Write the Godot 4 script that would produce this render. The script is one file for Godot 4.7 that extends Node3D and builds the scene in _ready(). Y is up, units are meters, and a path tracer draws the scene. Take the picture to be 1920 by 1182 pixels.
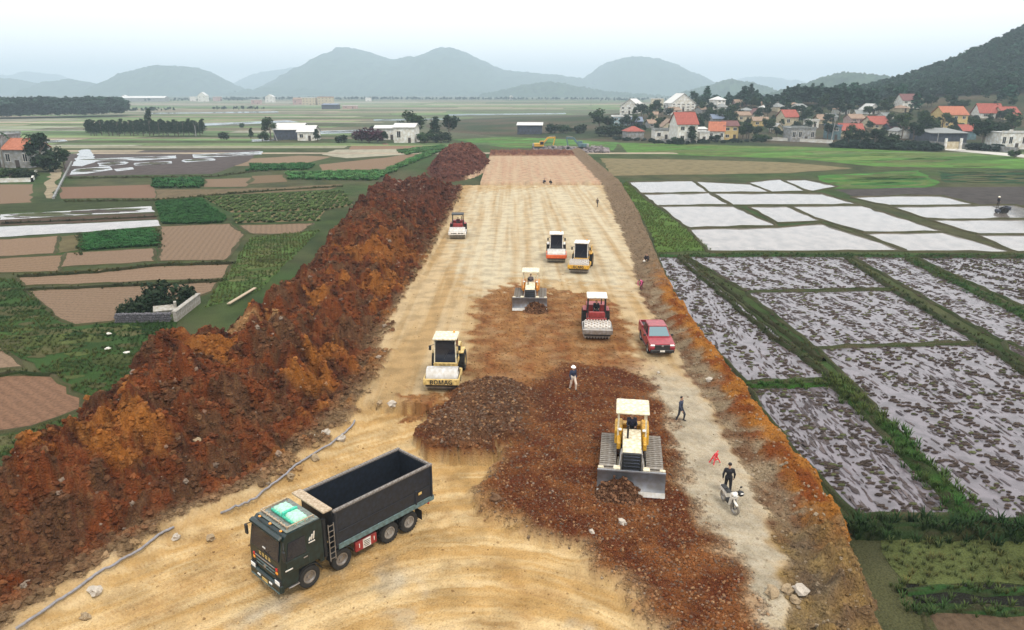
extends Node3D
# An earthworks site seen from the air: a raised road bed between rice paddies, plant at work, a village and hills behind.
# The camera stands 19 m above the road bed (y = 0) and looks along -z; fields lie at FY.

const F := 1371.0
const CAM := Vector3(0, 19, 0)
const PITCH := 17.0
const FY := -0.9

var rng := RandomNumberGenerator.new()
var nz := FastNoiseLite.new()
var nf := FastNoiseLite.new()
var names := {}
var mats := {}
var texs := {}

func _ready() -> void:
	rng.seed = 7
	nz.seed = 3; nz.frequency = 1.0; nz.noise_type = FastNoiseLite.TYPE_SIMPLEX_SMOOTH; nz.fractal_type = FastNoiseLite.FRACTAL_NONE
	nf.seed = 11; nf.frequency = 1.0; nf.noise_type = FastNoiseLite.TYPE_SIMPLEX_SMOOTH; nf.fractal_octaves = 4
	setup_view()
	make_materials()
	build_ground()
	build_site()
	build_fields()
	build_hills()
	build_village()
	build_trees()
	build_plant()
	build_people()
	build_details()

func setup_view() -> void:
	var cam := Camera3D.new()
	cam.name = "camera"
	cam.position = CAM
	cam.rotation_degrees = Vector3(-PITCH, 0, 0)
	cam.fov = rad_to_deg(2.0 * atan(591.0 / F))
	cam.near = 0.5
	cam.far = 20000.0
	add_child(cam)
	cam.current = true
	var sm := ProceduralSkyMaterial.new()
	sm.sky_top_color = lin(1.32, 1.32, 1.32)
	sm.sky_horizon_color = lin(0.91, 0.895, 0.88)
	sm.sky_curve = 0.3
	sm.ground_horizon_color = Color(0.80, 0.84, 0.87)
	sm.ground_bottom_color = Color(0.35, 0.33, 0.28)
	sm.sky_energy_multiplier = 1.0
	var sky := Sky.new()
	sky.sky_material = sm
	var env := Environment.new()
	env.background_mode = Environment.BG_SKY
	env.sky = sky
	env.background_energy_multiplier = 1.0
	env.tonemap_mode = Environment.TONE_MAPPER_LINEAR
	env.tonemap_exposure = 1.6
	env.fog_enabled = true
	env.fog_density = 0.00029
	env.fog_light_color = Color(0.85, 0.94, 1.0)
	env.sdfgi_enabled = true
	env.ssao_enabled = true
	env.ssil_enabled = true
	var we := WorldEnvironment.new()
	we.name = "environment"
	we.environment = env
	add_child(we)
	var sun := DirectionalLight3D.new()
	sun.name = "sun"
	sun.light_energy = 0.5
	sun.light_color = Color(1.0, 0.97, 0.92)
	sun.light_angular_distance = 14.0
	sun.shadow_enabled = true
	sun.rotation_degrees = Vector3(-58, 32, 0)
	add_child(sun)

# ---------------------------------------------------------------- places
func ray(px: float, py: float) -> Vector3:
	var a := deg_to_rad(PITCH)
	var dx := (px - 960.0) / F
	var dy := -(py - 591.0) / F
	return Vector3(dx, dy * cos(a) - sin(a), -cos(a) - dy * sin(a))

func P(px: float, py: float, y := 0.0) -> Vector3:
	var r := ray(px, py)
	return CAM + r * ((y - CAM.y) / r.y)

func hill_main(x: float, z: float) -> float:
	return 118.0 * exp(-pow((x - 560.0) / 186.0, 2) - pow((z + 600.0) / 150.0, 2))

func hill_h(x: float, z: float) -> float:
	var h := hill_main(x, z)
	h += 13.0 * exp(-pow((x - 165.0) / 115.0, 2) - pow((z + 480.0) / 110.0, 2))
	h += 9.0 * exp(-pow((x - 300.0) / 80.0, 2) - pow((z + 440.0) / 70.0, 2))
	return h

func land(x: float, z: float) -> float:
	return FY + maxf(0.0, hill_h(x, z) - 0.35)

# where a pixel's line of sight meets the land (plain, village rise, wooded hill)
func PT(px: float, py: float) -> Vector3:
	var r := ray(px, py)
	var t := 30.0
	while t < 1800.0:
		var p := CAM + r * t
		if p.y < land(p.x, p.z):
			break
		t *= 1.004
	var lo := t / 1.004
	for k in 12:
		var m := (lo + t) * 0.5
		var p := CAM + r * m
		if p.y < land(p.x, p.z):
			t = m
		else:
			lo = m
	var q := CAM + r * t
	return Vector3(q.x, land(q.x, q.z), q.z)

func depth_of(p: Vector3) -> float:
	var a := deg_to_rad(PITCH)
	return (p - CAM).dot(Vector3(0, -sin(a), -cos(a)))

# ---------------------------------------------------------------- naming
func numbered(n: String) -> String:
	if not names.has(n):
		names[n] = 0
		return n
	names[n] += 1
	return "%s_%03d" % [n, names[n]]

func meta(o: Node, label := "", category := "", group := "", kind := "") -> Node:
	if label: o.set_meta("label", label)
	if category: o.set_meta("category", category)
	if group: o.set_meta("group", group)
	if kind: o.set_meta("kind", kind)
	return o

func thing(called: String, at: Vector3, yaw: float, label: String, category: String, group := "") -> Node3D:
	var o := Node3D.new()
	o.name = numbered(called)
	add_child(o)
	o.position = at
	o.rotation.y = yaw
	meta(o, label, category, group)
	return o

func put(mesh: Mesh, m: Material, called: String, parent: Node = null) -> MeshInstance3D:
	var o := MeshInstance3D.new()
	o.mesh = mesh
	o.material_override = m
	o.cast_shadow = GeometryInstance3D.SHADOW_CASTING_SETTING_ON
	if parent == null:
		o.name = numbered(called)
		add_child(o)
	else:
		o.name = called
		parent.add_child(o, true)
	return o

func struct(mesh: Mesh, m: Material, called: String) -> MeshInstance3D:
	var o := put(mesh, m, called)
	o.set_meta("kind", "structure")
	return o

func scatter(called: String, mesh: Mesh, m: Material, xs: Array, cols: PackedColorArray, parent: Node = null) -> MultiMeshInstance3D:
	var mm := MultiMesh.new()
	mm.transform_format = MultiMesh.TRANSFORM_3D
	mm.use_colors = true
	mm.mesh = mesh
	mm.instance_count = xs.size()
	for i in xs.size():
		mm.set_instance_transform(i, xs[i])
		mm.set_instance_color(i, cols[i])
	var o := MultiMeshInstance3D.new()
	o.multimesh = mm
	o.material_override = m
	o.set_meta("kind", "stuff")
	if parent == null:
		o.name = numbered(called)
		add_child(o)
	else:
		o.name = called
		parent.add_child(o, true)
	return o

# ---------------------------------------------------------------- mesh builder
class MB:
	var st := SurfaceTool.new()
	var xf := Transform3D()
	var g := 1
	func _init() -> void:
		st.begin(Mesh.PRIMITIVE_TRIANGLES)
	func flat() -> void:
		st.set_smooth_group(-1)
	func smooth() -> void:
		g += 1
		st.set_smooth_group(g)
	func col(c: Color) -> void:
		st.set_color(c)
	func tri(a: Vector3, b: Vector3, c: Vector3, inside: Vector3) -> void:
		var n := (a - c).cross(a - b)
		if n.dot((a + b + c) / 3.0 - inside) < 0.0:
			var t := b
			b = c
			c = t
		st.add_vertex(xf * a); st.add_vertex(xf * b); st.add_vertex(xf * c)
	func quad(a: Vector3, b: Vector3, c: Vector3, d: Vector3, inside: Vector3) -> void:
		tri(a, b, c, inside); tri(a, c, d, inside)
	func hexa(p: Array) -> void:   # 0-3 bottom ring, 4-7 top ring
		flat()
		var c := Vector3.ZERO
		for v in p: c += v
		c /= 8.0
		quad(p[0], p[1], p[2], p[3], c); quad(p[4], p[5], p[6], p[7], c)
		for i in 4:
			var j := (i + 1) % 4
			quad(p[i], p[j], p[j + 4], p[i + 4], c)
	func box(c: Vector3, s: Vector3, rot := Basis(), bev := 0.0) -> void:
		flat()
		var h := s * 0.5
		if bev <= 0.0:
			var p := []
			for q in [Vector3(-1, -1, -1), Vector3(1, -1, -1), Vector3(1, -1, 1), Vector3(-1, -1, 1), Vector3(-1, 1, -1), Vector3(1, 1, -1), Vector3(1, 1, 1), Vector3(-1, 1, 1)]:
				p.append(c + rot * (q * h))
			hexa(p)
			return
		bev = minf(bev, minf(h.x, minf(h.y, h.z)) * 0.9)
		var ax := [Vector3(1, 0, 0), Vector3(0, 1, 0), Vector3(0, 0, 1)]
		# v(sign, axis): corner pulled in on the two other axes
		var v := func(sg: Vector3, k: int) -> Vector3:
			var q := sg * (h - Vector3.ONE * bev)
			q[k] = sg[k] * h[k]
			return c + rot * q
		for k in 3:
			var i := (k + 1) % 3
			var j := (k + 2) % 3
			for s1 in [-1.0, 1.0]:
				var ring := []
				for e in [[-1, -1], [1, -1], [1, 1], [-1, 1]]:
					var sg := Vector3.ZERO
					sg[k] = s1; sg[i] = e[0]; sg[j] = e[1]
					ring.append(v.call(sg, k))
				quad(ring[0], ring[1], ring[2], ring[3], c)
			for e in [[-1, -1], [1, -1], [1, 1], [-1, 1]]:   # edges along axis k between faces i and j
				var lo := Vector3.ZERO
				lo[k] = -1; lo[i] = e[0]; lo[j] = e[1]
				var hi := lo
				hi[k] = 1
				quad(v.call(lo, i), v.call(hi, i), v.call(hi, j), v.call(lo, j), c)
		for x in [-1.0, 1.0]:
			for y in [-1.0, 1.0]:
				for z in [-1.0, 1.0]:
					var sg := Vector3(x, y, z)
					tri(v.call(sg, 0), v.call(sg, 1), v.call(sg, 2), c)
	func bar(a: Vector3, b: Vector3, w: float, h: float, bev := 0.0) -> void:
		var d := (b - a)
		var up := Vector3.UP if absf(d.normalized().y) < 0.95 else Vector3.FORWARD
		var x := d.cross(up).normalized()
		var y := x.cross(d).normalized()
		box((a + b) * 0.5, Vector3(w, h, d.length()), Basis(x, y, -d.normalized()), bev)
	func tube(pts: Array, radii: Array, n := 8, caps := true) -> void:
		var rings := []
		for i in pts.size():
			var d: Vector3 = (pts[mini(i + 1, pts.size() - 1)] - pts[maxi(i - 1, 0)]).normalized()
			var up := Vector3.UP if absf(d.y) < 0.9 else Vector3.RIGHT
			var x := d.cross(up).normalized()
			var y := x.cross(d)
			var ring := []
			for k in n:
				var a := TAU * k / n
				ring.append(pts[i] + (x * cos(a) + y * sin(a)) * radii[i])
			rings.append(ring)
		smooth()
		for i in pts.size() - 1:
			var c: Vector3 = (pts[i] + pts[i + 1]) * 0.5
			for k in n:
				var l := (k + 1) % n
				quad(rings[i][k], rings[i][l], rings[i + 1][l], rings[i + 1][k], c)
		if caps:
			flat()
			for e in [0, pts.size() - 1]:
				var o: Vector3 = pts[1] if e == 0 else pts[e - 1]
				for k in range(1, n - 1):
					tri(rings[e][0], rings[e][k], rings[e][k + 1], o)
	func cyl(a: Vector3, b: Vector3, ra: float, rb := -1.0, n := 16, caps := true) -> void:
		tube([a, b], [ra, ra if rb < 0.0 else rb], n, caps)
	func lathe(c: Vector3, axis: Vector3, prof: Array, n := 24) -> void:   # prof: [along, radius]; faces away from the ring's core
		var up := Vector3.UP if absf(axis.y) < 0.9 else Vector3.RIGHT
		var x := axis.cross(up).normalized()
		var y := x.cross(axis).normalized()
		for s in prof.size() - 1:
			smooth()
			var p0: Vector2 = prof[s]
			var p1: Vector2 = prof[s + 1]
			var nrm := Vector2(p1.y - p0.y, -(p1.x - p0.x))   # right of travel
			for k in n:
				var a0 := TAU * k / n
				var a1 := TAU * (k + 1) / n
				var r0 := x * cos(a0) + y * sin(a0)
				var r1 := x * cos(a1) + y * sin(a1)
				var rm := (r0 + r1) * 0.5
				var q := [c + axis * p0.x + r0 * p0.y, c + axis * p0.x + r1 * p0.y, c + axis * p1.x + r1 * p1.y, c + axis * p1.x + r0 * p1.y]
				var mid: Vector3 = c + axis * (p0.x + p1.x) * 0.5 + rm * (p0.y + p1.y) * 0.5
				quad(q[0], q[1], q[2], q[3], mid + (axis * nrm.x + rm * nrm.y).normalized() * 0.5)
	func prism(poly: PackedVector2Array, x0: float, x1: float, sh0 := 0.0) -> void:   # outline in (z, y), extruded along x
		flat()
		var idx := Geometry2D.triangulate_polygon(poly)
		for e in [[x0, 1.0], [x1, -1.0]]:
			var off := Vector3(e[1] * signf(x1 - x0), 0, 0)
			for t in range(0, idx.size(), 3):
				var q := []
				for k in 3:
					var p := poly[idx[t + k]]
					q.append(Vector3(e[0], p.y, p.x))
				tri(q[0], q[1], q[2], (q[0] + q[1] + q[2]) / 3.0 + off)
		var cw := Geometry2D.is_polygon_clockwise(poly)
		for i in poly.size():
			var a := poly[i]
			var b := poly[(i + 1) % poly.size()]
			var nn := Vector2(b.y - a.y, -(b.x - a.x))
			if cw: nn = -nn
			var mid := Vector3((x0 + x1) * 0.5, (a.y + b.y) * 0.5, (a.x + b.x) * 0.5)
			quad(Vector3(x0, a.y, a.x), Vector3(x1, a.y, a.x), Vector3(x1, b.y, b.x), Vector3(x0, b.y, b.x), mid - Vector3(0, nn.y, nn.x))
	func prism_z(poly: PackedVector2Array, z0: float, z1: float) -> void:   # outline in (x, y), extruded along z
		var keep := xf
		xf = xf * Transform3D(Basis(Vector3(0, 0, -1), Vector3(0, 1, 0), Vector3(1, 0, 0)), Vector3.ZERO)
		var q := PackedVector2Array()
		for p in poly: q.append(Vector2(p.x, p.y))
		prism(q, -z1, -z0)
		xf = keep
	func sphere(c: Vector3, r: Vector3, n := 12, m := 8) -> void:
		smooth()
		for j in m:
			var t0 := PI * j / m
			var t1 := PI * (j + 1) / m
			for i in n:
				var a0 := TAU * i / n
				var a1 := TAU * (i + 1) / n
				var f := func(t: float, a: float) -> Vector3:
					return c + Vector3(sin(t) * cos(a), cos(t), sin(t) * sin(a)) * r
				if j > 0: tri(f.call(t0, a0), f.call(t0, a1), f.call(t1, a1), c)
				if j < m - 1: tri(f.call(t0, a0), f.call(t1, a1), f.call(t1, a0), c)
	func done() -> ArrayMesh:
		st.generate_normals()
		return st.commit()

# ---------------------------------------------------------------- materials
func lin(r: float, g: float, b: float) -> Color:
	return Color(r, g, b).linear_to_srgb()

func ntex(key: String, seed_: int, freq: float, lo: float, hi: float, size := 512, oct := 5, normal := 0.0, kind := FastNoiseLite.TYPE_SIMPLEX_SMOOTH) -> NoiseTexture2D:
	if texs.has(key): return texs[key]
	var n := FastNoiseLite.new()
	n.seed = seed_; n.frequency = freq; n.noise_type = kind; n.fractal_octaves = oct
	var t := NoiseTexture2D.new()
	t.width = size; t.height = size; t.seamless = true; t.noise = n
	if normal > 0.0:
		t.as_normal_map = true
		t.bump_strength = normal
	else:
		var gr := Gradient.new()
		gr.offsets = PackedFloat32Array([0.15, 0.85])
		gr.colors = PackedColorArray([(Color(lo, lo * 0.9, lo * 0.76) if key.begins_with("worn") else Color(lo, lo, lo)).linear_to_srgb(), Color(hi, hi, hi).linear_to_srgb()])
		t.color_ramp = gr
	texs[key] = t
	return t

func mat(key: String, c := Color.WHITE, rough := 0.8, metal := 0.0) -> StandardMaterial3D:
	if mats.has(key): return mats[key]
	var m := StandardMaterial3D.new()
	m.resource_name = key
	m.albedo_color = c
	m.roughness = rough
	m.metallic = metal
	mats[key] = m
	return m

# paint, steel, plaster: a colour with a soft mottling of its own and a little grain
func worn(key: String, c: Color, rough := 0.6, metal := 0.0, period := 1.6, lo := 0.72) -> StandardMaterial3D:
	if mats.has(key): return mats[key]
	var m := mat(key, c, rough, metal)
	m.albedo_texture = ntex("worn%d" % int(lo * 100), 21, 0.012, lo, 1.0, 256)
	m.uv1_triplanar = true
	m.uv1_scale = Vector3.ONE / period
	return m

func soil(key: String, period: float, period2: float, bump: float, lo := 0.55, rough := 0.95) -> StandardMaterial3D:
	var m := mat(key, Color.WHITE, rough)
	m.vertex_color_use_as_albedo = true
	m.albedo_texture = ntex("grain%d" % int(lo * 100), 5, 0.035, lo, 1.25, 512, 5)
	m.uv1_triplanar = true; m.uv1_world_triplanar = true
	m.uv1_scale = Vector3.ONE / period
	m.detail_enabled = true
	m.detail_blend_mode = BaseMaterial3D.BLEND_MODE_MUL
	m.detail_albedo = ntex("broad", 9, 0.012, 0.72, 1.15, 512, 5)
	m.detail_uv_layer = BaseMaterial3D.DETAIL_UV_2
	m.uv2_triplanar = true; m.uv2_world_triplanar = true
	m.uv2_scale = Vector3.ONE / period2
	m.heightmap_enabled = bump > 0.0
	m.heightmap_texture = ntex("lumps", 31, 0.03, 0.0, 1.0, 512, 5)
	m.heightmap_scale = bump
	m.metallic_specular = 0.2
	return m

func leafy(key: String) -> StandardMaterial3D:
	var m := mat(key, Color.WHITE, 0.85)
	m.vertex_color_use_as_albedo = true
	m.backlight_enabled = true
	m.backlight = Color(0.12, 0.15, 0.08)
	m.metallic_specular = 0.25
	m.cull_mode = BaseMaterial3D.CULL_DISABLED
	return m

func make_materials() -> void:
	soil("road_soil", 2.3, 13.0, 4.0, 0.76)
	soil("gravel_soil", 1.9, 9.0, 8.0, 0.5)
	soil("heap_soil", 2.3, 11.0, 9.0, 0.5)
	soil("field_soil", 3.1, 21.0, 5.0, 0.68)
	soil("grass_soil", 2.3, 29.0, 4.0, 0.55)
	soil("far_soil", 60.0, 210.0, 0.0, 0.75)
	soil("stone", 0.9, 2.1, 1.0, 0.65)
	leafy("leaf"); leafy("grass_blade")
	var w := mat("water_bright", lin(0.20, 0.175, 0.16), 0.07)
	w.metallic_specular = 0.5
	w.albedo_texture = ntex("silt", 46, 0.02, 0.5, 1.25, 512, 5)
	w.uv1_triplanar = true; w.uv1_world_triplanar = true; w.uv1_scale = Vector3(1.0 / 23.0, 1.0 / 23.0, 1.0 / 40.0)
	w = mat("water_mud", lin(0.125, 0.108, 0.122), 0.1)
	w.metallic_specular = 0.42
	w.albedo_texture = ntex("mudpatch", 44, 0.02, 0.55, 1.2, 512, 5)
	w.uv1_triplanar = true; w.uv1_world_triplanar = true; w.uv1_scale = Vector3.ONE / 14.0
	w.roughness_texture = ntex("mudrough", 45, 0.03, 0.5, 1.0, 512, 4)
	w.roughness = 0.28
	worn("rubber", lin(0.018, 0.017, 0.016), 0.9, 0.0, 0.7, 0.6)
	worn("black", lin(0.012, 0.013, 0.015), 0.6, 0.0, 1.1, 0.72)
	worn("roof_dust", lin(0.17, 0.20, 0.19), 0.7, 0.0, 0.7, 0.6)
	worn("rail_dust", lin(0.22, 0.20, 0.19), 0.8, 0.0, 0.35, 0.35)
	worn("steel", lin(0.33, 0.32, 0.32), 0.45, 0.7, 1.3, 0.72)
	worn("track_steel", lin(0.30, 0.28, 0.26), 0.75, 0.2, 0.8, 0.6)
	mat("glass_dark", lin(0.010, 0.013, 0.022), 0.06).metallic_specular = 0.5
	mat("lamp_glass", lin(0.75, 0.76, 0.74), 0.12)
	mat("amber", lin(0.75, 0.28, 0.03), 0.25)
	mat("red_lamp", lin(0.5, 0.02, 0.02), 0.25)
	worn("cream", lin(0.70, 0.65, 0.50), 0.6, 0.0, 0.9, 0.6)
	worn("white_paint", lin(0.68, 0.67, 0.65), 0.5, 0.0, 1.1, 0.72)
	worn("yellow_paint", lin(0.66, 0.37, 0.03), 0.5, 0.0, 0.9, 0.5)
	worn("pale_yellow", lin(0.68, 0.50, 0.19), 0.55, 0.0, 0.9, 0.5)
	worn("orange_paint", lin(0.66, 0.12, 0.03), 0.45, 0.0, 1.4, 0.72)
	worn("truck_green", lin(0.007, 0.022, 0.023), 0.35, 0.0, 1.0, 0.45)
	worn("box_blue", lin(0.011, 0.016, 0.028), 0.5, 0.0, 0.9, 0.45)
	worn("dusty_rail", lin(0.10, 0.16, 0.17), 0.7, 0.0, 0.9, 0.6)
	worn("red_paint", lin(0.30, 0.016, 0.032), 0.3, 0.0, 1.2, 0.6)
	worn("dark_red", lin(0.28, 0.03, 0.03), 0.5, 0.0, 1.2, 0.72)
	worn("wood", lin(0.42, 0.34, 0.25), 0.8, 0.0, 0.5, 0.6)
	var skin := mat("body", Color.WHITE, 0.8)
	skin.vertex_color_use_as_albedo = true

# ---------------------------------------------------------------- ground and earthworks
func ss(a: float, b: float, x: float) -> float:
	return smoothstep(a, b, x)

func build_ground() -> void:
	var st := SurfaceTool.new()
	st.begin(Mesh.PRIMITIVE_TRIANGLES)
	var zs := [40.0]
	var z := 0.0
	while z > -9000.0:
		zs.append(z)
		z -= maxf(4.0, -z * 0.045)
	var cols := 150
	var base := 0
	var pts := []
	for i in zs.size():
		var d := absf(minf(zs[i], -30.0))
		var half := 70.0 + d * 1.4
		for j in cols + 1:
			var u := float(j) / cols * 2.0 - 1.0
			var x := u * half
			var a := nf.get_noise_2d(x * 0.03, zs[i] * 0.03)
			var b := nf.get_noise_2d(x * 0.12 + 40.0, zs[i] * 0.12)
			var g := Color(0.042, 0.072, 0.020)
			g = g.lerp(Color(0.085, 0.072, 0.04), clampf(0.5 + a * 1.6, 0, 1) * 0.75)
			g = g.lerp(Color(0.018, 0.034, 0.011), clampf(b * 1.8, 0, 1) * 0.8)
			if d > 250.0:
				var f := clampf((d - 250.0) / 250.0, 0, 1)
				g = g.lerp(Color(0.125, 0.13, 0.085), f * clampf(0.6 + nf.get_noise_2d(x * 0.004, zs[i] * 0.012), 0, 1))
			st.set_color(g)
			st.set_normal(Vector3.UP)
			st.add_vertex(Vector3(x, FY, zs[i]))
	var w := cols + 1
	for i in zs.size() - 1:
		for j in cols:
			var k := i * w + j
			for q in [k, k + w, k + 1, k + 1, k + w, k + w + 1]:
				st.add_index(q)
	struct(st.commit(), mats["grass_soil"], "ground")

const NXC := 523
const X0 := -34.0
const DX := 0.115
const D0 := 14.5
const RATIO := 1.0052
var ND := 0
var rowd := PackedFloat32Array()
var hgt := PackedFloat32Array()
var zone := PackedByteArray()
var low_m := PackedFloat32Array()
var gra_m := PackedFloat32Array()
var brown_m := PackedByteArray()

func px_line(a: Array, y: float) -> PackedVector2Array:   # pixels -> (d, x), sorted by distance
	var r := []
	for i in range(0, a.size(), 2):
		var p := P(a[i], a[i + 1], y)
		r.append(Vector2(-p.z, p.x))
	r.sort_custom(func(u, v): return u.x < v.x)
	return PackedVector2Array(r)

func at_d(l: PackedVector2Array, d: float) -> float:
	if d <= l[0].x: return l[0].y
	for i in l.size() - 1:
		if d <= l[i + 1].x:
			return lerpf(l[i].y, l[i + 1].y, (d - l[i].x) / (l[i + 1].x - l[i].x))
	return l[l.size() - 1].y

func px_poly(a: Array, y: float) -> PackedVector2Array:   # pixels -> (x, d)
	var r := PackedVector2Array()
	for i in range(0, a.size(), 2):
		var p := P(a[i], a[i + 1], y)
		r.append(Vector2(p.x, -p.z))
	return r

func crossings(poly: PackedVector2Array) -> Array:
	var out := []
	for i in ND:
		var d := rowd[i]
		var xs := []
		for k in poly.size():
			var a := poly[k]
			var b := poly[(k + 1) % poly.size()]
			if (a.y <= d) != (b.y <= d):
				xs.append(a.x + (b.x - a.x) * (d - a.y) / (b.y - a.y))
		xs.sort()
		out.append(PackedFloat32Array(xs))
	return out

# 0 outside, 1 inside, soft over w metres; wobble moves the edge about
func inside(cr: Array, i: int, x: float, w: float, wob: float, wob2: float) -> float:
	var ii := clampi(i + int(wob2 * 5.0), 0, ND - 1)
	var xs: PackedFloat32Array = cr[ii]
	if xs.is_empty(): return 0.0
	x += wob
	var best := -1e9
	for k in range(0, xs.size() - 1, 2):
		best = maxf(best, minf(x - xs[k], xs[k + 1] - x))
	return clampf(best / w + 0.5, 0.0, 1.0)

func row_of(d: float) -> float:
	return log(d / D0) / log(RATIO)

func site_h(x: float, d: float) -> float:
	var fi := clampf(row_of(d), 0.0, ND - 1.01)
	var fj := clampf((x - X0) / DX, 0.0, NXC - 1.01)
	var i := int(fi)
	var j := int(fj)
	var a := fi - i
	var b := fj - j
	var k := i * NXC + j
	return lerpf(lerpf(hgt[k], hgt[k + 1], b), lerpf(hgt[k + NXC], hgt[k + NXC + 1], b), a)

func site_zone(x: float, d: float) -> int:
	var i := clampi(int(row_of(d) + 0.5), 0, ND - 1)
	var j := clampi(int((x - X0) / DX + 0.5), 0, NXC - 1)
	return zone[i * NXC + j]

func on_site(px: float, py: float) -> Vector3:   # a pixel's line of sight down to the earthworks
	var y := 0.0
	var p := P(px, py, y)
	for k in 6:
		y = site_h(p.x, -p.z)
		p = P(px, py, y)
	return p

func rut(buf: PackedFloat32Array, a: Array, y: float, width: float, gap: float, val: float) -> PackedFloat32Array:
	var c := Curve2D.new()
	for i in range(0, a.size(), 2):
		var p := P(a[i], a[i + 1], y)
		var q := Vector2(p.x, -p.z)
		var i0 := maxi(i - 2, 0)
		var i1 := mini(i + 2, a.size() - 2)
		var p0 := P(a[i0], a[i0 + 1], y)
		var p1 := P(a[i1], a[i1 + 1], y)
		var t := Vector2(p1.x - p0.x, -(p1.z - p0.z)) * 0.17
		c.add_point(q, -t, t)
	var len := c.get_baked_length()
	var s := 0.0
	while s < len:
		var q := c.sample_baked(s)
		var q2 := c.sample_baked(minf(s + 0.3, len))
		var n := (q2 - q).normalized().orthogonal()
		for side in ([-1.0, 1.0] if gap > 0.0 else [0.0]):
			var e: Vector2 = q + n * side * gap * 0.5
			var f := nz.get_noise_2d(s * 0.25 + side * 31.0, a[0] * 0.7)
			if f < -0.25: continue
			var i0 := int(row_of(maxf(e.y - width, D0)))
			var i1 := int(row_of(maxf(e.y + width, D0))) + 1
			var j0 := int((e.x - width - X0) / DX)
			var j1 := int((e.x + width - X0) / DX) + 1
			for i in range(maxi(i0, 0), mini(i1 + 1, ND)):
				for j in range(maxi(j0, 0), mini(j1 + 1, NXC)):
					var dd := Vector2(X0 + j * DX, rowd[i]).distance_to(e)
					if dd < width:
						var k := i * NXC + j
						var v := val * (0.55 + 0.45 * f) * (1.0 - ss(width * 0.45, width, dd))
						if absf(v) > absf(buf[k]): buf[k] = v
		s += 0.12
	return buf

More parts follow.
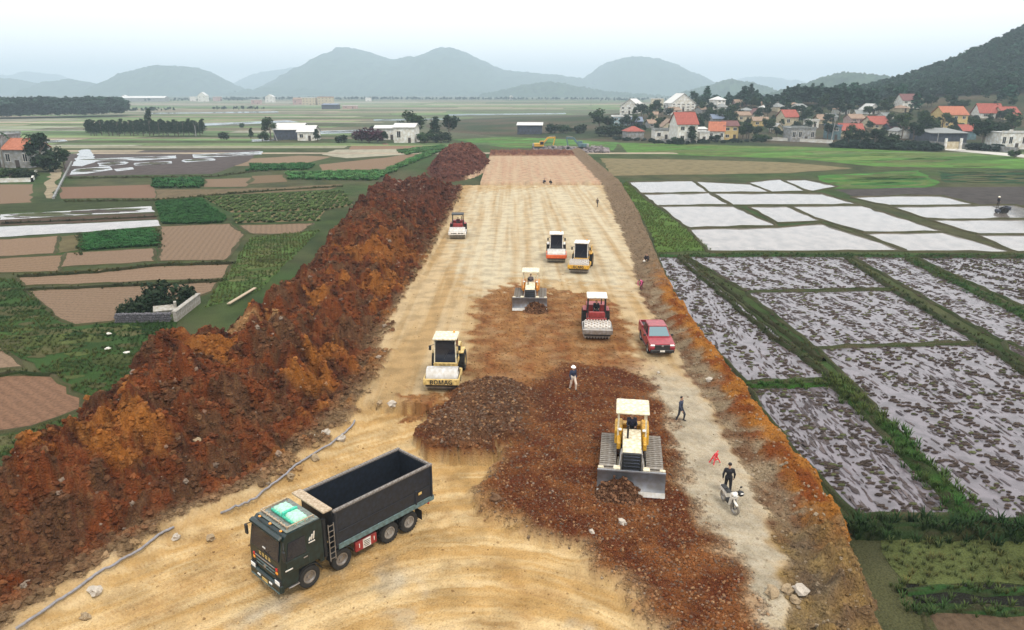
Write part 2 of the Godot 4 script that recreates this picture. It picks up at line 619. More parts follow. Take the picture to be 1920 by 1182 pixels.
func build_site() -> void:
	var d := D0
	while d < 262.0:
		rowd.append(d)
		d *= RATIO
	ND = rowd.size()
	hgt.resize(ND * NXC); zone.resize(ND * NXC); low_m.resize(ND * NXC); gra_m.resize(ND * NXC); brown_m.resize(ND * NXC)
	# lines along the road: foot of the spoil heap, its far shoulder, road edge, foot of the outer bank
	var lr := px_line([0, 1215, 40, 1170, 200, 1075, 330, 985, 480, 925, 560, 880, 660, 790, 700, 740, 728, 690, 728, 640, 745, 600, 775, 540, 800, 500, 825, 450, 840, 420, 862, 375, 868, 352], -0.4)
	var ls := PackedVector2Array([Vector2(14, -23.5), Vector2(30, -23.7), Vector2(37, -23.6), Vector2(42, -24.0), Vector2(51, -23.6), Vector2(57, -21.8), Vector2(63, -20.6), Vector2(72, -20.6), Vector2(85, -21.2), Vector2(120, -23.6), Vector2(138, -24.6), Vector2(150, -23.0), Vector2(160, -20.0)])
	var hc := PackedVector2Array([Vector2(14, 2.3), Vector2(30, 2.4), Vector2(42, 2.5), Vector2(51, 2.5), Vector2(58, 1.7), Vector2(70, 1.6), Vector2(85, 2.5), Vector2(110, 2.9), Vector2(134, 3.0), Vector2(144, 2.7), Vector2(151, 1.0), Vector2(158, -0.2), Vector2(162, -0.4)])
	var le := px_line([1130, 345, 1150, 400, 1185, 480, 1198, 540, 1228, 600, 1268, 660, 1305, 720, 1345, 790, 1385, 860, 1430, 950, 1468, 1040, 1478, 1110, 1470, 1182], 0.0)
	var lb := px_line([1165, 345, 1200, 400, 1228, 470, 1246, 515, 1285, 580, 1330, 650, 1392, 722, 1440, 795, 1500, 870, 1560, 940, 1592, 1000, 1625, 1080, 1655, 1182], FY)
	var c_low := crossings(px_poly([600, 838, 655, 790, 690, 766, 760, 772, 838, 770, 800, 840, 850, 864, 905, 860, 968, 837, 905, 915, 925, 955, 1000, 1000, 1090, 1022, 1110, 1060, 1160, 1090, 1200, 1125, 1235, 1170, 1300, 1420, -600, 1420, -100, 1240, 40, 1172, 200, 1077, 330, 987, 480, 927], -0.5))
	var c_gra := crossings(px_poly([968, 836, 905, 915, 925, 955, 1000, 1000, 1090, 1022, 1110, 1060, 1160, 1090, 1200, 1125, 1235, 1170, 1260, 1260, 1500, 1260, 1430, 1182, 1395, 1100, 1330, 1015, 1290, 940, 1262, 860, 1250, 780, 1205, 715, 1150, 700, 1060, 690, 985, 742, 995, 800], -0.4))
	var c_mnd := crossings(px_poly([793, 830, 825, 790, 868, 742, 930, 726, 985, 742, 995, 785, 965, 832, 900, 858, 850, 863], -0.4))
	var c_brn := crossings(px_poly([735, 768, 740, 735, 800, 742, 868, 722, 882, 640, 892, 562, 960, 530, 1030, 545, 1090, 545, 1150, 565, 1185, 620, 1208, 690, 1252, 780, 1270, 850, 1000, 800, 980, 745, 870, 745, 838, 768], 0.0))
	var c_pale := crossings(px_poly([905, 560, 850, 500, 880, 360, 1120, 345, 1150, 400, 1185, 480, 1190, 560, 1130, 535, 1060, 525, 960, 520], 0.0))
	var ruts := PackedFloat32Array()
	ruts.resize(ND * NXC)
	for a in [[120, 1200, 330, 1080, 560, 1000, 720, 940, 800, 860, 780, 800], [200, 1200, 420, 1100, 640, 1020, 800, 930, 890, 870, 950, 850], [60, 1260, 360, 1140, 640, 1060, 780, 1000, 860, 930, 880, 880], [500, 1185, 700, 1090, 830, 1000, 900, 930], [330, 1182, 600, 1120, 900, 1060, 1080, 1050], [620, 1182, 800, 1110, 960, 1085, 1150, 1110], [760, 990, 900, 985, 1050, 1040, 1190, 1130], [700, 1010, 840, 1030, 1010, 1080, 1180, 1160], [680, 850, 740, 800, 790, 775], [640, 870, 700, 810, 730, 775], [420, 1182, 640, 1090, 860, 1030, 1000, 1020], [900, 1182, 980, 1130, 1090, 1100], [860, 1182, 1000, 1140, 1180, 1170]]:
		ruts = rut(ruts, a, -0.7, 0.27, 1.8, 1.0)
	for a in [[1250, 1010, 1300, 1005], [1255, 985, 1310, 980], [1245, 960, 1295, 955], [1262, 1032, 1318, 1030], [1270, 1056, 1322, 1054], [1230, 690, 1275, 690], [1225, 704, 1270, 706]]:
		ruts = rut(ruts, a, 0.0, 0.3, 0.0, 1.0)
	for a in [[1330, 740, 1350, 860, 1390, 960, 1430, 1080], [1230, 690, 1290, 800, 1320, 900, 1370, 1060], [1195, 560, 1240, 640, 1300, 720], [1010, 600, 1090, 560, 1150, 590, 1200, 680, 1235, 740], [1120, 555, 1170, 600, 1215, 690], [935, 300, 985, 318, 1060, 305, 1080, 297], [920, 335, 975, 318, 1040, 303, 1070, 296], [905, 320, 930, 300, 960, 305, 985, 330]]:
		ruts = rut(ruts, a, 0.0, 0.42, 1.9, 0.8)
	var trail := PackedFloat32Array()
	trail.resize(ND * NXC)
	trail = rut(trail, [335, 604, 400, 584, 470, 574, 540, 570, 620, 560], 2.7, 1.5, 0.0, 1.0)
	var V := PackedVector3Array()
	var C := PackedColorArray()
	V.resize(ND * NXC); C.resize(ND * NXC)
	var sub_a := Vector2(0.83, 0.56)
	for i in ND:
		d = rowd[i]
		var r := at_d(lr, d)
		var s := at_d(ls, d)
		var top := at_d(hc, d)
		var e := at_d(le, d)
		var b := at_d(lb, d)
		var pad := ss(160.5, 163.0, d) * (1.0 - ss(228.0, 233.0, d))
		for j in NXC:
			var x := X0 + j * DX
			var k := i * NXC + j
			var w1 := nf.get_noise_2d(x * 0.45, d * 0.45)
			var w2 := nf.get_noise_2d(x * 0.45 + 77.0, d * 0.45)
			var fine := nf.get_noise_2d(x * 2.6, d * 2.6)
			var big := nf.get_noise_2d(x * 0.11 + 9.0, d * 0.11)
			var lo := inside(c_low, i, x, 1.8, w1 * 0.7, w2 * 0.6)
			var gr := inside(c_gra, i, x, 1.1, w1 * 0.9, w2 * 0.7)
			var mn := inside(c_mnd, i, x, 2.6, w1 * 0.9, w2)
			if mn > 0.22: gr = 1.0
			var br := inside(c_brn, i, x, 0.8, w1 * 1.6, w2 * 2.0)
			var pl := inside(c_pale, i, x, 3.0, w1 * 2.2, w2 * 3.0)
			low_m[k] = lo; gra_m[k] = gr
			var ru := ruts[k]
			# height of the road bed
			var y := -0.7 * lo * (1.0 - gr)
			y += fine * 0.022 + w1 * 0.03
			y -= maxf(ru, 0.0) * (0.085 if lo > 0.5 else 0.06)
			var zn := 0
			# colour of the road bed
			var lane := nf.get_noise_2d(x * 0.62, d * 0.018) + 0.14 * nz.get_noise_2d(x * 2.6, d * 0.012)
			var fx := x + 1.7
			var psi := d + 0.06 * (fx * fx if absf(fx) < 6.5 else 42.25 + (absf(fx) - 6.5) * 13.0) + w1 * 0.25
			var str_ := nf.get_noise_2d(x * 0.06 + 5.0, psi * 0.75)
			var thin := nz.get_noise_2d(x * 0.1, psi * 2.6) + 0.6 * nz.get_noise_2d(x * 0.22 + 70.0, psi * 5.5)
			y -= lo * 0.022 * thin
			var c := Color(0.54, 0.36, 0.17).lerp(Color(0.66, 0.49, 0.28), clampf(0.5 + lane * 1.7, 0, 1))
			c = c.lerp(Color(0.72, 0.61, 0.42), pl * clampf(0.8 + lane * 0.9 + w1 * 0.15, 0, 1))
			if lo > 0.02:
				var q := Color(0.62, 0.385, 0.15).lerp(Color(0.84, 0.61, 0.32), clampf(0.45 + str_ * 1.4 + thin * 0.55, 0, 1))
				q = q.lerp(Color(0.42, 0.22, 0.065), clampf((big + w1 * 0.5 + str_ * 0.6 + thin * 0.35 - 0.2) * 2.2, 0, 1) * 0.7)
				q = q.lerp(Color(0.62, 0.52, 0.37), clampf((-big + w2 * 0.5 - 0.25) * 2.0, 0, 1) * ss(30.0, 25.0, d))
				c = c.lerp(q, lo)
			var bc := Color(0.26, 0.098, 0.033).lerp(Color(0.36, 0.175, 0.065), clampf(0.45 + w1 * 0.8 + lane * 1.2, 0, 1))
			c = c.lerp(bc * (1.0 + 0.5 * fine), br * clampf(0.92 + w2 * 0.5 + lane * 0.3, 0, 1))
			if br > 0.6: brown_m[k] = 1
			# stony pale track beside the fill
			var path := ss(e - 5.2, e - 4.0, x + w1 * 1.2) * ss(e + 0.4, e - 0.6, x + w2 * 0.8) * ss(52.0, 44.0, d + w1 * 3.0) * (1.0 - gr)
			c = c.lerp(Color(0.50, 0.41, 0.28).lerp(Color(0.60, 0.52, 0.39), clampf(0.5 + fine, 0, 1)), path)
			if gr > 0.5 or (gr > 0.1 and fine > 0.0):
				zn = 1
			if gr > 0.0:
				var lump := absf(nf.get_noise_2d(x * 1.1, d * 1.1))
				y += gr * (0.10 * lump + 0.05 * fine)
				y += ss(0.1, 1.0, mn) * 0.85 * (0.8 + w2 * 0.5)
				var gc := Color(0.185, 0.055, 0.020).lerp(Color(0.33, 0.125, 0.042), clampf(0.4 + w1 * 1.4 + big + fine * 0.8, 0, 1))
				gc = gc.lerp(Color(0.15, 0.085, 0.05), clampf(mn * 1.2, 0, 1) * 0.7)
				c = c.lerp(gc, gr)
			# cut between the two halves of the site, second pad and the berm behind it
			if d > 150.0:
				var cut := ss(156.5, 158.0, d + w1) * (1.0 - ss(161.0, 163.0, d + w2))
				y -= cut * 1.1
				var pc := Color(0.58, 0.37, 0.24).lerp(Color(0.62, 0.46, 0.30), clampf(0.5 + w1 + lane, 0, 1))
				c = c.lerp(pc, pad)
				var berm := ss(229.0, 236.0, d + w1 * 2.0) * (1.0 - ss(246.0, 258.0, d))
				y += berm * (0.9 + w1 * 0.9) - ss(238.0, 260.0, d) * 1.5
				c = c.lerp(Color(0.17, 0.06, 0.045).lerp(Color(0.26, 0.12, 0.07), clampf(0.5 + w1, 0, 1)), ss(228.0, 232.0, d + w1 * 2.0))
				if berm > 0.3: zn = 3
			# outer bank
			if x > e - 0.6:
				var t := (x - e) / maxf(b - e, 0.5)
				var tt := t + w1 * 0.12
				var lump := absf(nf.get_noise_2d(x * 0.8 + 11.0, d * 0.5))
				var prof := -0.12 * ss(-0.05, 0.12, tt) * (1.0 - ss(0.12, 0.4, tt)) + (0.35 + 0.5 * lump) * ss(0.25, 0.62, tt)
				var yb := lerpf(prof, FY - 0.42, ss(0.72, 1.06, tt)) + 0.12 * w2 * ss(0.0, 0.2, t) + 0.05 * fine
				yb += ss(33.0, 28.0, d) * ss(0.1, 0.3, t) * (absf(nf.get_noise_2d(x * 0.55 + 4.0, d * 0.55)) * 1.3 - 0.25) * (1.0 - ss(0.7, 1.0, tt))
				yb = lerpf(yb, FY - 0.6, ss(1.0, 1.25, t))
				y = lerpf(y, yb, ss(-0.04, 0.06, tt))
				var inner := Color(0.40, 0.30, 0.19).lerp(Color(0.22, 0.115, 0.06), clampf(0.5 + w2 * 1.4, 0, 1))
				var och := Color(0.50, 0.205, 0.04).lerp(Color(0.27, 0.075, 0.018), clampf(0.42 + w1 * 1.8, 0, 1))
				var bk := inner.lerp(och, ss(0.3, 0.55, tt + w2 * 0.2))
				bk = bk.lerp(Color(0.30, 0.21, 0.13), ss(66.0, 85.0, d + w1 * 8.0))
				bk = bk.lerp(Color(0.20, 0.14, 0.085).lerp(Color(0.36, 0.24, 0.09), clampf(0.5 + w1 * 1.5, 0, 1)), ss(31.0, 27.0, d + w2 * 3.0) * 0.85)
				c = c.lerp(bk, ss(-0.06, 0.04, tt + w2 * 0.15))
				if tt > 0.0: zn = 3
			# spoil heap along the other side
			if x < r + 1.0:
				var rise := pow(ss(-0.5, lerpf(11.0, 6.0, ss(30.0, 75.0, d)), r - x + w1 * 2.2), 0.8)
				var fall := ss(s - 3.4, s + 0.8, x + w2 * 1.2)
				var am := rise * fall
				var lumps := absf(nf.get_noise_2d(x * 0.2, d * 0.2 + 50.0))
				var bed := lerpf(y, FY - 0.5, ss(0.0, 3.5, r - x))
				var tl := top + (lumps - 0.25) * 3.0 + nz.get_noise_2d(x * 0.12, d * 0.09) * 0.9 + w1 * 0.45 + absf(nf.get_noise_2d(x * 0.7, d * 0.7)) * 0.45 - 0.1 + fine * 0.08
				if top < 0.0: tl = minf(tl, bed + 0.1)
				y = lerpf(bed, tl, am)
				var hcx := Color(0.215, 0.060, 0.020).lerp(Color(0.070, 0.024, 0.014), clampf(0.40 + w2 * 1.9 + fine * 0.3, 0, 1))
				hcx = hcx.lerp(Color(0.40, 0.145, 0.03), clampf((big * 1.6 + w1 * 0.5 + fine * 0.15 - 0.22) * 2.6, 0, 1) * ss(110.0, 70.0, d) * 0.85)
				hcx = hcx.lerp(Color(0.15, 0.07, 0.035), clampf((w2 - big * 1.5 - 0.2) * 2.0, 0, 1))
				hcx = hcx.lerp(Color(0.52, 0.30, 0.13), clampf(trail[k] * 1.3 + fine * 0.5, 0, 1) * 0.75)
				hcx = hcx.lerp(Color(0.130, 0.048, 0.035), ss(95.0, 130.0, d) * 0.6)
				hcx = hcx.lerp(Color(0.33, 0.22, 0.12), (1.0 - ss(0.06, 0.3, am)) * ss(s + 2.0, r - 1.0, x) * 0.7)
				c = c.lerp(hcx, ss(0.0, 0.6, r - x + w1 * 1.1))
				if r - x + w1 * 1.1 > 0.3: zn = 2
			# second heap behind the cut
			if d > 155.0 and x < 2.0:
				var ex := (x + 14.5) / 9.5
				var ez := (d - 212.0) / (46.0 if d < 212.0 else 30.0)
				var m2 := 1.0 - ss(0.25, 1.05, sqrt(ex * ex + ez * ez) + w1 * 0.12)
				var y2 := FY - 0.5 + m2 * (5.6 + w1 * 1.0 + w2 * 0.4)
				if x < -24.0: y = minf(y, y2)
				if m2 > 0.02:
					y = maxf(y, y2) if x > -7.0 else lerpf(y, y2, ss(157.0, 164.0, d))
					if y2 > -0.3:
						c = Color(0.13, 0.042, 0.030).lerp(Color(0.21, 0.085, 0.055), clampf(0.45 + w1 * 1.5, 0, 1))
						zn = 4
				elif x < -7.0 and d > 160.0:
					y = minf(y, FY - 0.3)
			if x < X0 + 1.0 or d > 258.0: y = FY - 0.8
			hgt[k] = y
			zone[k] = zn
			V[k] = Vector3(x, y, -d)
			C[k] = c * (0.62 if zn < 2 else (0.70 if zn == 3 else 0.68))
	var N := PackedVector3Array()
	N.resize(ND * NXC)
	for i in ND:
		for j in NXC:
			var k := i * NXC + j
			var i0 := maxi(i - 1, 0) * NXC + j
			var i1 := mini(i + 1, ND - 1) * NXC + j
			var j0 := i * NXC + maxi(j - 1, 0)
			var j1 := i * NXC + mini(j + 1, NXC - 1)
			N[k] = (V[j1] - V[j0]).cross(V[i1] - V[i0]).normalized()
	var idx := []
	for q in 5: idx.append(PackedInt32Array())
	for i in ND - 1:
		for j in NXC - 1:
			var k := i * NXC + j
			if V[k].y < FY - 0.25 and V[k + 1].y < FY - 0.25 and V[k + NXC].y < FY - 0.25 and V[k + NXC + 1].y < FY - 0.25:
				continue
			idx[zone[k]].append_array(PackedInt32Array([k, k + NXC, k + 1, k + 1, k + NXC, k + NXC + 1]))
	var called := ["road", "gravel_fill_ground", "spoil_heap_terrain", "bank_terrain", "far_heap_terrain"]
	var used := ["road_soil", "gravel_soil", "heap_soil", "heap_soil", "heap_soil"]
	for q in 5:
		# keep only the vertices that this piece uses
		var remap := PackedInt32Array()
		remap.resize(ND * NXC)
		remap.fill(-1)
		var v := PackedVector3Array()
		var n := PackedVector3Array()
		var c := PackedColorArray()
		var ii := PackedInt32Array()
		for k in idx[q]:
			if remap[k] < 0:
				remap[k] = v.size()
				v.append(V[k]); n.append(N[k]); c.append(C[k])
			ii.append(remap[k])
		var arr := []
		arr.resize(Mesh.ARRAY_MAX)
		arr[Mesh.ARRAY_VERTEX] = v
		arr[Mesh.ARRAY_NORMAL] = n
		arr[Mesh.ARRAY_COLOR] = c
		arr[Mesh.ARRAY_INDEX] = ii
		var me := ArrayMesh.new()
		me.add_surface_from_arrays(Mesh.PRIMITIVE_TRIANGLES, arr)
		struct(me, mats[used[q]], called[q])
	build_stones(C)

func rock_mesh(seed_: int, rough := 0.35) -> ArrayMesh:
	var mb := MB.new()
	mb.col(Color.WHITE)
	var n := FastNoiseLite.new()
	n.seed = seed_; n.frequency = 0.9
	var vs := []
	var t := (1.0 + sqrt(5.0)) / 2.0
	for p in [Vector3(-1, t, 0), Vector3(1, t, 0), Vector3(-1, -t, 0), Vector3(1, -t, 0), Vector3(0, -1, t), Vector3(0, 1, t), Vector3(0, -1, -t), Vector3(0, 1, -t), Vector3(t, 0, -1), Vector3(t, 0, 1), Vector3(-t, 0, -1), Vector3(-t, 0, 1)]:
		vs.append(p.normalized())
	var fs := [[0, 11, 5], [0, 5, 1], [0, 1, 7], [0, 7, 10], [0, 10, 11], [1, 5, 9], [5, 11, 4], [11, 10, 2], [10, 7, 6], [7, 1, 8], [3, 9, 4], [3, 4, 2], [3, 2, 6], [3, 6, 8], [3, 8, 9], [4, 9, 5], [2, 4, 11], [6, 2, 10], [8, 6, 7], [9, 8, 1]]
	var sh := func(p: Vector3) -> Vector3:
		var q := p.normalized()
		return q * (0.5 * (1.0 + rough * n.get_noise_3dv(q * 1.6) * 2.2)) * Vector3(1.0, 0.72, 0.85)
	mb.flat()
	for f in fs:
		var a: Vector3 = vs[f[0]]
		var b: Vector3 = vs[f[1]]
		var c: Vector3 = vs[f[2]]
		for q in [[a, a + b, a + c], [a + b, b, b + c], [a + c, b + c, c], [a + b, b + c, a + c]]:
			mb.tri(sh.call(q[0]), sh.call(q[1]), sh.call(q[2]), Vector3.ZERO)
	return mb.done()

var rocks := []

func lump_xf(p: Vector3, s: float, sink := 0.3) -> Transform3D:
	var b := Basis.from_euler(Vector3(rng.randf_range(-0.5, 0.5), rng.randf() * TAU, rng.randf_range(-0.5, 0.5)))
	b = b.scaled(Vector3.ONE * s)
	return Transform3D(b, p + Vector3(0, s * (0.36 - sink), 0))

func mound_here(x: float, d: float) -> bool:
	return site_h(x, d) > 0.22

func build_stones(C: PackedColorArray) -> void:
	for k in 5: rocks.append(rock_mesh(100 + k, 0.4))
	var pale := Color(0.30, 0.25, 0.20)
	var sets := {"heap_clods": [[], PackedColorArray()], "gravel": [[], PackedColorArray()], "bank_rubble": [[], PackedColorArray()], "road_pebbles": [[], PackedColorArray()]}
	var tries := {2: 80000, 1: 110000, 3: 26000, 0: 42000, 4: 9000}
	var keys := {2: "heap_clods", 4: "heap_clods", 1: "gravel", 3: "bank_rubble", 0: "road_pebbles"}
	for zn in tries:
		var n: int = tries[zn]
		for q in n:
			var d := 18.0 * pow(8.6 if zn != 1 else 3.4, pow(rng.randf(), 0.8))
			var x := rng.randf_range(X0 + 1.0, 25.0)
			if zn == 1: x = rng.randf_range(-6.0, 15.0)
			if zn == 2: x = rng.randf_range(-28.0, -9.0)
			if zn == 3: x = rng.randf_range(9.0, 25.0)
			if zn == 4:
				d = rng.randf_range(160.0, 245.0)
				x = rng.randf_range(-26.0, -4.0)
			if zn == 0:
				x = rng.randf_range(-17.0, 14.0)
				d = 18.0 * pow(4.5, rng.randf())
			if site_zone(x, d) != zn: continue
			var y := site_h(x, d)
			if y < FY - 0.15: continue
			var i := clampi(int(row_of(d) + 0.5), 0, ND - 1)
			var j := clampi(int((x - X0) / DX + 0.5), 0, NXC - 1)
			var c := C[i * NXC + j]
			var sz := 0.07 + 0.16 * pow(rng.randf(), 3.0)
			if zn == 2 or zn == 4:
				sz = 0.06 + 0.36 * pow(rng.randf(), 6.0)
				if d > 60.0: sz *= 1.0 + (d - 60.0) / 70.0
			if zn == 1: sz = 0.04 + 0.12 * pow(rng.randf(), 4.0)
			if zn == 0: sz = 0.035 + 0.09 * pow(rng.randf(), 4.0)
			var v := rng.randf()
			var cc := c * rng.randf_range(0.65, 1.1)
			if v < 0.02 and zn != 4: cc = pale.lerp(c, rng.randf_range(0.2, 0.8))
			elif v < 0.10: cc = Color(c.r * 1.25, c.g * 1.25, c.b * 1.25)
			if zn == 1 and mound_here(x, d): sz *= 1.5
			if zn == 1 and v > 0.62 and v < 0.75: cc = Color(0.30, 0.17, 0.085).lerp(c, rng.randf() * 0.5)
			if zn == 1 and v > 0.75: cc = Color(0.13, 0.09, 0.065).lerp(c, rng.randf() * 0.7)
			if zn == 3 and v < 0.14: cc = Color(0.30, 0.24, 0.17).lerp(c, rng.randf() * 0.7)
			if zn == 0:
				var bw := brown_m[i * NXC + j] == 1
				if not bw and rng.randf() < 0.9: continue
				if bw: sz = 0.04 + 0.09 * pow(rng.randf(), 2.5)
				cc = c.lerp(Color(0.14, 0.075, 0.035), rng.randf() * 0.7) if rng.randf() < 0.7 else c * 1.35
			sets[keys[zn]][0].append(lump_xf(Vector3(x, y, -d), sz, 0.25))
			sets[keys[zn]][1].append(cc)
	for k in sets:
		var s: Array = sets[k]
		# two shapes for each kind
		for h in 2:
			var xs := []
			var cs := PackedColorArray()
			for q in range(h, s[0].size(), 2):
				xs.append(s[0][q]); cs.append(s[1][q])
			scatter(k, rocks[h * 2 + (1 if k == "gravel" else 0)], mats["stone"], xs, cs)

# ---------------------------------------------------------------- fields
var tuft_x := []
var tuft_c := PackedColorArray()
var crop_x := []
var crop_c := PackedColorArray()
var level := 0

func dense(poly: PackedVector2Array, step: float, jit: float) -> PackedVector2Array:
	var r := PackedVector2Array()
	for i in poly.size():
		var a := poly[i]
		var b := poly[(i + 1) % poly.size()]
		var n := maxi(1, int(a.distance_to(b) / step))
		for k in n:
			var p := a.lerp(b, float(k) / n)
			p += Vector2(nf.get_noise_2d(p.x * 0.4, p.y * 0.4), nf.get_noise_2d(p.x * 0.4 + 50.0, p.y * 0.4)) * jit
			r.append(p)
	return r

func sheet(poly: PackedVector2Array, y: float, c: Color, ang := 0.0) -> ArrayMesh:   # poly in (x, d)
	var st := SurfaceTool.new()
	st.begin(Mesh.PRIMITIVE_TRIANGLES)
	var idx := Geometry2D.triangulate_polygon(poly)
	var u := Vector2(cos(ang), sin(ang))
	for p in poly:
		st.set_color(c)
		st.set_normal(Vector3.UP)
		st.set_uv(Vector2(p.dot(u), p.dot(u.orthogonal())))
		st.add_vertex(Vector3(p.x, y, -p.y))
	for t in range(0, idx.size(), 3):
		var a := poly[idx[t]]
		var b := poly[idx[t + 1]]
		var q := poly[idx[t + 2]]
		var cw := (b - a).cross(q - a) > 0.0
		# seen from above with d = -z, clockwise in (x, d) is clockwise from +y
		for k in ([0, 2, 1] if cw else [0, 1, 2]):
			st.add_index(idx[t + k])
	return st.commit()

func furrow_mat(key: String, lo: float, hi: float, period: float, bump: float) -> StandardMaterial3D:
	if mats.has(key): return mats[key]
	if not texs.has("furrow"):
		var im := Image.create(256, 256, false, Image.FORMAT_RGB8)
		for y in 256:
			for x in 256:
				var v := 0.5 + 0.5 * sin(TAU * 4.0 * (x / 256.0) + nf.get_noise_2d(cos(TAU * y / 256.0) * 1.2, sin(TAU * y / 256.0) * 1.2) * 0.7)
				v = clampf(v * 0.75 + 0.25 * (0.5 + nz.get_noise_2d(x * 0.19, y * 0.11)), 0, 1)
				im.set_pixel(x, y, Color(v, v, v))
		texs["furrow"] = ImageTexture.create_from_image(im)
	var m := mat(key, Color.WHITE, 0.95)
	var g := Image.create(256, 256, false, Image.FORMAT_RGB8)
	var src: Image = texs["furrow"].get_image()
	for y in 256:
		for x in 256:
			var v := lerpf(lo, hi, src.get_pixel(x, y).r)
			g.set_pixel(x, y, Color(v, v, v).linear_to_srgb())
	m.albedo_texture = ImageTexture.create_from_image(g)
	m.vertex_color_use_as_albedo = true
	m.uv1_scale = Vector3(1.0 / period, 1.0 / period, 1)
	m.detail_enabled = true
	m.detail_blend_mode = BaseMaterial3D.BLEND_MODE_MUL
	m.detail_albedo = ntex("grain68", 5, 0.035, 0.68, 1.25, 512, 5)
	m.detail_uv_layer = BaseMaterial3D.DETAIL_UV_2
	m.uv2_triplanar = true; m.uv2_world_triplanar = true; m.uv2_scale = Vector3.ONE / 6.0
	m.heightmap_enabled = true
	m.heightmap_texture = texs["furrow"]
	m.heightmap_scale = bump
	m.metallic_specular = 0.2
	return m

func rim(poly: PackedVector2Array, w: float, h: float, c: Color) -> ArrayMesh:
	var st := SurfaceTool.new()
	st.begin(Mesh.PRIMITIVE_TRIANGLES)
	var n := poly.size()
	var cwf := 1.0 if Geometry2D.is_polygon_clockwise(poly) else -1.0
	for i in n + 1:
		var p := poly[i % n]
		var t := (poly[(i + 1) % n] - poly[(i + n - 1) % n]).normalized()
		var o := t.orthogonal() * cwf
		var v := nf.get_noise_2d(p.x * 0.7, p.y * 0.7)
		var ww := w * (1.0 + v * 0.7)
		for q in [[-1.0, -0.06], [-0.45, 0.8], [0.0, 1.0 + v], [0.45, 0.8], [1.0, -0.06]]:
			var e: Vector2 = p + o * q[0] * ww * 0.5
			var k := c.lerp(Color(0.10, 0.075, 0.05), clampf(0.3 + nf.get_noise_2d(p.x * 1.3 + q[0], p.y * 1.3) * 1.4, 0, 1) * 0.7)
			st.set_color(k)
			st.add_vertex(Vector3(e.x, FY + h * q[1], -e.y))
	for i in n:
		for k in 4:
			var a := i * 5 + k
			var f := [a, a + 1, a + 5, a + 1, a + 6, a + 5] if cwf > 0.0 else [a, a + 5, a + 1, a + 1, a + 5, a + 6]
			for q in f: st.add_index(q)
	st.generate_normals()
	return st.commit()

func dike(a: Array, w: float, h: float, c: Color, tufts := 0.0, th := 0.35) -> void:   # a bank along a line of pixels
	var pts := []
	for i in range(0, a.size(), 2):
		var p := P(a[i], a[i + 1], FY + h)
		pts.append(Vector2(p.x, -p.z))
	var line := PackedVector2Array()
	for i in pts.size() - 1:
		var n := maxi(1, int(pts[i].distance_to(pts[i + 1]) / 0.8))
		for k in n:
			var p: Vector2 = pts[i].lerp(pts[i + 1], float(k) / n)
			line.append(p + Vector2(nf.get_noise_2d(p.x * 0.3, p.y * 0.3), nf.get_noise_2d(p.x * 0.3 + 9.0, p.y * 0.3)) * 0.35)
	line.append(pts[pts.size() - 1])
	var st := SurfaceTool.new()
	st.begin(Mesh.PRIMITIVE_TRIANGLES)
	for i in line.size():
		var t := (line[mini(i + 1, line.size() - 1)] - line[maxi(i - 1, 0)]).normalized()
		var o := t.orthogonal()
		for q in 7:
			var u := q / 3.0 - 1.0
			var v := nf.get_noise_2d(line[i].x * 0.8 + u, line[i].y * 0.8)
			var e := line[i] + o * u * w * 0.5 * (1.0 + v * 0.35)
			st.set_color(c.lerp(Color(0.05, 0.042, 0.022), clampf(0.35 + v * 1.6, 0, 1)) * 0.75)
			st.add_vertex(Vector3(e.x, FY + h * (1.0 - pow(absf(u), 2.5)) * (1.0 + v * 0.6) - 0.05 * absf(u), -e.y))
			if tufts > 0.0 and rng.randf() < tufts:
				for z in 2:
					var pp := e + Vector2(rng.randf_range(-0.4, 0.4), rng.randf_range(-0.4, 0.4))
					tuft(Vector3(pp.x, FY + h * (1.0 - pow(absf(u), 2.5)) * 0.8, -pp.y), th * rng.randf_range(0.6, 1.3), c)
	for i in line.size() - 1:
		for k in 6:
			var b := i * 7 + k
			for q in [b, b + 7, b + 1, b + 1, b + 7, b + 8]: st.add_index(q)
	st.generate_normals()
	struct(st.commit(), mats["grass_soil"], "field_bank_terrain")

func tuft(p: Vector3, s: float, c: Color) -> void:
	tuft_x.append(Transform3D(Basis(Vector3.UP, rng.randf() * TAU).scaled(Vector3(s * 1.2, s, s * 1.2)), p))
	var f := rng.randf_range(0.8, 1.2)
	var v := clampf(0.5 + nf.get_noise_2d(p.x * 0.09 + 3.0, p.z * 0.09) * 1.9, 0.0, 1.0)
	var k := c.lerp(Color(0.12, 0.12, 0.035), v * 0.5) * 0.72
	tuft_c.append(Color(k.r * f * rng.randf_range(0.85, 1.25), k.g * f, k.b * f))

func tuft_mesh(blades: int, lean: float, wid: float, seed_: int) -> ArrayMesh:
	var r := RandomNumberGenerator.new()
	r.seed = seed_
	var st := SurfaceTool.new()
	st.begin(Mesh.PRIMITIVE_TRIANGLES)
	st.set_smooth_group(-1)
	for i in blades:
		var a := TAU * (i + r.randf()) / blades
		var o := Vector3(cos(a), 0, sin(a))
		var s := Vector3(-o.z, 0, o.x) * wid
		var h := r.randf_range(0.6, 1.0)
		var b := o * r.randf_range(0.0, 0.25)
		var m := b + o * lean * 0.35 + Vector3(0, h * 0.6, 0)
		var e := b + o * lean + Vector3(0, h, 0)
		var f := r.randf_range(0.92, 1.08)   # one tone for the whole blade, base to tip
		st.set_color(Color(f, f, f))
		for v in [b - s, m - s * 0.8, b + s, b + s, m - s * 0.8, m + s * 0.8, m - s * 0.8, e, m + s * 0.8]:
			st.add_vertex(v)
	st.generate_normals()
	return st.commit()

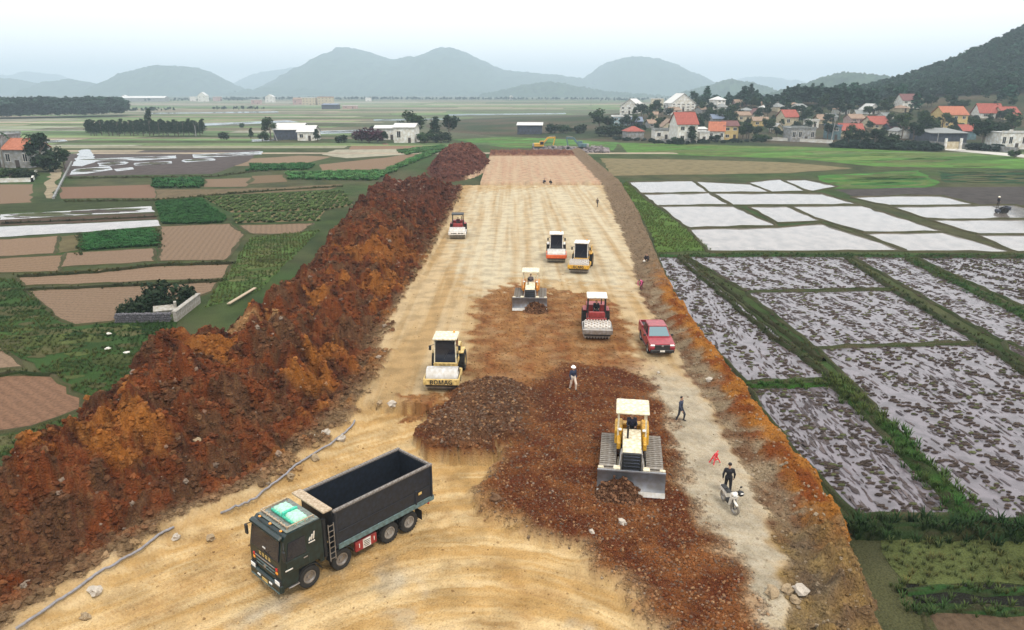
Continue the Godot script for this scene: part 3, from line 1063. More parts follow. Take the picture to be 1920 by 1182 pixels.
func grid_in(poly: PackedVector2Array, sx: float, sd: float, ang: float, f: Callable) -> void:
	var lo := Vector2(1e9, 1e9)
	var hi := -lo
	var u := Vector2(cos(ang), sin(ang))
	for p in poly:
		var q := Vector2(p.dot(u), p.dot(u.orthogonal()))
		lo = lo.min(q); hi = hi.max(q)
	var a := lo.x
	while a < hi.x:
		var b := lo.y
		while b < hi.y:
			var q := u * (a + rng.randf_range(-0.3, 0.3) * sx) + u.orthogonal() * (b + rng.randf_range(-0.5, 0.5) * sd)
			if Geometry2D.is_point_in_polygon(q, poly): f.call(q)
			b += sd
		a += sx

func field(kind: String, a: Array, ang := 0.0, tint := Color(0, 0, 0, 0)) -> void:
	level += 1
	var base := px_poly(a, FY)
	var far := base[0].y > 150.0
	var poly := dense(base, 1.2 if not far else 4.0, 0.45 if not far else 1.2)
	var y := FY + 0.012 + 0.004 * (level % 9)
	var c := tint
	match kind:
		"soil":
			if c.a == 0.0: c = Color(0.255, 0.172, 0.115)
			c = c * rng.randf_range(0.64, 0.8)
			struct(sheet(poly, y, c, ang), furrow_mat("furrows", 0.82, 1.1, 3.0, 5.0), "field_soil")
			if not far:
				struct(rim(poly, 0.55, 0.10, Color(0.05, 0.055, 0.02)), mats["grass_soil"], "field_edge_terrain")
		"crop":
			if c.a == 0.0: c = Color(0.018, 0.075, 0.018)
			struct(sheet(poly, y, Color(0.05, 0.06, 0.025), ang), mats["field_soil"], "field_soil")
			grid_in(poly, 0.42 if not far else 1.1, 0.36 if not far else 1.0, ang, func(q: Vector2) -> void:
				var s := rng.randf_range(0.38, 0.62) * (1.0 if not far else 1.8)
				crop_x.append(Transform3D(Basis(Vector3.UP, rng.randf() * TAU).scaled(Vector3(s, s * 0.8, s)), Vector3(q.x, FY, -q.y)))
				var f := rng.randf_range(0.6, 1.4)
				crop_c.append(Color(c.r * f * rng.randf_range(0.8, 1.4), c.g * f, c.b * f)))
		"rows":
			struct(sheet(poly, y, Color(0.17, 0.13, 0.07), ang), furrow_mat("furrows", 0.82, 1.1, 3.0, 5.0), "field_soil")
			grid_in(poly, 1.1, 0.5, ang, func(q: Vector2) -> void:
				var s := rng.randf_range(0.45, 0.75)
				crop_x.append(Transform3D(Basis(Vector3.UP, rng.randf() * TAU).scaled(Vector3(s, s * 0.7, s)), Vector3(q.x, FY, -q.y)))
				var f := rng.randf_range(0.6, 1.4)
				crop_c.append(Color(0.055 * f, 0.085 * f, 0.024 * f)))
		"grass":
			if c.a == 0.0: c = Color(0.07, 0.115, 0.03)
			c = c * 1.0
			struct(sheet(poly, y, c, ang), mats["grass_soil"], "grass_field")
			if far or base[0].x < 0.0: patches(poly, 110 if not far else 170, 0.5 if not far else 1.5, 2.2 if not far else 7.0, 1.6 if not far else 3.5, 0.1, [Color(c.r * 0.7, c.g * 0.7, c.b * 0.75), c * 1.12, c.lerp(Color(0.13, 0.13, 0.045), 0.5), c.lerp(Color(0.14, 0.10, 0.055), 0.5)], y + 0.005, "grass_soil", "grass_field")
			var dn := 0.42 if not far else 2.2
			if not far: grid_in(poly, dn, dn, 0.3, func(q: Vector2) -> void:
				if nf.get_noise_2d(q.x * 0.15, q.y * 0.15) > -0.35:
					tuft(Vector3(q.x, FY, -q.y), rng.randf_range(0.15, 0.42) * (1.0 if not far else 2.0), c))
		"flat":
			c = c * 0.65
			struct(sheet(poly, y, c, ang), mats["field_soil"], "field_soil")
		"water":
			var wide := Geometry2D.offset_polygon(base, 0.55)
			if wide.size() > 0: poly = dense(wide[0], 2.5, 0.5)
			struct(sheet(poly, y + 0.03, Color.WHITE), mats["water_bright"], "paddy_water")
			struct(rim(poly, 0.6 if not far else 0.8, 0.24, Color(0.055, 0.06, 0.03)), mats["field_soil"], "paddy_bund_terrain")
		"pool":
			struct(sheet(poly, y + 0.03, Color.WHITE), mats["water_bright"], "paddy_water")
			if far or base[0].y > 120.0: patches(poly, 26, 0.6, 2.2, 3.0, 0.0, [Color(0.08, 0.065, 0.055), Color(0.07, 0.08, 0.04)], y + 0.036, "field_soil", "paddy_mud_ground")
		"mud":
			var grown := Geometry2D.offset_polygon(base, 0.35)
			if grown.size() > 0: poly = dense(grown[0], 1.2, 0.3)
			struct(sheet(poly, y + 0.03, Color.WHITE), mats["water_mud"], "paddy_water")
			struct(rim(poly, 0.5, 0.22, Color(0.035, 0.05, 0.018)), mats["grass_soil"], "paddy_bund_terrain")
			patches(poly, 560, 0.04, 0.12, 5.5, ang, [Color(0.098, 0.083, 0.086), Color(0.115, 0.095, 0.095), Color(0.078, 0.063, 0.06)], y + 0.036, "field_soil", "paddy_mud_ground")
			mud_clods(poly, ang)

# irregular blotches of bare matter lying on a plot
func patches(poly: PackedVector2Array, n: int, r0: float, r1: float, stretch: float, ang: float, cols: Array, y: float, m: String, called: String) -> void:
	var st := SurfaceTool.new()
	st.begin(Mesh.PRIMITIVE_TRIANGLES)
	var lo := Vector2(1e9, 1e9)
	var hi := -lo
	for p in poly:
		lo = lo.min(p); hi = hi.max(p)
	var made := 0
	for q in n * 4:
		if made >= n: break
		var c := Vector2(rng.randf_range(lo.x, hi.x), rng.randf_range(lo.y, hi.y))
		if not Geometry2D.is_point_in_polygon(c, poly): continue
		var u := Vector2.from_angle(ang + rng.randf_range(-0.12, 0.12))
		if stretch > 4.0:
			var across := c.dot(u.orthogonal())
			if sin(across * TAU / 2.3) + nf.get_noise_2d(c.x * 0.2, c.y * 0.2) * 1.6 < 0.15: continue
		var r := lerpf(r0, r1, pow(rng.randf(), 2.0))
		var ring := []
		var ok := true
		for k in 10:
			var a := TAU * k / 10
			var rr := r * rng.randf_range(0.55, 1.15)
			var v := c + u * cos(a) * rr * stretch + u.orthogonal() * sin(a) * rr
			if not Geometry2D.is_point_in_polygon(v, poly):
				ok = false
				break
			ring.append(v)
		if not ok: continue
		var col: Color = cols[rng.randi() % cols.size()] * rng.randf_range(0.8, 1.2)
		var yy := y + 0.003 * (made % 12)
		for k in 10:
			var b: Vector2 = ring[k]
			var e: Vector2 = ring[(k + 1) % 10]
			for v in [c, b, e]:
				st.set_color(col)
				st.set_normal(Vector3.UP)
				st.add_vertex(Vector3(v.x, yy, -v.y))
		made += 1
	if made > 0: struct(st.commit(), mats[m], called)

var clod_x := []
var clod_c := PackedColorArray()

func mud_clods(poly: PackedVector2Array, ang: float) -> void:
	var u := Vector2(cos(ang), sin(ang))
	grid_in(poly, 0.5, 0.5, ang, func(q: Vector2) -> void:
		var along := q.dot(u)
		var across := q.dot(u.orthogonal()) + nf.get_noise_2d(q.x * 0.05, q.y * 0.05) * 3.0
		var row := 0.5 + 0.5 * sin(across * TAU / 2.3)
		var den := nf.get_noise_2d(q.x * 0.22, q.y * 0.22)
		if row * 1.1 + den * 1.0 + rng.randf() * 0.4 < 0.78: return
		for z in 1 + int(rng.randf() * 3.5):
			var p := q + Vector2(rng.randf_range(-0.35, 0.35), rng.randf_range(-0.35, 0.35))
			var s := rng.randf_range(0.08, 0.3)
			var b := Basis(Vector3.UP, -ang + rng.randf_range(-0.5, 0.5)).scaled(Vector3(s * 1.6, s * 0.5, s))
			clod_x.append(Transform3D(b, Vector3(p.x, FY + 0.08, -p.y)))
			var f := rng.randf_range(0.6, 1.3)
			clod_c.append((Color(0.055, 0.040, 0.032) if rng.randf() < 0.8 else Color(0.075, 0.08, 0.035)) * f))

func build_fields() -> void:
	# far plain: strips of stubble, grass and flooded plots
	far_strips()
	# beside the heap
	field("pool", [0, 403, 200, 392, 284, 387, 288, 398, 150, 404, 0, 413])
	field("flat", [-60, 415, 150, 406, 289, 400, 294, 411, 150, 418, -60, 425], 0.0, Color(0.11, 0.075, 0.05))
	field("pool", [-60, 428, 150, 420, 295, 413, 300, 424, 180, 434, -60, 449])
	field("crop", [153, 442, 200, 435, 290, 430, 297, 461, 150, 471])
	field("soil", [299, 425, 430, 420, 458, 440, 424, 489, 298, 490], 0.25)
	field("soil", [-40, 452, 110, 443, 105, 476, -40, 484], 1.3)
	field("soil", [-40, 487, 118, 479, 110, 510, -40, 513], 1.3, Color(0.25, 0.165, 0.105))
	field("flat", [115, 444, 150, 441, 146, 470, 110, 475], 0.0, Color(0.17, 0.14, 0.07))
	field("soil", [122, 475, 288, 466, 290, 491, 112, 502], 1.45)
	field("soil", [28, 518, 290, 498, 433, 495, 420, 523, 45, 537], 1.45)
	field("soil", [45, 545, 412, 527, 400, 546, 350, 562, 280, 577, 215, 603, 140, 610, 108, 598], 1.45)
	field("crop", [292, 379, 375, 373, 425, 411, 415, 419, 306, 421], 0.2, Color(0.016, 0.062, 0.014))
	field("rows", [382, 371, 640, 358, 662, 385, 612, 394, 432, 399], 0.1)
	field("rows", [437, 403, 608, 396, 598, 414, 442, 419], 0.1)
	field("soil", [447, 423, 588, 419, 560, 439, 472, 440], 0.3)
	field("grass", [470, 446, 600, 432, 562, 470, 486, 546, 380, 580, 402, 546, 442, 490])
	field("grass", [-80, 520, 35, 525, 105, 600, 140, 614, 212, 606, 330, 604, 300, 680, 240, 720, 170, 748, 70, 690, -80, 620], 0.0, Color(0.034, 0.07, 0.018))
	field("soil", [-90, 612, 0, 640, 42, 690, -90, 700], 0.9)
	field("soil", [-90, 706, 88, 700, 152, 745, 150, 768, 60, 802, -90, 820], 0.9, Color(0.24, 0.14, 0.085))
	field("grass", [-90, 826, 60, 808, 150, 775, 120, 810, -60, 880], 0.0, Color(0.04, 0.075, 0.022))
	field("soil", [115, 351, 285, 346, 289, 371, 115, 373], 1.5, Color(0.22, 0.135, 0.09))
	field("crop", [291, 336, 380, 336, 378, 352, 288, 354])
	field("soil", [386, 336, 470, 334, 460, 351, 385, 351], 1.5)
	field("flat", [290, 356, 380, 355, 520, 352, 640, 345, 620, 356, 380, 369, 295, 374], 0.0, Color(0.19, 0.14, 0.08))
	field("soil", [476, 330, 530, 328, 535, 341, 470, 345], 1.5, Color(0.22, 0.15, 0.09))
	field("crop", [468, 309, 588, 308, 584, 318, 466, 322])
	field("crop", [536, 325, 720, 321, 800, 286, 828, 284, 762, 311, 702, 339, 540, 337], 0.1, Color(0.045, 0.125, 0.035))
	field("soil", [-60, 346, 60, 346, 55, 380, -60, 386], 1.4)
	field("flat", [-60, 390, 110, 378, 290, 377, 284, 386, -60, 402], 0.0, Color(0.06, 0.075, 0.03))
	field("flat", [125, 283, 490, 281, 470, 300, 402, 326, 118, 331], 0.0, Color(0.115, 0.095, 0.085))
	for a in [[150, 281, 168, 280, 178, 298, 330, 292, 332, 297, 250, 302, 180, 303, 150, 312, 136, 311], [136, 318, 205, 312, 210, 319, 160, 326, 132, 328], [360, 290, 495, 284, 490, 290, 420, 294, 362, 297], [215, 318, 250, 314, 252, 318, 218, 322], [340, 300, 400, 297, 404, 301, 344, 305], [250, 306, 320, 303, 322, 307, 252, 311], [182, 306, 236, 303, 238, 308, 186, 312]]:
		field("pool", a)
	field("soil", [422, 301, 560, 292, 622, 294, 560, 309, 424, 312], 1.5, Color(0.24, 0.17, 0.11))
	field("soil", [600, 309, 720, 296, 790, 286, 716, 318, 604, 321], 1.5, Color(0.25, 0.17, 0.11))
	field("flat", [628, 281, 740, 279, 762, 290, 650, 297, 600, 290], 0.0, Color(0.46, 0.43, 0.32))
	field("soil", [656, 270, 800, 268, 782, 279, 655, 281], 1.5, Color(0.26, 0.165, 0.11))
	field("crop", [742, 283, 830, 273, 842, 279, 760, 291], 0.0, Color(0.05, 0.125, 0.04))
	field("flat", [85, 345, 100, 318, 116, 318, 104, 345, 100, 372, 84, 372], 0.0, Color(0.40, 0.33, 0.22))
	# across the road: flooded paddies
	for a in [[1182, 342, 1296, 340, 1324, 361, 1206, 363], [1210, 365, 1330, 363, 1366, 384, 1237, 386], [1242, 388, 1370, 387, 1452, 424, 1293, 427], [1298, 431, 1462, 428, 1537, 421, 1688, 470, 1337, 472],
			[1308, 341, 1404, 346, 1442, 361, 1333, 361], [1406, 343, 1460, 337, 1512, 360, 1452, 361], [1472, 339, 1510, 338, 1568, 350, 1520, 359], [1337, 364, 1538, 364, 1606, 384, 1374, 385],
			[1412, 389, 1474, 388, 1536, 415, 1462, 418], [1482, 388, 1612, 387, 1764, 435, 1622, 436, 1546, 414], [1628, 440, 1768, 438, 1892, 473, 1704, 472], [1678, 389, 1900, 386, 1990, 410, 1744, 411],
			[1750, 414, 1990, 413, 1990, 438, 1834, 439], [1840, 442, 1990, 442, 1990, 472, 1905, 472]]:
		field("water", a)
	field("flat", [1560, 356, 1700, 352, 1925, 350, 1990, 352, 1990, 384, 1660, 386], 0.0, Color(0.095, 0.08, 0.075))
	field("water", [1600, 371, 1700, 368, 1765, 369, 1830, 385, 1664, 386])
	var A := 1.78
	field("mud", [1237, 481, 1272, 481, 1418, 602, 1552, 708, 1404, 715, 1332, 640, 1278, 570], 1.5)
	field("mud", [1292, 482, 1578, 483, 1662, 541, 1402, 546], A)
	field("mud", [1408, 551, 1680, 548, 1824, 640, 1534, 651], A)
	field("mud", [1606, 484, 1700, 483, 1990, 624, 1990, 680, 1880, 638], A)
	field("mud", [1722, 483, 1990, 483, 1990, 606], A)
	field("mud", [1545, 657, 1838, 649, 1990, 735, 1990, 972, 1848, 972], 1.64)
	field("mud", [1412, 730, 1540, 723, 1574, 742, 1784, 962, 1612, 962, 1500, 850], 1.57)
	field("mud", [1890, 646, 1990, 700, 1990, 720, 1900, 660], A)
	field("grass", [1640, 1003, 1990, 1000, 1990, 1098, 1700, 1100], 0.0, Color(0.085, 0.10, 0.034))
	field("flat", [1700, 1102, 1990, 1100, 1990, 1136, 1716, 1134], 0.0, Color(0.03, 0.03, 0.02))
	field("soil", [1735, 1146, 1990, 1143, 1990, 1230, 1760, 1230], 0.2, Color(0.13, 0.085, 0.055))
	field("grass", [1334, 470, 1234, 474, 1222, 440, 1168, 347, 1176, 341, 1206, 372, 1258, 408], 0.0, Color(0.085, 0.145, 0.03))
	field("flat", [1125, 297, 1300, 300, 1480, 305, 1600, 316, 1480, 325, 1300, 328, 1150, 330], 0.0, Color(0.27, 0.22, 0.12))
	field("grass", [1530, 330, 1720, 320, 1762, 343, 1740, 352, 1560, 354], 0.0, Color(0.055, 0.16, 0.03))
	field("grass", [1160, 268, 1400, 268, 1700, 284, 1990, 296, 1990, 318, 1640, 312, 1500, 298, 1180, 288], 0.0, Color(0.085, 0.18, 0.035))
	field("grass", [850, 262, 960, 256, 1100, 258, 1160, 268, 1150, 282, 940, 276], 0.0, Color(0.075, 0.17, 0.04))
	field("grass", [1760, 322, 1990, 318, 1990, 345, 1770, 342], 0.0, Color(0.02, 0.055, 0.022))
	# grassy banks between the plots
	var gd := Color(0.035, 0.085, 0.022)
	dike([1238, 477, 1500, 476, 1720, 478, 1990, 479], 1.5, 0.32, gd, 0.45, 0.3)
	dike([1272, 480, 1420, 604, 1560, 704], 0.7, 0.34, Color(0.045, 0.06, 0.025), 0.2, 0.28)
	dike([1284, 480, 1410, 575, 1545, 672], 0.6, 0.3, Color(0.05, 0.06, 0.025), 0.2, 0.28)
	dike([1560, 706, 1660, 790, 1760, 895, 1840, 978], 1.3, 0.42, Color(0.04, 0.10, 0.02), 0.8, 0.4)
	dike([1398, 720, 1480, 720, 1560, 716, 1590, 740], 0.8, 0.3, Color(0.04, 0.11, 0.02), 0.8, 0.35)
	dike([1590, 483, 1690, 550, 1850, 645, 1990, 740], 0.9, 0.3, Color(0.04, 0.06, 0.022), 0.3, 0.3)
	dike([1702, 482, 1850, 552, 1990, 622], 1.3, 0.34, Color(0.045, 0.10, 0.028), 0.5, 0.34)
	dike([1595, 984, 1700, 984, 1850, 985, 1990, 986], 1.3, 0.5, Color(0.022, 0.05, 0.014), 0.95, 0.5)
	dike([1700, 1103, 1990, 1101], 0.6, 0.2, gd, 0.4, 0.3)
	dike([1716, 1138, 1990, 1136], 0.7, 0.2, gd, 0.4, 0.3)
	dike([28, 516, 170, 508, 290, 495, 436, 491], 0.8, 0.28, Color(0.03, 0.04, 0.015), 0.4, 0.3)
	dike([45, 541, 240, 533, 418, 524], 0.7, 0.24, Color(0.03, 0.04, 0.015), 0.3, 0.25)
	dike([0, 418, 160, 411, 292, 405], 0.6, 0.2, Color(0.03, 0.035, 0.02), 0.2, 0.3)
	dike([150, 476, 150, 438, 292, 427, 298, 463], 0.5, 0.2, Color(0.03, 0.05, 0.015), 0.3, 0.3)
	dike([-40, 704, 40, 695, 95, 698], 0.7, 0.25, Color(0.03, 0.05, 0.015), 0.3, 0.3)
	dike([120, 376, 300, 374, 480, 358, 640, 348], 0.9, 0.25, Color(0.045, 0.06, 0.02), 0.3, 0.4)
	dike([130, 333, 400, 330, 480, 320], 0.9, 0.25, Color(0.05, 0.06, 0.025), 0.3, 0.4)
	var tm := tuft_mesh(9, 0.45, 0.07, 3)
	var xs := []
	scatter("grass", tm, mats["grass_blade"], tuft_x, tuft_c)
	scatter("crop_foliage", tuft_mesh(11, 0.7, 0.17, 5), mats["leaf"], crop_x, crop_c)
	scatter("mud_clods", rock_mesh(60, 0.5), mats["stone"], clod_x, clod_c)

func far_strips() -> void:
	var st := SurfaceTool.new()
	st.begin(Mesh.PRIMITIVE_TRIANGLES)
	var pal := [Color(0.20, 0.19, 0.13), Color(0.13, 0.17, 0.07), Color(0.25, 0.21, 0.15), Color(0.10, 0.16, 0.06), Color(0.17, 0.14, 0.10), Color(0.09, 0.13, 0.055), Color(0.22, 0.22, 0.17)]
	var r := RandomNumberGenerator.new()
	r.seed = 77
	var d := 248.0
	var n := 0
	while d < 1700.0:
		var dd := d * r.randf_range(0.02, 0.05)
		var x := -d * 0.85 - 80.0
		while x < d * 0.85 + 80.0:
			var w := r.randf_range(35.0, 160.0) * (1.0 + d / 900.0)
			if hill_h(x + w * 0.5, -d) < 0.2 and hill_h(x + w, -d - dd) < 0.2 and r.randf() < 0.86:
				var c: Color = pal[r.randi() % pal.size()] * r.randf_range(0.8, 1.2)
				var y := FY + 0.03 + 0.004 * (n % 5)
				n += 1
				var sk := r.randf_range(-0.3, 0.3) * dd
				var p := [Vector3(x + 1.0, y, -d - 0.6), Vector3(x + w - 1.0, y, -d - 0.6 + sk * 0.3), Vector3(x + w - 1.0 + sk, y, -d - dd), Vector3(x + 1.0 + sk, y, -d - dd)]
				for q in [0, 3, 1, 1, 3, 2]:
					st.set_color(c)
					st.set_normal(Vector3.UP)
					st.add_vertex(p[q])
			x += w
		d += dd
	struct(st.commit(), mats["far_soil"], "far_field_ground")
	# narrow flooded plots that catch the sky
	for a in [[0, 268, 120, 262, 124, 265, 0, 273], [380, 232, 540, 226, 560, 229, 384, 236], [590, 246, 700, 243, 706, 248, 592, 252], [470, 262, 530, 260, 532, 263, 472, 266], [840, 214, 1060, 212, 1062, 214, 842, 217], [880, 232, 1100, 231, 1102, 234, 884, 235], [270, 212, 520, 209, 522, 211, 272, 214], [700, 224, 860, 222, 862, 224, 702, 227]]:
		field("pool", a)

# ---------------------------------------------------------------- hills
func far_hill(called: String, a: Array, dist: float, thick: float, c: Color, seed_: int, tree := 9.0) -> void:
	# a: silhouette in pixels; the hill stands at `dist`, its flanks run `thick` metres to the front and back
	var sil := []
	for i in range(0, a.size(), 2):
		var r := ray(a[i], a[i + 1])
		var t := dist / -r.z
		sil.append(Vector2(r.x * t, CAM.y + r.y * t))
	var st := SurfaceTool.new()
	st.begin(Mesh.PRIMITIVE_TRIANGLES)
	var n := FastNoiseLite.new()
	n.seed = seed_; n.frequency = 1.0 / (dist * 0.035); n.fractal_octaves = 5
	var cols := 160
	var rows := 48
	var x0: float = sil[0].x
	var x1: float = sil[sil.size() - 1].x
	for i in cols + 1:
		var x := lerpf(x0, x1, float(i) / cols)
		var top := 0.0
		for k in sil.size() - 1:
			if x <= sil[k + 1].x + 0.01:
				var f := clampf((x - sil[k].x) / (sil[k + 1].x - sil[k].x), 0.0, 1.0)
				var y0: float = sil[maxi(k - 1, 0)].y
				var y3: float = sil[mini(k + 2, sil.size() - 1)].y
				top = cubic_interpolate(sil[k].y, sil[k + 1].y, y0, y3, f)
				break
		for j in rows + 1:
			var v := float(j) / rows * 2.0 - 1.0
			var prof := pow(cos(v * PI * 0.5), 1.25)
			var z := -dist + v * thick * (0.55 + 0.45 * clampf(top / 120.0, 0.2, 1.6))
			var nn := n.get_noise_2d(x, z)
			var y := lerpf(FY - 6.0, top, prof) + nn * dist * 0.012 * prof * (0.25 + 0.75 * absf(v))
			y += nf.get_noise_2d(x * 0.09, z * 0.09) * tree * 0.9 * prof
			var q := clampf(0.5 + nf.get_noise_2d(x * 0.02, z * 0.02) * 1.5, 0, 1)
			st.set_color(c.lerp(Color(c.r * 0.55, c.g * 0.6, c.b * 0.6), q))
			st.add_vertex(Vector3(x, y, z))
	for i in cols:
		for j in rows:
			var k := i * (rows + 1) + j
			for q in [k, k + rows + 1, k + 1, k + 1, k + rows + 1, k + rows + 2]:
				st.add_index(q)
	st.generate_normals()
	struct(st.commit(), mats["far_soil"], called)

func build_hills() -> void:
	var g := Color(0.045, 0.075, 0.035)
	far_hill("hill", [505, 172, 545, 150, 600, 122, 640, 97, 662, 92, 690, 98, 735, 112, 790, 106, 832, 92, 860, 95, 900, 112, 940, 131, 1000, 138, 1050, 142, 1090, 150, 1150, 172], 5000, 1150, g, 1)
	far_hill("hill", [1040, 172, 1090, 150, 1130, 123, 1170, 109, 1205, 109, 1240, 116, 1290, 136, 1330, 156, 1370, 172], 5100, 900, g, 2)
	far_hill("hill", [190, 172, 215, 158, 250, 142, 285, 127, 330, 125, 370, 130, 400, 146, 430, 162, 460, 172], 4000, 650, g, 3)
	far_hill("hill", [75, 174, 100, 156, 125, 150, 155, 154, 185, 163, 205, 174], 4000, 520, g, 4)
	far_hill("hill", [-150, 172, -60, 148, 0, 147, 30, 152, 65, 163, 90, 174], 4200, 650, g, 5)
	far_hill("hill", [420, 172, 470, 148, 520, 134, 560, 127, 620, 140, 680, 172], 7400, 900, g, 6)
	far_hill("hill", [0, 172, 40, 142, 70, 136, 110, 150, 150, 160, 220, 172], 7400, 900, g, 7)
	far_hill("hill", [1330, 172, 1390, 152, 1420, 144, 1460, 148, 1500, 155, 1560, 172], 7600, 900, g, 8)
	far_hill("hill", [900, 180, 960, 166, 1010, 157, 1040, 156, 1080, 163, 1130, 172, 1240, 180], 3000, 450, g, 9)
	far_hill("hill", [1270, 178, 1320, 165, 1360, 153, 1385, 152, 1410, 158, 1440, 168, 1480, 178], 2500, 380, g, 10)
	far_hill("hill", [1440, 178, 1500, 163, 1540, 148, 1580, 138, 1610, 139, 1660, 146, 1720, 160, 1780, 176], 1700, 280, g, 11, 8.0)
	far_hill("hill", [420, 178, 480, 168, 540, 166, 620, 170, 700, 172, 800, 170, 880, 172, 960, 180], 3700, 400, g, 12)
	# the wooded hill behind the village and the low rise that the houses stand on
	var st := SurfaceTool.new()
	st.begin(Mesh.PRIMITIVE_TRIANGLES)
	var nx := 150
	var nzr := 110
	for i in nx + 1:
		for j in nzr + 1:
			var x := lerpf(-60.0, 1050.0, float(i) / nx)
			var z := lerpf(-250.0, -1000.0, float(j) / nzr)
			var q := clampf(0.5 + nf.get_noise_2d(x * 0.02, z * 0.02) * 1.6, 0, 1)
			st.set_color(Color(0.032, 0.05, 0.02).lerp(Color(0.085, 0.065, 0.042), q * (1.0 - ss(15.0, 30.0, hill_h(x, z)))))
			st.add_vertex(Vector3(x, FY - 0.35 + hill_h(x, z), z))
	for i in nx:
		for j in nzr:
			var k := i * (nzr + 1) + j
			for q in [k, k + 1, k + nzr + 1, k + 1, k + nzr + 2, k + nzr + 1]:
				st.add_index(q)
	st.generate_normals()
	struct(st.commit(), mats["grass_soil"], "hill")

# ---------------------------------------------------------------- trees
func crown_mesh(seed_: int, blobs: Array, leaves: int, size: float, c: Color, droop := 0.0) -> ArrayMesh:
	# leaf-clump faces through the volume of several overlapping blobs [centre, radii]
	var r := RandomNumberGenerator.new()
	r.seed = seed_
	var st := SurfaceTool.new()
	st.begin(Mesh.PRIMITIVE_TRIANGLES)
	st.set_smooth_group(-1)
	for i in leaves:
		var b: Array = blobs[r.randi() % blobs.size()]
		var dir := Vector3(r.randfn(), r.randfn(), r.randfn()).normalized()
		var p: Vector3 = b[0] + dir * b[1] * pow(r.randf(), 0.35)
		var x := Vector3(r.randfn(), r.randfn() * 0.5, r.randfn()).normalized()
		var y := x.cross(dir + Vector3(r.randfn(), r.randfn(), r.randfn()) * 0.5).normalized()
		var s := size * r.randf_range(0.6, 1.3)
		var f := r.randf_range(0.8, 1.2)   # every leaf its own green, wherever it hangs
		st.set_color(Color(c.r * f * r.randf_range(0.85, 1.3), c.g * f, c.b * f) * (0.65 if c.r < 0.9 else 1.0))
		var e := y * s * 0.55 - Vector3(0, droop * s, 0)
		for v in [p - x * s, p + e, p + x * s, p - x * s, p + x * s, p - e * 0.9]:
			st.add_vertex(v)
	st.generate_normals()
	return st.commit()

func trunk_mesh(h: float, r0: float, limbs: int, seed_: int, reach := 0.3) -> ArrayMesh:
	var r := RandomNumberGenerator.new()
	r.seed = seed_
	var mb := MB.new()
	mb.col(Color(0.10, 0.075, 0.055))
	var top := Vector3(r.randf_range(-0.1, 0.1) * h, h, r.randf_range(-0.1, 0.1) * h)
	mb.tube([Vector3(0, -0.4, 0), top * 0.5 + Vector3(0.06 * h, 0, 0), top], [r0 * 1.25, r0 * 0.8, r0 * 0.35], 7)
	for i in limbs:
		var a := TAU * i / limbs + r.randf()
		var b := top * r.randf_range(0.5, 0.85)
		mb.tube([b, b + Vector3(cos(a), 0.8, sin(a)) * h * reach * 0.5, b + Vector3(cos(a), 1.1, sin(a)) * h * reach], [r0 * 0.5, r0 * 0.32, r0 * 0.12], 5)
	return mb.done()

var tree_kinds := {}

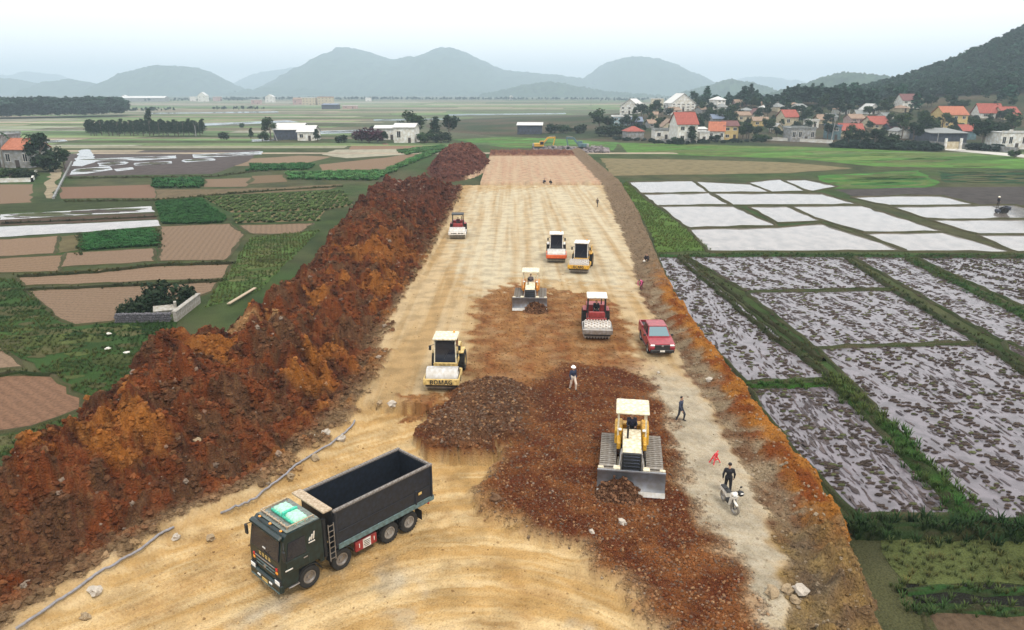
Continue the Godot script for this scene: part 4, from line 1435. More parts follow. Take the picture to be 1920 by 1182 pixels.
func make_tree_kinds() -> void:
	# unit trees of height 1; each [trunk, crown]
	var r := RandomNumberGenerator.new()
	for k in 4:
		r.seed = 300 + k
		var blobs := []
		for q in 9:
			var a := r.randf() * TAU
			var rad := r.randf_range(0.08, 0.26)
			blobs.append([Vector3(cos(a) * rad, r.randf_range(0.42, 0.82), sin(a) * rad), Vector3(0.17, 0.14, 0.17) * r.randf_range(0.75, 1.2)])
		tree_kinds["broad%d" % k] = [trunk_mesh(0.6, 0.03, 5, k), crown_mesh(40 + k, blobs, 900, 0.05, [Color(0.030, 0.060, 0.022), Color(0.022, 0.046, 0.022), Color(0.045, 0.080, 0.026), Color(0.026, 0.050, 0.028)][k])]
	for k in 2:
		r.seed = 330 + k
		var blobs := []
		for q in 8:
			blobs.append([Vector3(r.randf_range(-0.07, 0.07), 0.26 + 0.085 * q, r.randf_range(-0.07, 0.07)), Vector3(0.22, 0.12, 0.22) * (1.0 - q * 0.09)])
		tree_kinds["tall%d" % k] = [trunk_mesh(0.9, 0.022, 4, 20 + k, 0.12), crown_mesh(60 + k, blobs, 700, 0.045, Color(0.024, 0.052, 0.022))]
	for k in 2:
		r.seed = 350 + k
		var blobs := []
		for q in 8:
			var a := r.randf() * TAU
			blobs.append([Vector3(cos(a) * 0.4, r.randf_range(0.3, 0.7), sin(a) * 0.3), Vector3(0.34, 0.3, 0.3) * r.randf_range(0.7, 1.1)])
		tree_kinds["bush%d" % k] = [trunk_mesh(0.4, 0.04, 5, 40 + k, 0.6), crown_mesh(80 + k, blobs, 650, 0.10, [Color(0.035, 0.070, 0.024), Color(0.028, 0.050, 0.026)][k])]
	tree_kinds["maroon"] = [tree_kinds["bush0"][0], crown_mesh(95, [[Vector3(-0.5, 0.5, 0), Vector3(0.4, 0.42, 0.3)], [Vector3(0, 0.55, 0), Vector3(0.45, 0.45, 0.32)], [Vector3(0.5, 0.48, 0), Vector3(0.4, 0.4, 0.3)]], 1300, 0.075, Color(0.075, 0.022, 0.040))]
	# palms: slender trunk and arching fronds
	for k in 2:
		r.seed = 370 + k
		var st := SurfaceTool.new()
		st.begin(Mesh.PRIMITIVE_TRIANGLES)
		st.set_smooth_group(-1)
		for q in 15:
			var a := TAU * q / 15.0 + r.randf() * 0.3
			var up := r.randf_range(0.0, 0.9)
			var o := Vector3(cos(a), 0, sin(a))
			var s := Vector3(-o.z, 0, o.x)
			var prev := Vector3(0, 0.86, 0)
			for seg in 5:
				var t := (seg + 1) / 5.0
				var p := Vector3(0, 0.86, 0) + o * 0.30 * t + Vector3(0, up * 0.24 * t - 0.26 * t * t, 0)
				var f := r.randf_range(0.6, 1.3)
				st.set_color(Color(0.026 * f, 0.055 * f, 0.022 * f))
				var w := 0.055 * (1.15 - t)
				for side in [-1.0, 1.0]:
					var tip: Vector3 = (prev + p) * 0.5 + s * side * w + Vector3(0, -0.03, 0)
					for v in [prev, tip, p]: st.add_vertex(v)
				prev = p
		st.generate_normals()
		var mb := MB.new()
		mb.col(Color(0.13, 0.11, 0.09))
		mb.tube([Vector3(0, -0.3, 0), Vector3(0.02, 0.4, 0), Vector3(0, 0.87, 0)], [0.022, 0.016, 0.013], 7)
		tree_kinds["palm%d" % k] = [mb.done(), st.commit()]

func tree(kind: String, at: Vector3, h: float, wide: float, label: String, group := "", called := "tree", cat := "tree") -> void:
	var t := thing(called, at, rng.randf() * TAU, label, cat, group)
	var tk: Array = tree_kinds[kind]
	var sc := Vector3(h * wide, h, h * wide)
	var a := put(tk[0], mats["bark"], "trunk", t)
	a.scale = sc
	var b := put(tk[1], mats["leaf"], "crown", t)
	b.scale = sc

func tree_px(kind: String, px: float, py: float, hpx: float, wide: float, label: String, group := "", called := "tree", cat := "tree") -> void:
	var p := PT(px, py)
	tree(kind, p, hpx * depth_of(p) / F, wide, label, group, called, cat)

func build_trees() -> void:
	var bk := mat("bark", Color.WHITE, 0.9)
	bk.vertex_color_use_as_albedo = true
	make_tree_kinds()
	# forest on the hill: one mass
	var pine := crown_mesh(501, [[Vector3(0, 0.36, 0), Vector3(0.24, 0.2, 0.24)], [Vector3(0.04, 0.55, 0.02), Vector3(0.22, 0.18, 0.22)], [Vector3(-0.03, 0.76, 0), Vector3(0.15, 0.16, 0.15)], [Vector3(0, 0.92, 0), Vector3(0.07, 0.1, 0.07)]], 230, 0.085, Color.WHITE)
	var round_ := crown_mesh(502, [[Vector3(0.1, 0.55, 0), Vector3(0.3, 0.22, 0.28)], [Vector3(-0.12, 0.66, 0.08), Vector3(0.26, 0.22, 0.26)], [Vector3(0.02, 0.82, -0.06), Vector3(0.2, 0.16, 0.2)]], 230, 0.10, Color.WHITE)
	var sets := [[[], PackedColorArray()], [[], PackedColorArray()]]
	for q in 26000:
		var x := rng.randf_range(120.0, 900.0)
		var z := rng.randf_range(-380.0, -840.0)
		var h := hill_h(x, z)
		if h < 7.5 + nf.get_noise_2d(x * 0.03, z * 0.03) * 7.0: continue
		if hill_main(x, z) < 8.0 + nf.get_noise_2d(x * 0.05, z * 0.05) * 5.0 and rng.randf() < 0.97: continue
		if x / -z > 0.95: continue
		var s := rng.randf_range(6.5, 12.0)
		var k := 0 if rng.randf() < 0.6 else 1
		var w := rng.randf_range(0.85, 1.3)
		sets[k][0].append(Transform3D(Basis(Vector3.UP, rng.randf() * TAU).scaled(Vector3(s * w, s, s * w)), Vector3(x, FY - 0.35 + h, z)))
		var f := rng.randf_range(0.65, 1.35)
		sets[k][1].append(Color(0.016 * f * rng.randf_range(0.8, 1.5), 0.046 * f, 0.026 * f))
	scatter("hill_forest", pine, mats["leaf"], sets[0][0], sets[0][1])
	scatter("hill_forest", round_, mats["leaf"], sets[1][0], sets[1][1])
	# wood across the plain, far tree lines
	sets = [[[], PackedColorArray()], [[], PackedColorArray()]]
	for a in [[-60, 225, 232, 219, 13, 330], [-60, 210, 225, 206, 12, 260], [-60, 198, 200, 196, 8, 140], [190, 192, 460, 190, 7, 130], [420, 189, 960, 187, 7, 300], [960, 187, 1250, 186, 6, 150], [395, 207, 500, 206, 3.2, 40], [240, 210, 330, 209, 3.2, 40], [1360, 196, 1560, 196, 5, 90], [1120, 192, 1300, 190, 5, 60], [1300, 200, 1500, 205, 5, 60], [1480, 196, 1640, 208, 9, 130]]:
		for q in a[5]:
			var u := rng.randf()
			var p := PT(lerpf(a[0], a[2], u), lerpf(a[1], a[3], u) - rng.randf() * 3.0)
			var s: float = a[4] * rng.randf_range(0.6, 1.25)
			var k := 1 if rng.randf() < 0.7 else 0
			var w := rng.randf_range(0.9, 1.5)
			sets[k][0].append(Transform3D(Basis(Vector3.UP, rng.randf() * TAU).scaled(Vector3(s * w, s, s * w)), p))
			var f := rng.randf_range(0.65, 1.35)
			sets[k][1].append(Color(0.016 * f, 0.038 * f, 0.024 * f))
	scatter("far_woods", pine, mats["leaf"], sets[0][0], sets[0][1])
	scatter("far_woods", round_, mats["leaf"], sets[1][0], sets[1][1])
	# dark undergrowth along the foot of the village
	var hx := []
	var hc := PackedColorArray()
	for a in [[1150, 262, 1235, 266, 30], [1225, 270, 1300, 270, 34], [1300, 268, 1440, 266, 50], [1560, 276, 1765, 283, 120], [1570, 270, 1740, 276, 90], [1810, 280, 1880, 284, 30]]:
		for q in a[4]:
			var u := rng.randf()
			var p := PT(lerpf(a[0], a[2], u), lerpf(a[1], a[3], u) + rng.randf_range(-1.5, 1.5))
			var s := rng.randf_range(1.4, 3.4) if a[0] > 1500 else rng.randf_range(0.9, 2.0)
			hx.append(Transform3D(Basis(Vector3.UP, rng.randf() * TAU).scaled(Vector3(s * 1.6, s, s * 1.6)), p - Vector3(0, s * 0.25, 0)))
			var f := rng.randf_range(0.6, 1.4)
			hc.append(Color(0.018 * f, 0.034 * f, 0.022 * f))
	scatter("undergrowth", round_, mats["leaf"], hx, hc)
	# clipped grove in the plain: rows of slim trees
	var g := "slim trees of the dark grove in the fields"
	for i in 26:
		var u := i / 25.0
		for row in 2:
			var p := PT(lerpf(168, 378, u) + rng.randf_range(-3, 3), 255.0 - row * 4.0 + rng.randf_range(-1, 1))
			tree("tall%d" % (i % 2), p, rng.randf_range(6.8, 8.2), 1.15, "slim dark tree standing in the long grove amid the fields", g)
	tree_px("tall0", 283, 250, 50, 0.85, "tall pointed tree rising above the long dark grove")
	tree_px("broad1", 284, 215, 16, 1.2, "lone round tree in the plain behind the tall pointed tree")
	# farmsteads in the middle
	for a in [["broad2", 506, 262, 42, 1.0, "bushy tree at the end of the blue-fronted warehouse"], ["tall1", 471, 262, 24, 1.0, "small dark tree standing apart near the blue-fronted warehouse"], ["bush0", 492, 264, 20, 1.0, "low shrub between the warehouse tree and the small dark tree"], ["tall0", 594, 266, 26, 1.3, "dark rounded conifer in front of the warehouse's white end"],
			["broad0", 779, 264, 58, 1.25, "large spreading dark tree behind the white farmhouse"], ["broad3", 751, 258, 34, 0.9, "small tree showing over the white farmhouse roof"], ["tall1", 815, 262, 46, 1.3, "pointed tree between the spreading tree and the round-headed tree"], ["broad1", 843, 262, 50, 0.95, "round-headed tree at the outer end of the farmhouse row"],
			["bush0", 800, 268, 22, 1.5, "pale green shrub beside the white farmhouse"], ["bush1", 828, 268, 22, 1.4, "shrub under the round-headed tree"], ["bush1", 640, 268, 16, 1.4, "grey-green shrub next to the maroon hedge"], ["maroon", 692, 268, 28, 1.6, "maroon flowering hedge bush beside the white farmhouse"], ["broad1", 722, 270, 26, 0.7, "thin dark tree against the white farmhouse wall"], ["broad3", 697, 247, 12, 1.2, "dark shrub on the roof line behind the maroon hedge"],
			["bush1", 420, 262, 16, 1.0, "thin shrub on the pale ground near the grove"], ["bush0", 455, 240, 10, 1.1, "small lone shrub on the green plain"],
			["broad1", 80, 316, 72, 0.95, "big dark tree beside the red-roofed farmhouse"], ["bush1", 92, 322, 46, 1.0, "dark bush under the big tree by the farmhouse"], ["broad0", 122, 318, 46, 0.9, "green tree at the corner of the wet field"], ["palm0", 8, 318, 78, 0.8, "tall palm at the edge of the grey building"], ["palm1", 33, 296, 40, 1.0, "palm showing over the red farmhouse roof"], ["palm0", 64, 312, 66, 0.85, "palm beside the big dark tree"], ["bush0", 20, 336, 24, 1.4, "leafy hedge shrub before the farmhouse wall"], ["bush1", 52, 336, 22, 1.3, "garden shrub inside the low white wall"],
			["bush1", 1035, 250, 20, 1.3, "dark shrub beside the black-walled shed"], ["bush0", 1062, 250, 18, 1.3, "grey-green shrub in the row beyond the black-walled shed"], ["bush1", 1088, 250, 18, 1.3, "shrub between the shed and the big round village tree"]]:
		tree_px(a[0], a[1], a[2], a[3], a[4], a[5], "", "shrub" if a[0].begins_with("bush") or a[0] == "maroon" else "tree", "shrub" if a[0].begins_with("bush") or a[0] == "maroon" else "tree")
	# village trees
	for a in [["broad0", 1122, 248, 46, 1.1, "big round tree at the edge of the village by the fields"], ["broad1", 1140, 250, 34, 1.0, "dark tree between the round tree and the pale blue house"], ["bush1", 1160, 256, 26, 1.4, "dark hedge tree beside the red-roofed grey shed"], ["bush1", 1135, 256, 22, 1.4, "dark hedge tree under the big round tree"], ["broad3", 1204, 222, 30, 1.3, "tree in front of the pinkish gabled house"], ["broad1", 1230, 218, 28, 1.1, "tree between the gabled house and the beige block"], ["tall1", 1297, 268, 34, 1.5, "dark conical tree against the big red-roofed house"], ["broad1", 1400, 262, 34, 0.9, "dark tree beside the yellow house"], ["broad3", 1418, 262, 28, 1.0, "blue-green tree next to the white post"], ["tall0", 1372, 228, 22, 1.2, "small dark tree above the yellow house roof"], ["broad1", 1455, 262, 26, 1.2, "dark tree before the cream gable"], ["broad3", 1508, 236, 34, 1.2, "dark tree behind the flat-roofed grey house"], ["broad1", 1552, 262, 34, 1.0, "dark tree behind the leaning concrete pole"], ["broad0", 1590, 274, 34, 1.0, "tree hiding the cream-gabled red-roofed house"], ["broad3", 1612, 278, 38, 1.1, "grey-leaved tree in the roadside thicket"], ["broad1", 1640, 278, 40, 1.1, "largest tree of the roadside thicket"], ["bush1", 1668, 278, 30, 1.3, "shrub at the end of the roadside thicket"], ["broad2", 1690, 262, 50, 1.0, "tree below the hillside house with the brown roof"], ["broad1", 1712, 272, 46, 1.0, "dark tree beside the small white-walled house"], ["broad0", 1735, 262, 56, 0.9, "tall tree next to the grey fibre roof shed"], ["broad1", 1840, 276, 58, 1.0, "broad dark tree behind the long grey wall"], ["broad3", 1866, 276, 52, 1.0, "dark tree beside the white roadside building"], ["broad0", 1820, 258, 40, 0.8, "tree beyond the red-roofed annexe"], ["broad2", 1895, 262, 50, 1.0, "tree behind the white roadside building"], ["bush0", 1902, 296, 16, 1.2, "dark shrub at the pale road"], ["broad3", 1330, 214, 24, 1.0, "tree in front of the white tower house"], ["broad1", 1440, 212, 22, 1.1, "tree among the far white roofs"], ["broad0", 1540, 214, 40, 0.9, "tree at the foot of the wooded hill"], ["broad3", 1575, 224, 40, 1.0, "tree between the hill and the pink house"], ["broad0", 1660, 222, 44, 1.0, "tree beside the white chevron roof"], ["bush1", 1270, 270, 14, 1.8, "dark hedge below the long pale wall"], ["bush1", 1340, 264, 12, 1.6, "low hedge before the white gabled house"], ["bush0", 1430, 264, 14, 2.0, "low green hedge running past the white post"]]:
		tree_px(a[0], a[1], a[2], a[3], a[4], a[5], "", "shrub" if a[0].begins_with("bush") else "tree", "shrub" if a[0].begins_with("bush") else "tree")
	var gl := "dark garden tree among the crowded village roofs"
	for q in 150:
		var px := rng.randf_range(1150, 1910)
		var py := rng.randf_range(198, 262)
		var p := PT(px, py)
		if hill_h(p.x, p.z) < 0.6: continue
		tree("broad%d" % (q % 4), p, rng.randf_range(3.5, 7.5), rng.randf_range(0.9, 1.3), gl, "garden trees among the village roofs")

# ---------------------------------------------------------------- village
func house(px: float, py: float, wpx: float, epx: float, roof: String, rpx: float, wall: String, tile: String, deep: float, yaw: float, storeys: int, wins: int, label: String, called := "house", cat := "house") -> Node3D:
	var at := PT(px, py)
	var k := depth_of(at) / F
	var w := wpx * k
	var e := epx * k
	var rh := rpx * k
	var t := thing(called, at, yaw, label, cat)
	var mb := MB.new()
	mb.box(Vector3(0, e * 0.5 - 0.6, -deep * 0.5), Vector3(w, e + 1.2, deep))
	var zr := -deep * 0.5
	if roof == "gz":
		mb.prism_z(PackedVector2Array([Vector2(-w * 0.5, e), Vector2(w * 0.5, e), Vector2(0, e + rh)]), -deep, 0.0)
	elif roof == "gx":
		mb.prism(PackedVector2Array([Vector2(-deep, e), Vector2(0, e), Vector2(zr, e + rh)]), -w * 0.5, w * 0.5)
	put(mb.done(), mats[wall], "wall", t)
	var rb := MB.new()
	var o := 0.45
	var th := 0.16
	match roof:
		"gz":
			for s in [-1.0, 1.0]:
				var a := Vector3(s * (w * 0.5 + o), e - rh * o / (w * 0.5) + 0.06, 0)
				var r := Vector3(0, e + rh + 0.06, 0)
				slab(rb, a, r, 0.5, -deep - 0.5, th, false)
		"gx":
			for s in [-1.0, 1.0]:
				var a := Vector3(0, e - rh * o / (deep * 0.5) + 0.06, zr + s * (deep * 0.5 + o))
				var r := Vector3(0, e + rh + 0.06, zr)
				slab(rb, a, r, -w * 0.5 - o, w * 0.5 + o, th, true)
		"hip":
			var x := w * 0.5 + o
			var z0 := o
			var z1 := -deep - o
			var b := [Vector3(-x, e, z0), Vector3(x, e, z0), Vector3(x, e, z1), Vector3(-x, e, z1)]
			var q := maxf(w * 0.5 - deep * 0.5, w * 0.08)
			var l := Vector3(-q, e + rh, zr)
			var r := Vector3(q, e + rh, zr)
			var c := Vector3(0, e + rh * 0.3, zr)
			rb.flat()
			rb.quad(b[0], b[1], r, l, c); rb.quad(b[2], b[3], l, r, c)
			rb.tri(b[1], b[2], r, c); rb.tri(b[3], b[0], l, c)
			rb.quad(b[0], b[1], b[2], b[3], c)
		"shed":
			rb.hexa([Vector3(-w * 0.5 - o, e + 0.05, 0.6), Vector3(w * 0.5 + o, e + 0.05, 0.6), Vector3(w * 0.5 + o, e + rh, -deep - 0.3), Vector3(-w * 0.5 - o, e + rh, -deep - 0.3), Vector3(-w * 0.5 - o, e + 0.25, 0.6), Vector3(w * 0.5 + o, e + 0.25, 0.6), Vector3(w * 0.5 + o, e + rh + 0.2, -deep - 0.3), Vector3(-w * 0.5 - o, e + rh + 0.2, -deep - 0.3)])
		"flat":
			rb.box(Vector3(0, e + 0.14, -deep * 0.5), Vector3(w + 0.5, 0.28, deep + 0.5))
			for s in [[0, 0.1, w + 0.4, 0.16], [0, -deep - 0.1, w + 0.4, 0.16]]:
				rb.box(Vector3(s[0], e + 0.5, s[1]), Vector3(s[2], 0.44, s[3]))
	var rf := put(rb.done(), mats[tile], "roof", t)
	if roof == "gx" or roof == "gz":
		var rc := MB.new()
		if roof == "gx":
			rc.cyl(Vector3(-w * 0.5 - o, e + rh + 0.16, zr), Vector3(w * 0.5 + o, e + rh + 0.16, zr), 0.14, -1, 6)
		else:
			rc.cyl(Vector3(0, e + rh + 0.16, 0.5), Vector3(0, e + rh + 0.16, -deep - 0.5), 0.14, -1, 6)
		put(rc.done(), mats[tile], "ridge_cap", rf)
	if wins > 0:
		var sh := e / storeys
		for s in storeys:
			for q in wins:
				var x := (q + 0.5) / wins * w - w * 0.5
				if s == 0 and q == wins / 2:
					var db := MB.new()
					db.box(Vector3(x, 1.05, 0.02), Vector3(1.15, 2.1, 0.1))
					var dr := put(db.done(), mats["door_brown"], "door", t)
					continue
				var ww := minf(1.5, w / wins * 0.5)
				var wh := sh * 0.42
				var wy := s * sh + sh * 0.55
				var fb := MB.new()
				for b in [[0, wh * 0.5, ww + 0.16, 0.1], [0, -wh * 0.5, ww + 0.3, 0.12]]:
					fb.box(Vector3(x + b[0], wy + b[1], 0.05), Vector3(b[2], b[3], 0.16))
				for b in [-0.5, 0.0, 0.5]:
					fb.box(Vector3(x + b * ww, wy, 0.04), Vector3(0.08, wh - 0.13, 0.1))
				var wn := put(fb.done(), mats["white_paint"], "window", t)
				var gb := MB.new()
				gb.box(Vector3(x, wy, 0.012), Vector3(ww, wh, 0.05))
				put(gb.done(), mats["glass_dark"], "pane", wn)
	return t

func slab(mb: MB, a: Vector3, r: Vector3, u0: float, u1: float, th: float, along_x: bool) -> void:
	var v := Vector3(1, 0, 0) if along_x else Vector3(0, 0, 1)
	var up := Vector3(0, th, 0)
	var a0 := a + v * u0
	var a1 := a + v * u1
	var r0 := r + v * u0
	var r1 := r + v * u1
	mb.hexa([a0, a1, r1, r0, a0 + up, a1 + up, r1 + up, r0 + up])

func build_village() -> void:
	worn("w_white", lin(0.66, 0.67, 0.66), 0.9, 0.0, 5.0, 0.72)
	worn("w_cream", lin(0.47, 0.42, 0.31), 0.9, 0.0, 5.0, 0.72)
	worn("w_yellow", lin(0.50, 0.38, 0.17), 0.9, 0.0, 5.0, 0.84)
	worn("w_grey", lin(0.28, 0.29, 0.30), 0.9, 0.0, 5.0, 0.6)
	worn("w_dark", lin(0.05, 0.06, 0.09), 0.9, 0.0, 5.0, 0.6)
	worn("w_pink", lin(0.40, 0.29, 0.28), 0.9, 0.0, 5.0, 0.72)
	worn("w_blue", lin(0.30, 0.42, 0.50), 0.9, 0.0, 5.0, 0.72)
	worn("w_teal", lin(0.09, 0.16, 0.19), 0.9, 0.0, 5.0, 0.72)
	worn("t_red", lin(0.30, 0.07, 0.05), 0.85, 0.0, 3.0, 0.6)
	worn("t_orange", lin(0.38, 0.13, 0.07), 0.85, 0.0, 3.0, 0.6)
	worn("t_brown", lin(0.14, 0.055, 0.055), 0.85, 0.0, 3.0, 0.6)
	worn("t_grey", lin(0.22, 0.24, 0.25), 0.85, 0.0, 3.0, 0.6)
	worn("t_blue", lin(0.13, 0.17, 0.26), 0.7, 0.0, 3.0, 0.72)
	worn("t_tan", lin(0.27, 0.19, 0.14), 0.9, 0.0, 3.0, 0.6)
	worn("t_white", lin(0.52, 0.54, 0.56), 0.6, 0.0, 3.0, 0.84)
	worn("door_brown", lin(0.045, 0.03, 0.025), 0.7)
	house(1180, 214, 38, 14, "gz", 13, "w_white", "t_white", 12, -0.5, 2, 3, "white gabled house with a pinkish flank, half behind a tree")
	house(1167, 236, 34, 16, "flat", 0, "w_blue", "t_white", 9, 0.0, 2, 3, "pale blue flat-roofed house with three windows")
	house(1192, 260, 32, 13, "hip", 9, "w_grey", "t_red", 8, 0.15, 1, 0, "low grey shed with a red hipped roof at the field edge")
	house(1195, 236, 20, 8, "gx", 7, "w_dark", "t_blue", 9, 0.0, 1, 0, "blue-roofed shed beside the pale blue house")
	house(1228, 240, 22, 8, "gx", 6, "w_grey", "t_tan", 8, 0.1, 1, 2, "small house with a pinkish tan roof near the long pale wall")
	house(1257, 246, 30, 8, "gz", 13, "w_cream", "t_tan", 10, 0.0, 1, 2, "house with a sandy tan gable over the long pale wall")
	house(1249, 262, 42, 17, "flat", 0, "w_white", "t_grey", 7, 0.05, 1, 3, "long pale flat-roofed building beside the big red-roofed house")
	house(1288, 268, 38, 34, "gx", 20, "w_white", "t_red", 13, 0.05, 2, 2, "big two-storey house with a wide red tile roof")
	house(1316, 252, 18, 9, "shed", 3, "w_grey", "t_white", 6, 0.0, 1, 0, "small shed with a pale teal roof beside the big house")
	house(1320, 266, 17, 17, "flat", 0, "w_white", "t_white", 5, 0.0, 1, 1, "white cube-shaped hut with one dark window")
	house(1343, 263, 28, 17, "gx", 15, "w_white", "t_orange", 9, -0.25, 1, 3, "white gabled house with an orange-red roof next to the yellow house")
	house(1370, 262, 27, 25, "gx", 8, "w_yellow", "t_brown", 8, 0.0, 2, 2, "narrow yellow house with a brown roof and a dark door")
	house(1281, 209, 46, 15, "gz", 17, "w_white", "t_white", 14, 0.12, 3, 5, "large white three-storey gabled house with many windows")
	house(1233, 200, 22, 14, "flat", 0, "w_cream", "t_white", 10, 0.0, 2, 2, "plain beige block behind the trees")
	house(1352, 206, 17, 18, "hip", 6, "w_white", "t_white", 9, 0.3, 3, 2, "tall white tower-like house with a small hipped roof")
	house(1351, 230, 28, 7, "gx", 7, "w_grey", "t_blue", 10, 0.0, 1, 0, "grey-blue roofed house behind the yellow house")
	house(1396, 228, 26, 11, "gx", 6, "w_cream", "t_tan", 9, 0.1, 1, 2, "cream house with a faded pink roof")
	house(1422, 222, 18, 8, "gz", 9, "w_white", "t_brown", 9, 0.0, 1, 1, "white gable under a dark brown roof")
	house(1427, 237, 28, 10, "gx", 6, "w_yellow", "t_tan", 8, -0.1, 1, 2, "ochre yellow bungalow with a sandy roof")
	house(1440, 208, 18, 6, "hip", 5, "w_white", "t_white", 9, 0.0, 1, 1, "far white house with a whitish hipped roof")
	house(1391, 200, 22, 6, "gx", 6, "w_pink", "t_tan", 9, 0.0, 1, 1, "far pinkish house at the back of the village")
	house(1484, 236, 26, 16, "gx", 12, "w_cream", "t_red", 10, 0.1, 1, 2, "cream house with a red roof behind the flat grey house")
	house(1460, 250, 17, 8, "gz", 9, "w_cream", "t_white", 7, 0.0, 1, 1, "small cream gable above the dark garden trees")
	house(1505, 266, 46, 24, "flat", 0, "w_grey", "t_grey", 9, 0.0, 1, 4, "flat-roofed grey roadside house with a cream front panel")
	house(1528, 240, 15, 13, "flat", 0, "w_white", "t_white", 7, 0.2, 2, 1, "white hut with a rooftop tank among dark trees")
	house(1548, 232, 24, 7, "gx", 6, "w_cream", "t_tan", 8, 0.0, 1, 1, "tan-roofed house behind the concrete pole")
	house(1567, 262, 18, 24, "flat", 0, "w_teal", "t_blue", 8, 0.0, 2, 1, "dark teal two-storey house beside the concrete pole")
	house(1488, 194, 24, 8, "gz", 9, "w_white", "t_white", 10, -0.4, 1, 2, "white house high at the foot of the wooded hill")
	house(1597, 256, 40, 11, "gx", 11, "w_cream", "t_red", 10, -0.2, 1, 2, "cream-gabled house with a red roof behind roadside trees")
	house(1608, 236, 25, 13, "gx", 7, "w_pink", "t_tan", 9, 0.0, 2, 2, "pink two-storey house with a rooftop tank")
	house(1652, 242, 34, 9, "gx", 13, "w_cream", "t_red", 10, 0.15, 1, 2, "house with a steep red roof beside the pink house")
	house(1638, 214, 25, 7, "gz", 11, "w_white", "t_white", 10, 0.0, 1, 1, "house with a white chevron-shaped roof at the hill foot")
	house(1687, 246, 32, 5, "gx", 8, "w_dark", "t_brown", 9, 0.0, 1, 0, "long low house with a dark red roof")
	house(1694, 260, 22, 13, "gz", 5, "w_white", "t_grey", 8, 0.0, 1, 0, "small white-walled house beside the dark tree")
	house(1709, 204, 34, 15, "gx", 11, "w_white", "t_brown", 10, 0.0, 2, 3, "hillside house with a brown roof on the forest edge")
	house(1790, 240, 46, 24, "gx", 14, "w_yellow", "t_orange", 11, 0.05, 2, 3, "yellow two-storey house with an orange tile roof below the hill")
	house(1778, 268, 68, 17, "shed", 6, "w_dark", "t_grey", 16, 0.0, 1, 0, "open dark-fronted shed with a grey fibre roof", "shed", "shed")
	house(1817, 262, 26, 16, "gx", 10, "w_teal", "t_red", 8, 0.0, 1, 0, "red-roofed annexe beside the grey fibre roof shed")
	house(1899, 280, 50, 30, "flat", 0, "w_white", "t_white", 9, 0.0, 1, 4, "white roadside building with a flat roof at the long wall")
	house(1858, 222, 40, 10, "gx", 16, "w_white", "t_red", 10, -0.15, 1, 2, "red-roofed house with a white gable on the slope")
	house(1898, 224, 34, 8, "gx", 14, "w_cream", "t_red", 10, 0.1, 1, 2, "faded red-roofed house farther up the slope")
	# crowded small roofs at the back, told apart by place alone
	var r := RandomNumberGenerator.new()
	r.seed = 91
	for q in 20:
		var g := q % 2 == 0
		var px := 1200.0 + q * 26.0 + r.randf_range(-10, 10)
		var py := r.randf_range(204, 232)
		var p := PT(px, py)
		if hill_h(p.x, p.z) < 1.0: continue
		var h := house(px, py, r.randf_range(14, 22), r.randf_range(6, 9), "gx" if r.randf() < 0.6 else "hip", r.randf_range(4, 7), ["w_white", "w_cream", "w_grey"][q % 3], "t_grey" if g else "t_tan", 8, r.randf_range(-0.4, 0.4), 1, 1, "small house with a weathered grey roof crowded into the village" if g else "small house with a faded tan roof crowded into the village")
		h.set_meta("group", "small grey-roofed village houses" if g else "small tan-roofed village houses")
	# beyond the road bed
	house(34, 315, 50, 34, "gx", 17, "w_grey", "t_orange", 9, -0.05, 1, 3, "grey stained farmhouse with an orange-red tile roof")
	house(-12, 314, 42, 58, "flat", 0, "w_grey", "t_grey", 9, 0.0, 2, 2, "bluish grey building next to the palm")
	house(540, 262, 52, 18, "gx", 10, "w_dark", "t_white", 14, 0.0, 1, 0, "low warehouse with a pale roof and a dark blue front", "warehouse", "warehouse")
	house(573, 264, 30, 16, "gx", 10, "w_white", "t_white", 12, 0.0, 1, 2, "white end house joined to the blue-fronted warehouse")
	house(724, 262, 42, 20, "shed", 4, "w_white", "t_white", 9, 0.1, 1, 2, "white farmhouse wing with a lean-to roof")
	house(758, 268, 40, 28, "gx", 6, "w_white", "t_white", 9, -0.1, 1, 2, "white farmhouse with a pale roof and dark doorway beside the maroon hedge")
	house(993, 252, 46, 16, "shed", 4, "w_dark", "t_white", 8, -0.06, 1, 0, "black-walled shed with a pale roof edge in the meadow", "shed", "shed")
	house(267, 191, 84, 7, "gx", 3, "w_grey", "t_white", 20, 0.0, 1, 6, "long distant hall with a pale blue-white roof", "hall", "building")
	house(379, 191, 16, 11, "gz", 6, "w_white", "t_white", 14, 0.0, 2, 2, "distant white gabled house before the small hill")
	house(361, 190, 10, 8, "flat", 0, "w_white", "t_white", 12, 0.0, 1, 1, "distant white hut beside the white gabled house")
	house(406, 190, 13, 8, "flat", 0, "w_pink", "t_white", 12, 0.0, 2, 2, "distant pinkish block near the white gabled house")
	house(505, 192, 15, 10, "gz", 4, "w_white", "t_white", 14, 0.0, 2, 2, "distant white house among hazy trees")
	house(479, 195, 16, 7, "flat", 0, "w_pink", "t_white", 12, 0.0, 1, 2, "distant low pinkish house in the plain")
	house(579, 197, 25, 13, "flat", 0, "w_cream", "t_white", 16, 0.0, 3, 4, "distant cream block with a paler twin beside it", "building", "building")
	house(609, 197, 27, 14, "flat", 0, "w_cream", "t_orange", 16, 0.0, 3, 4, "distant cream block with an orange roof edge", "building", "building")
	house(558, 196, 18, 9, "gx", 3, "w_pink", "t_tan", 14, 0.0, 1, 2, "distant pink house beside the cream blocks")
	house(618, 205, 30, 8, "shed", 2, "w_dark", "t_blue", 14, 0.0, 1, 0, "distant dark blue shed in front of the cream blocks", "shed", "shed")
	house(655, 204, 26, 5, "flat", 0, "w_pink", "t_white", 10, 0.0, 1, 2, "distant low reddish shed beside the dark blue shed", "shed", "shed")
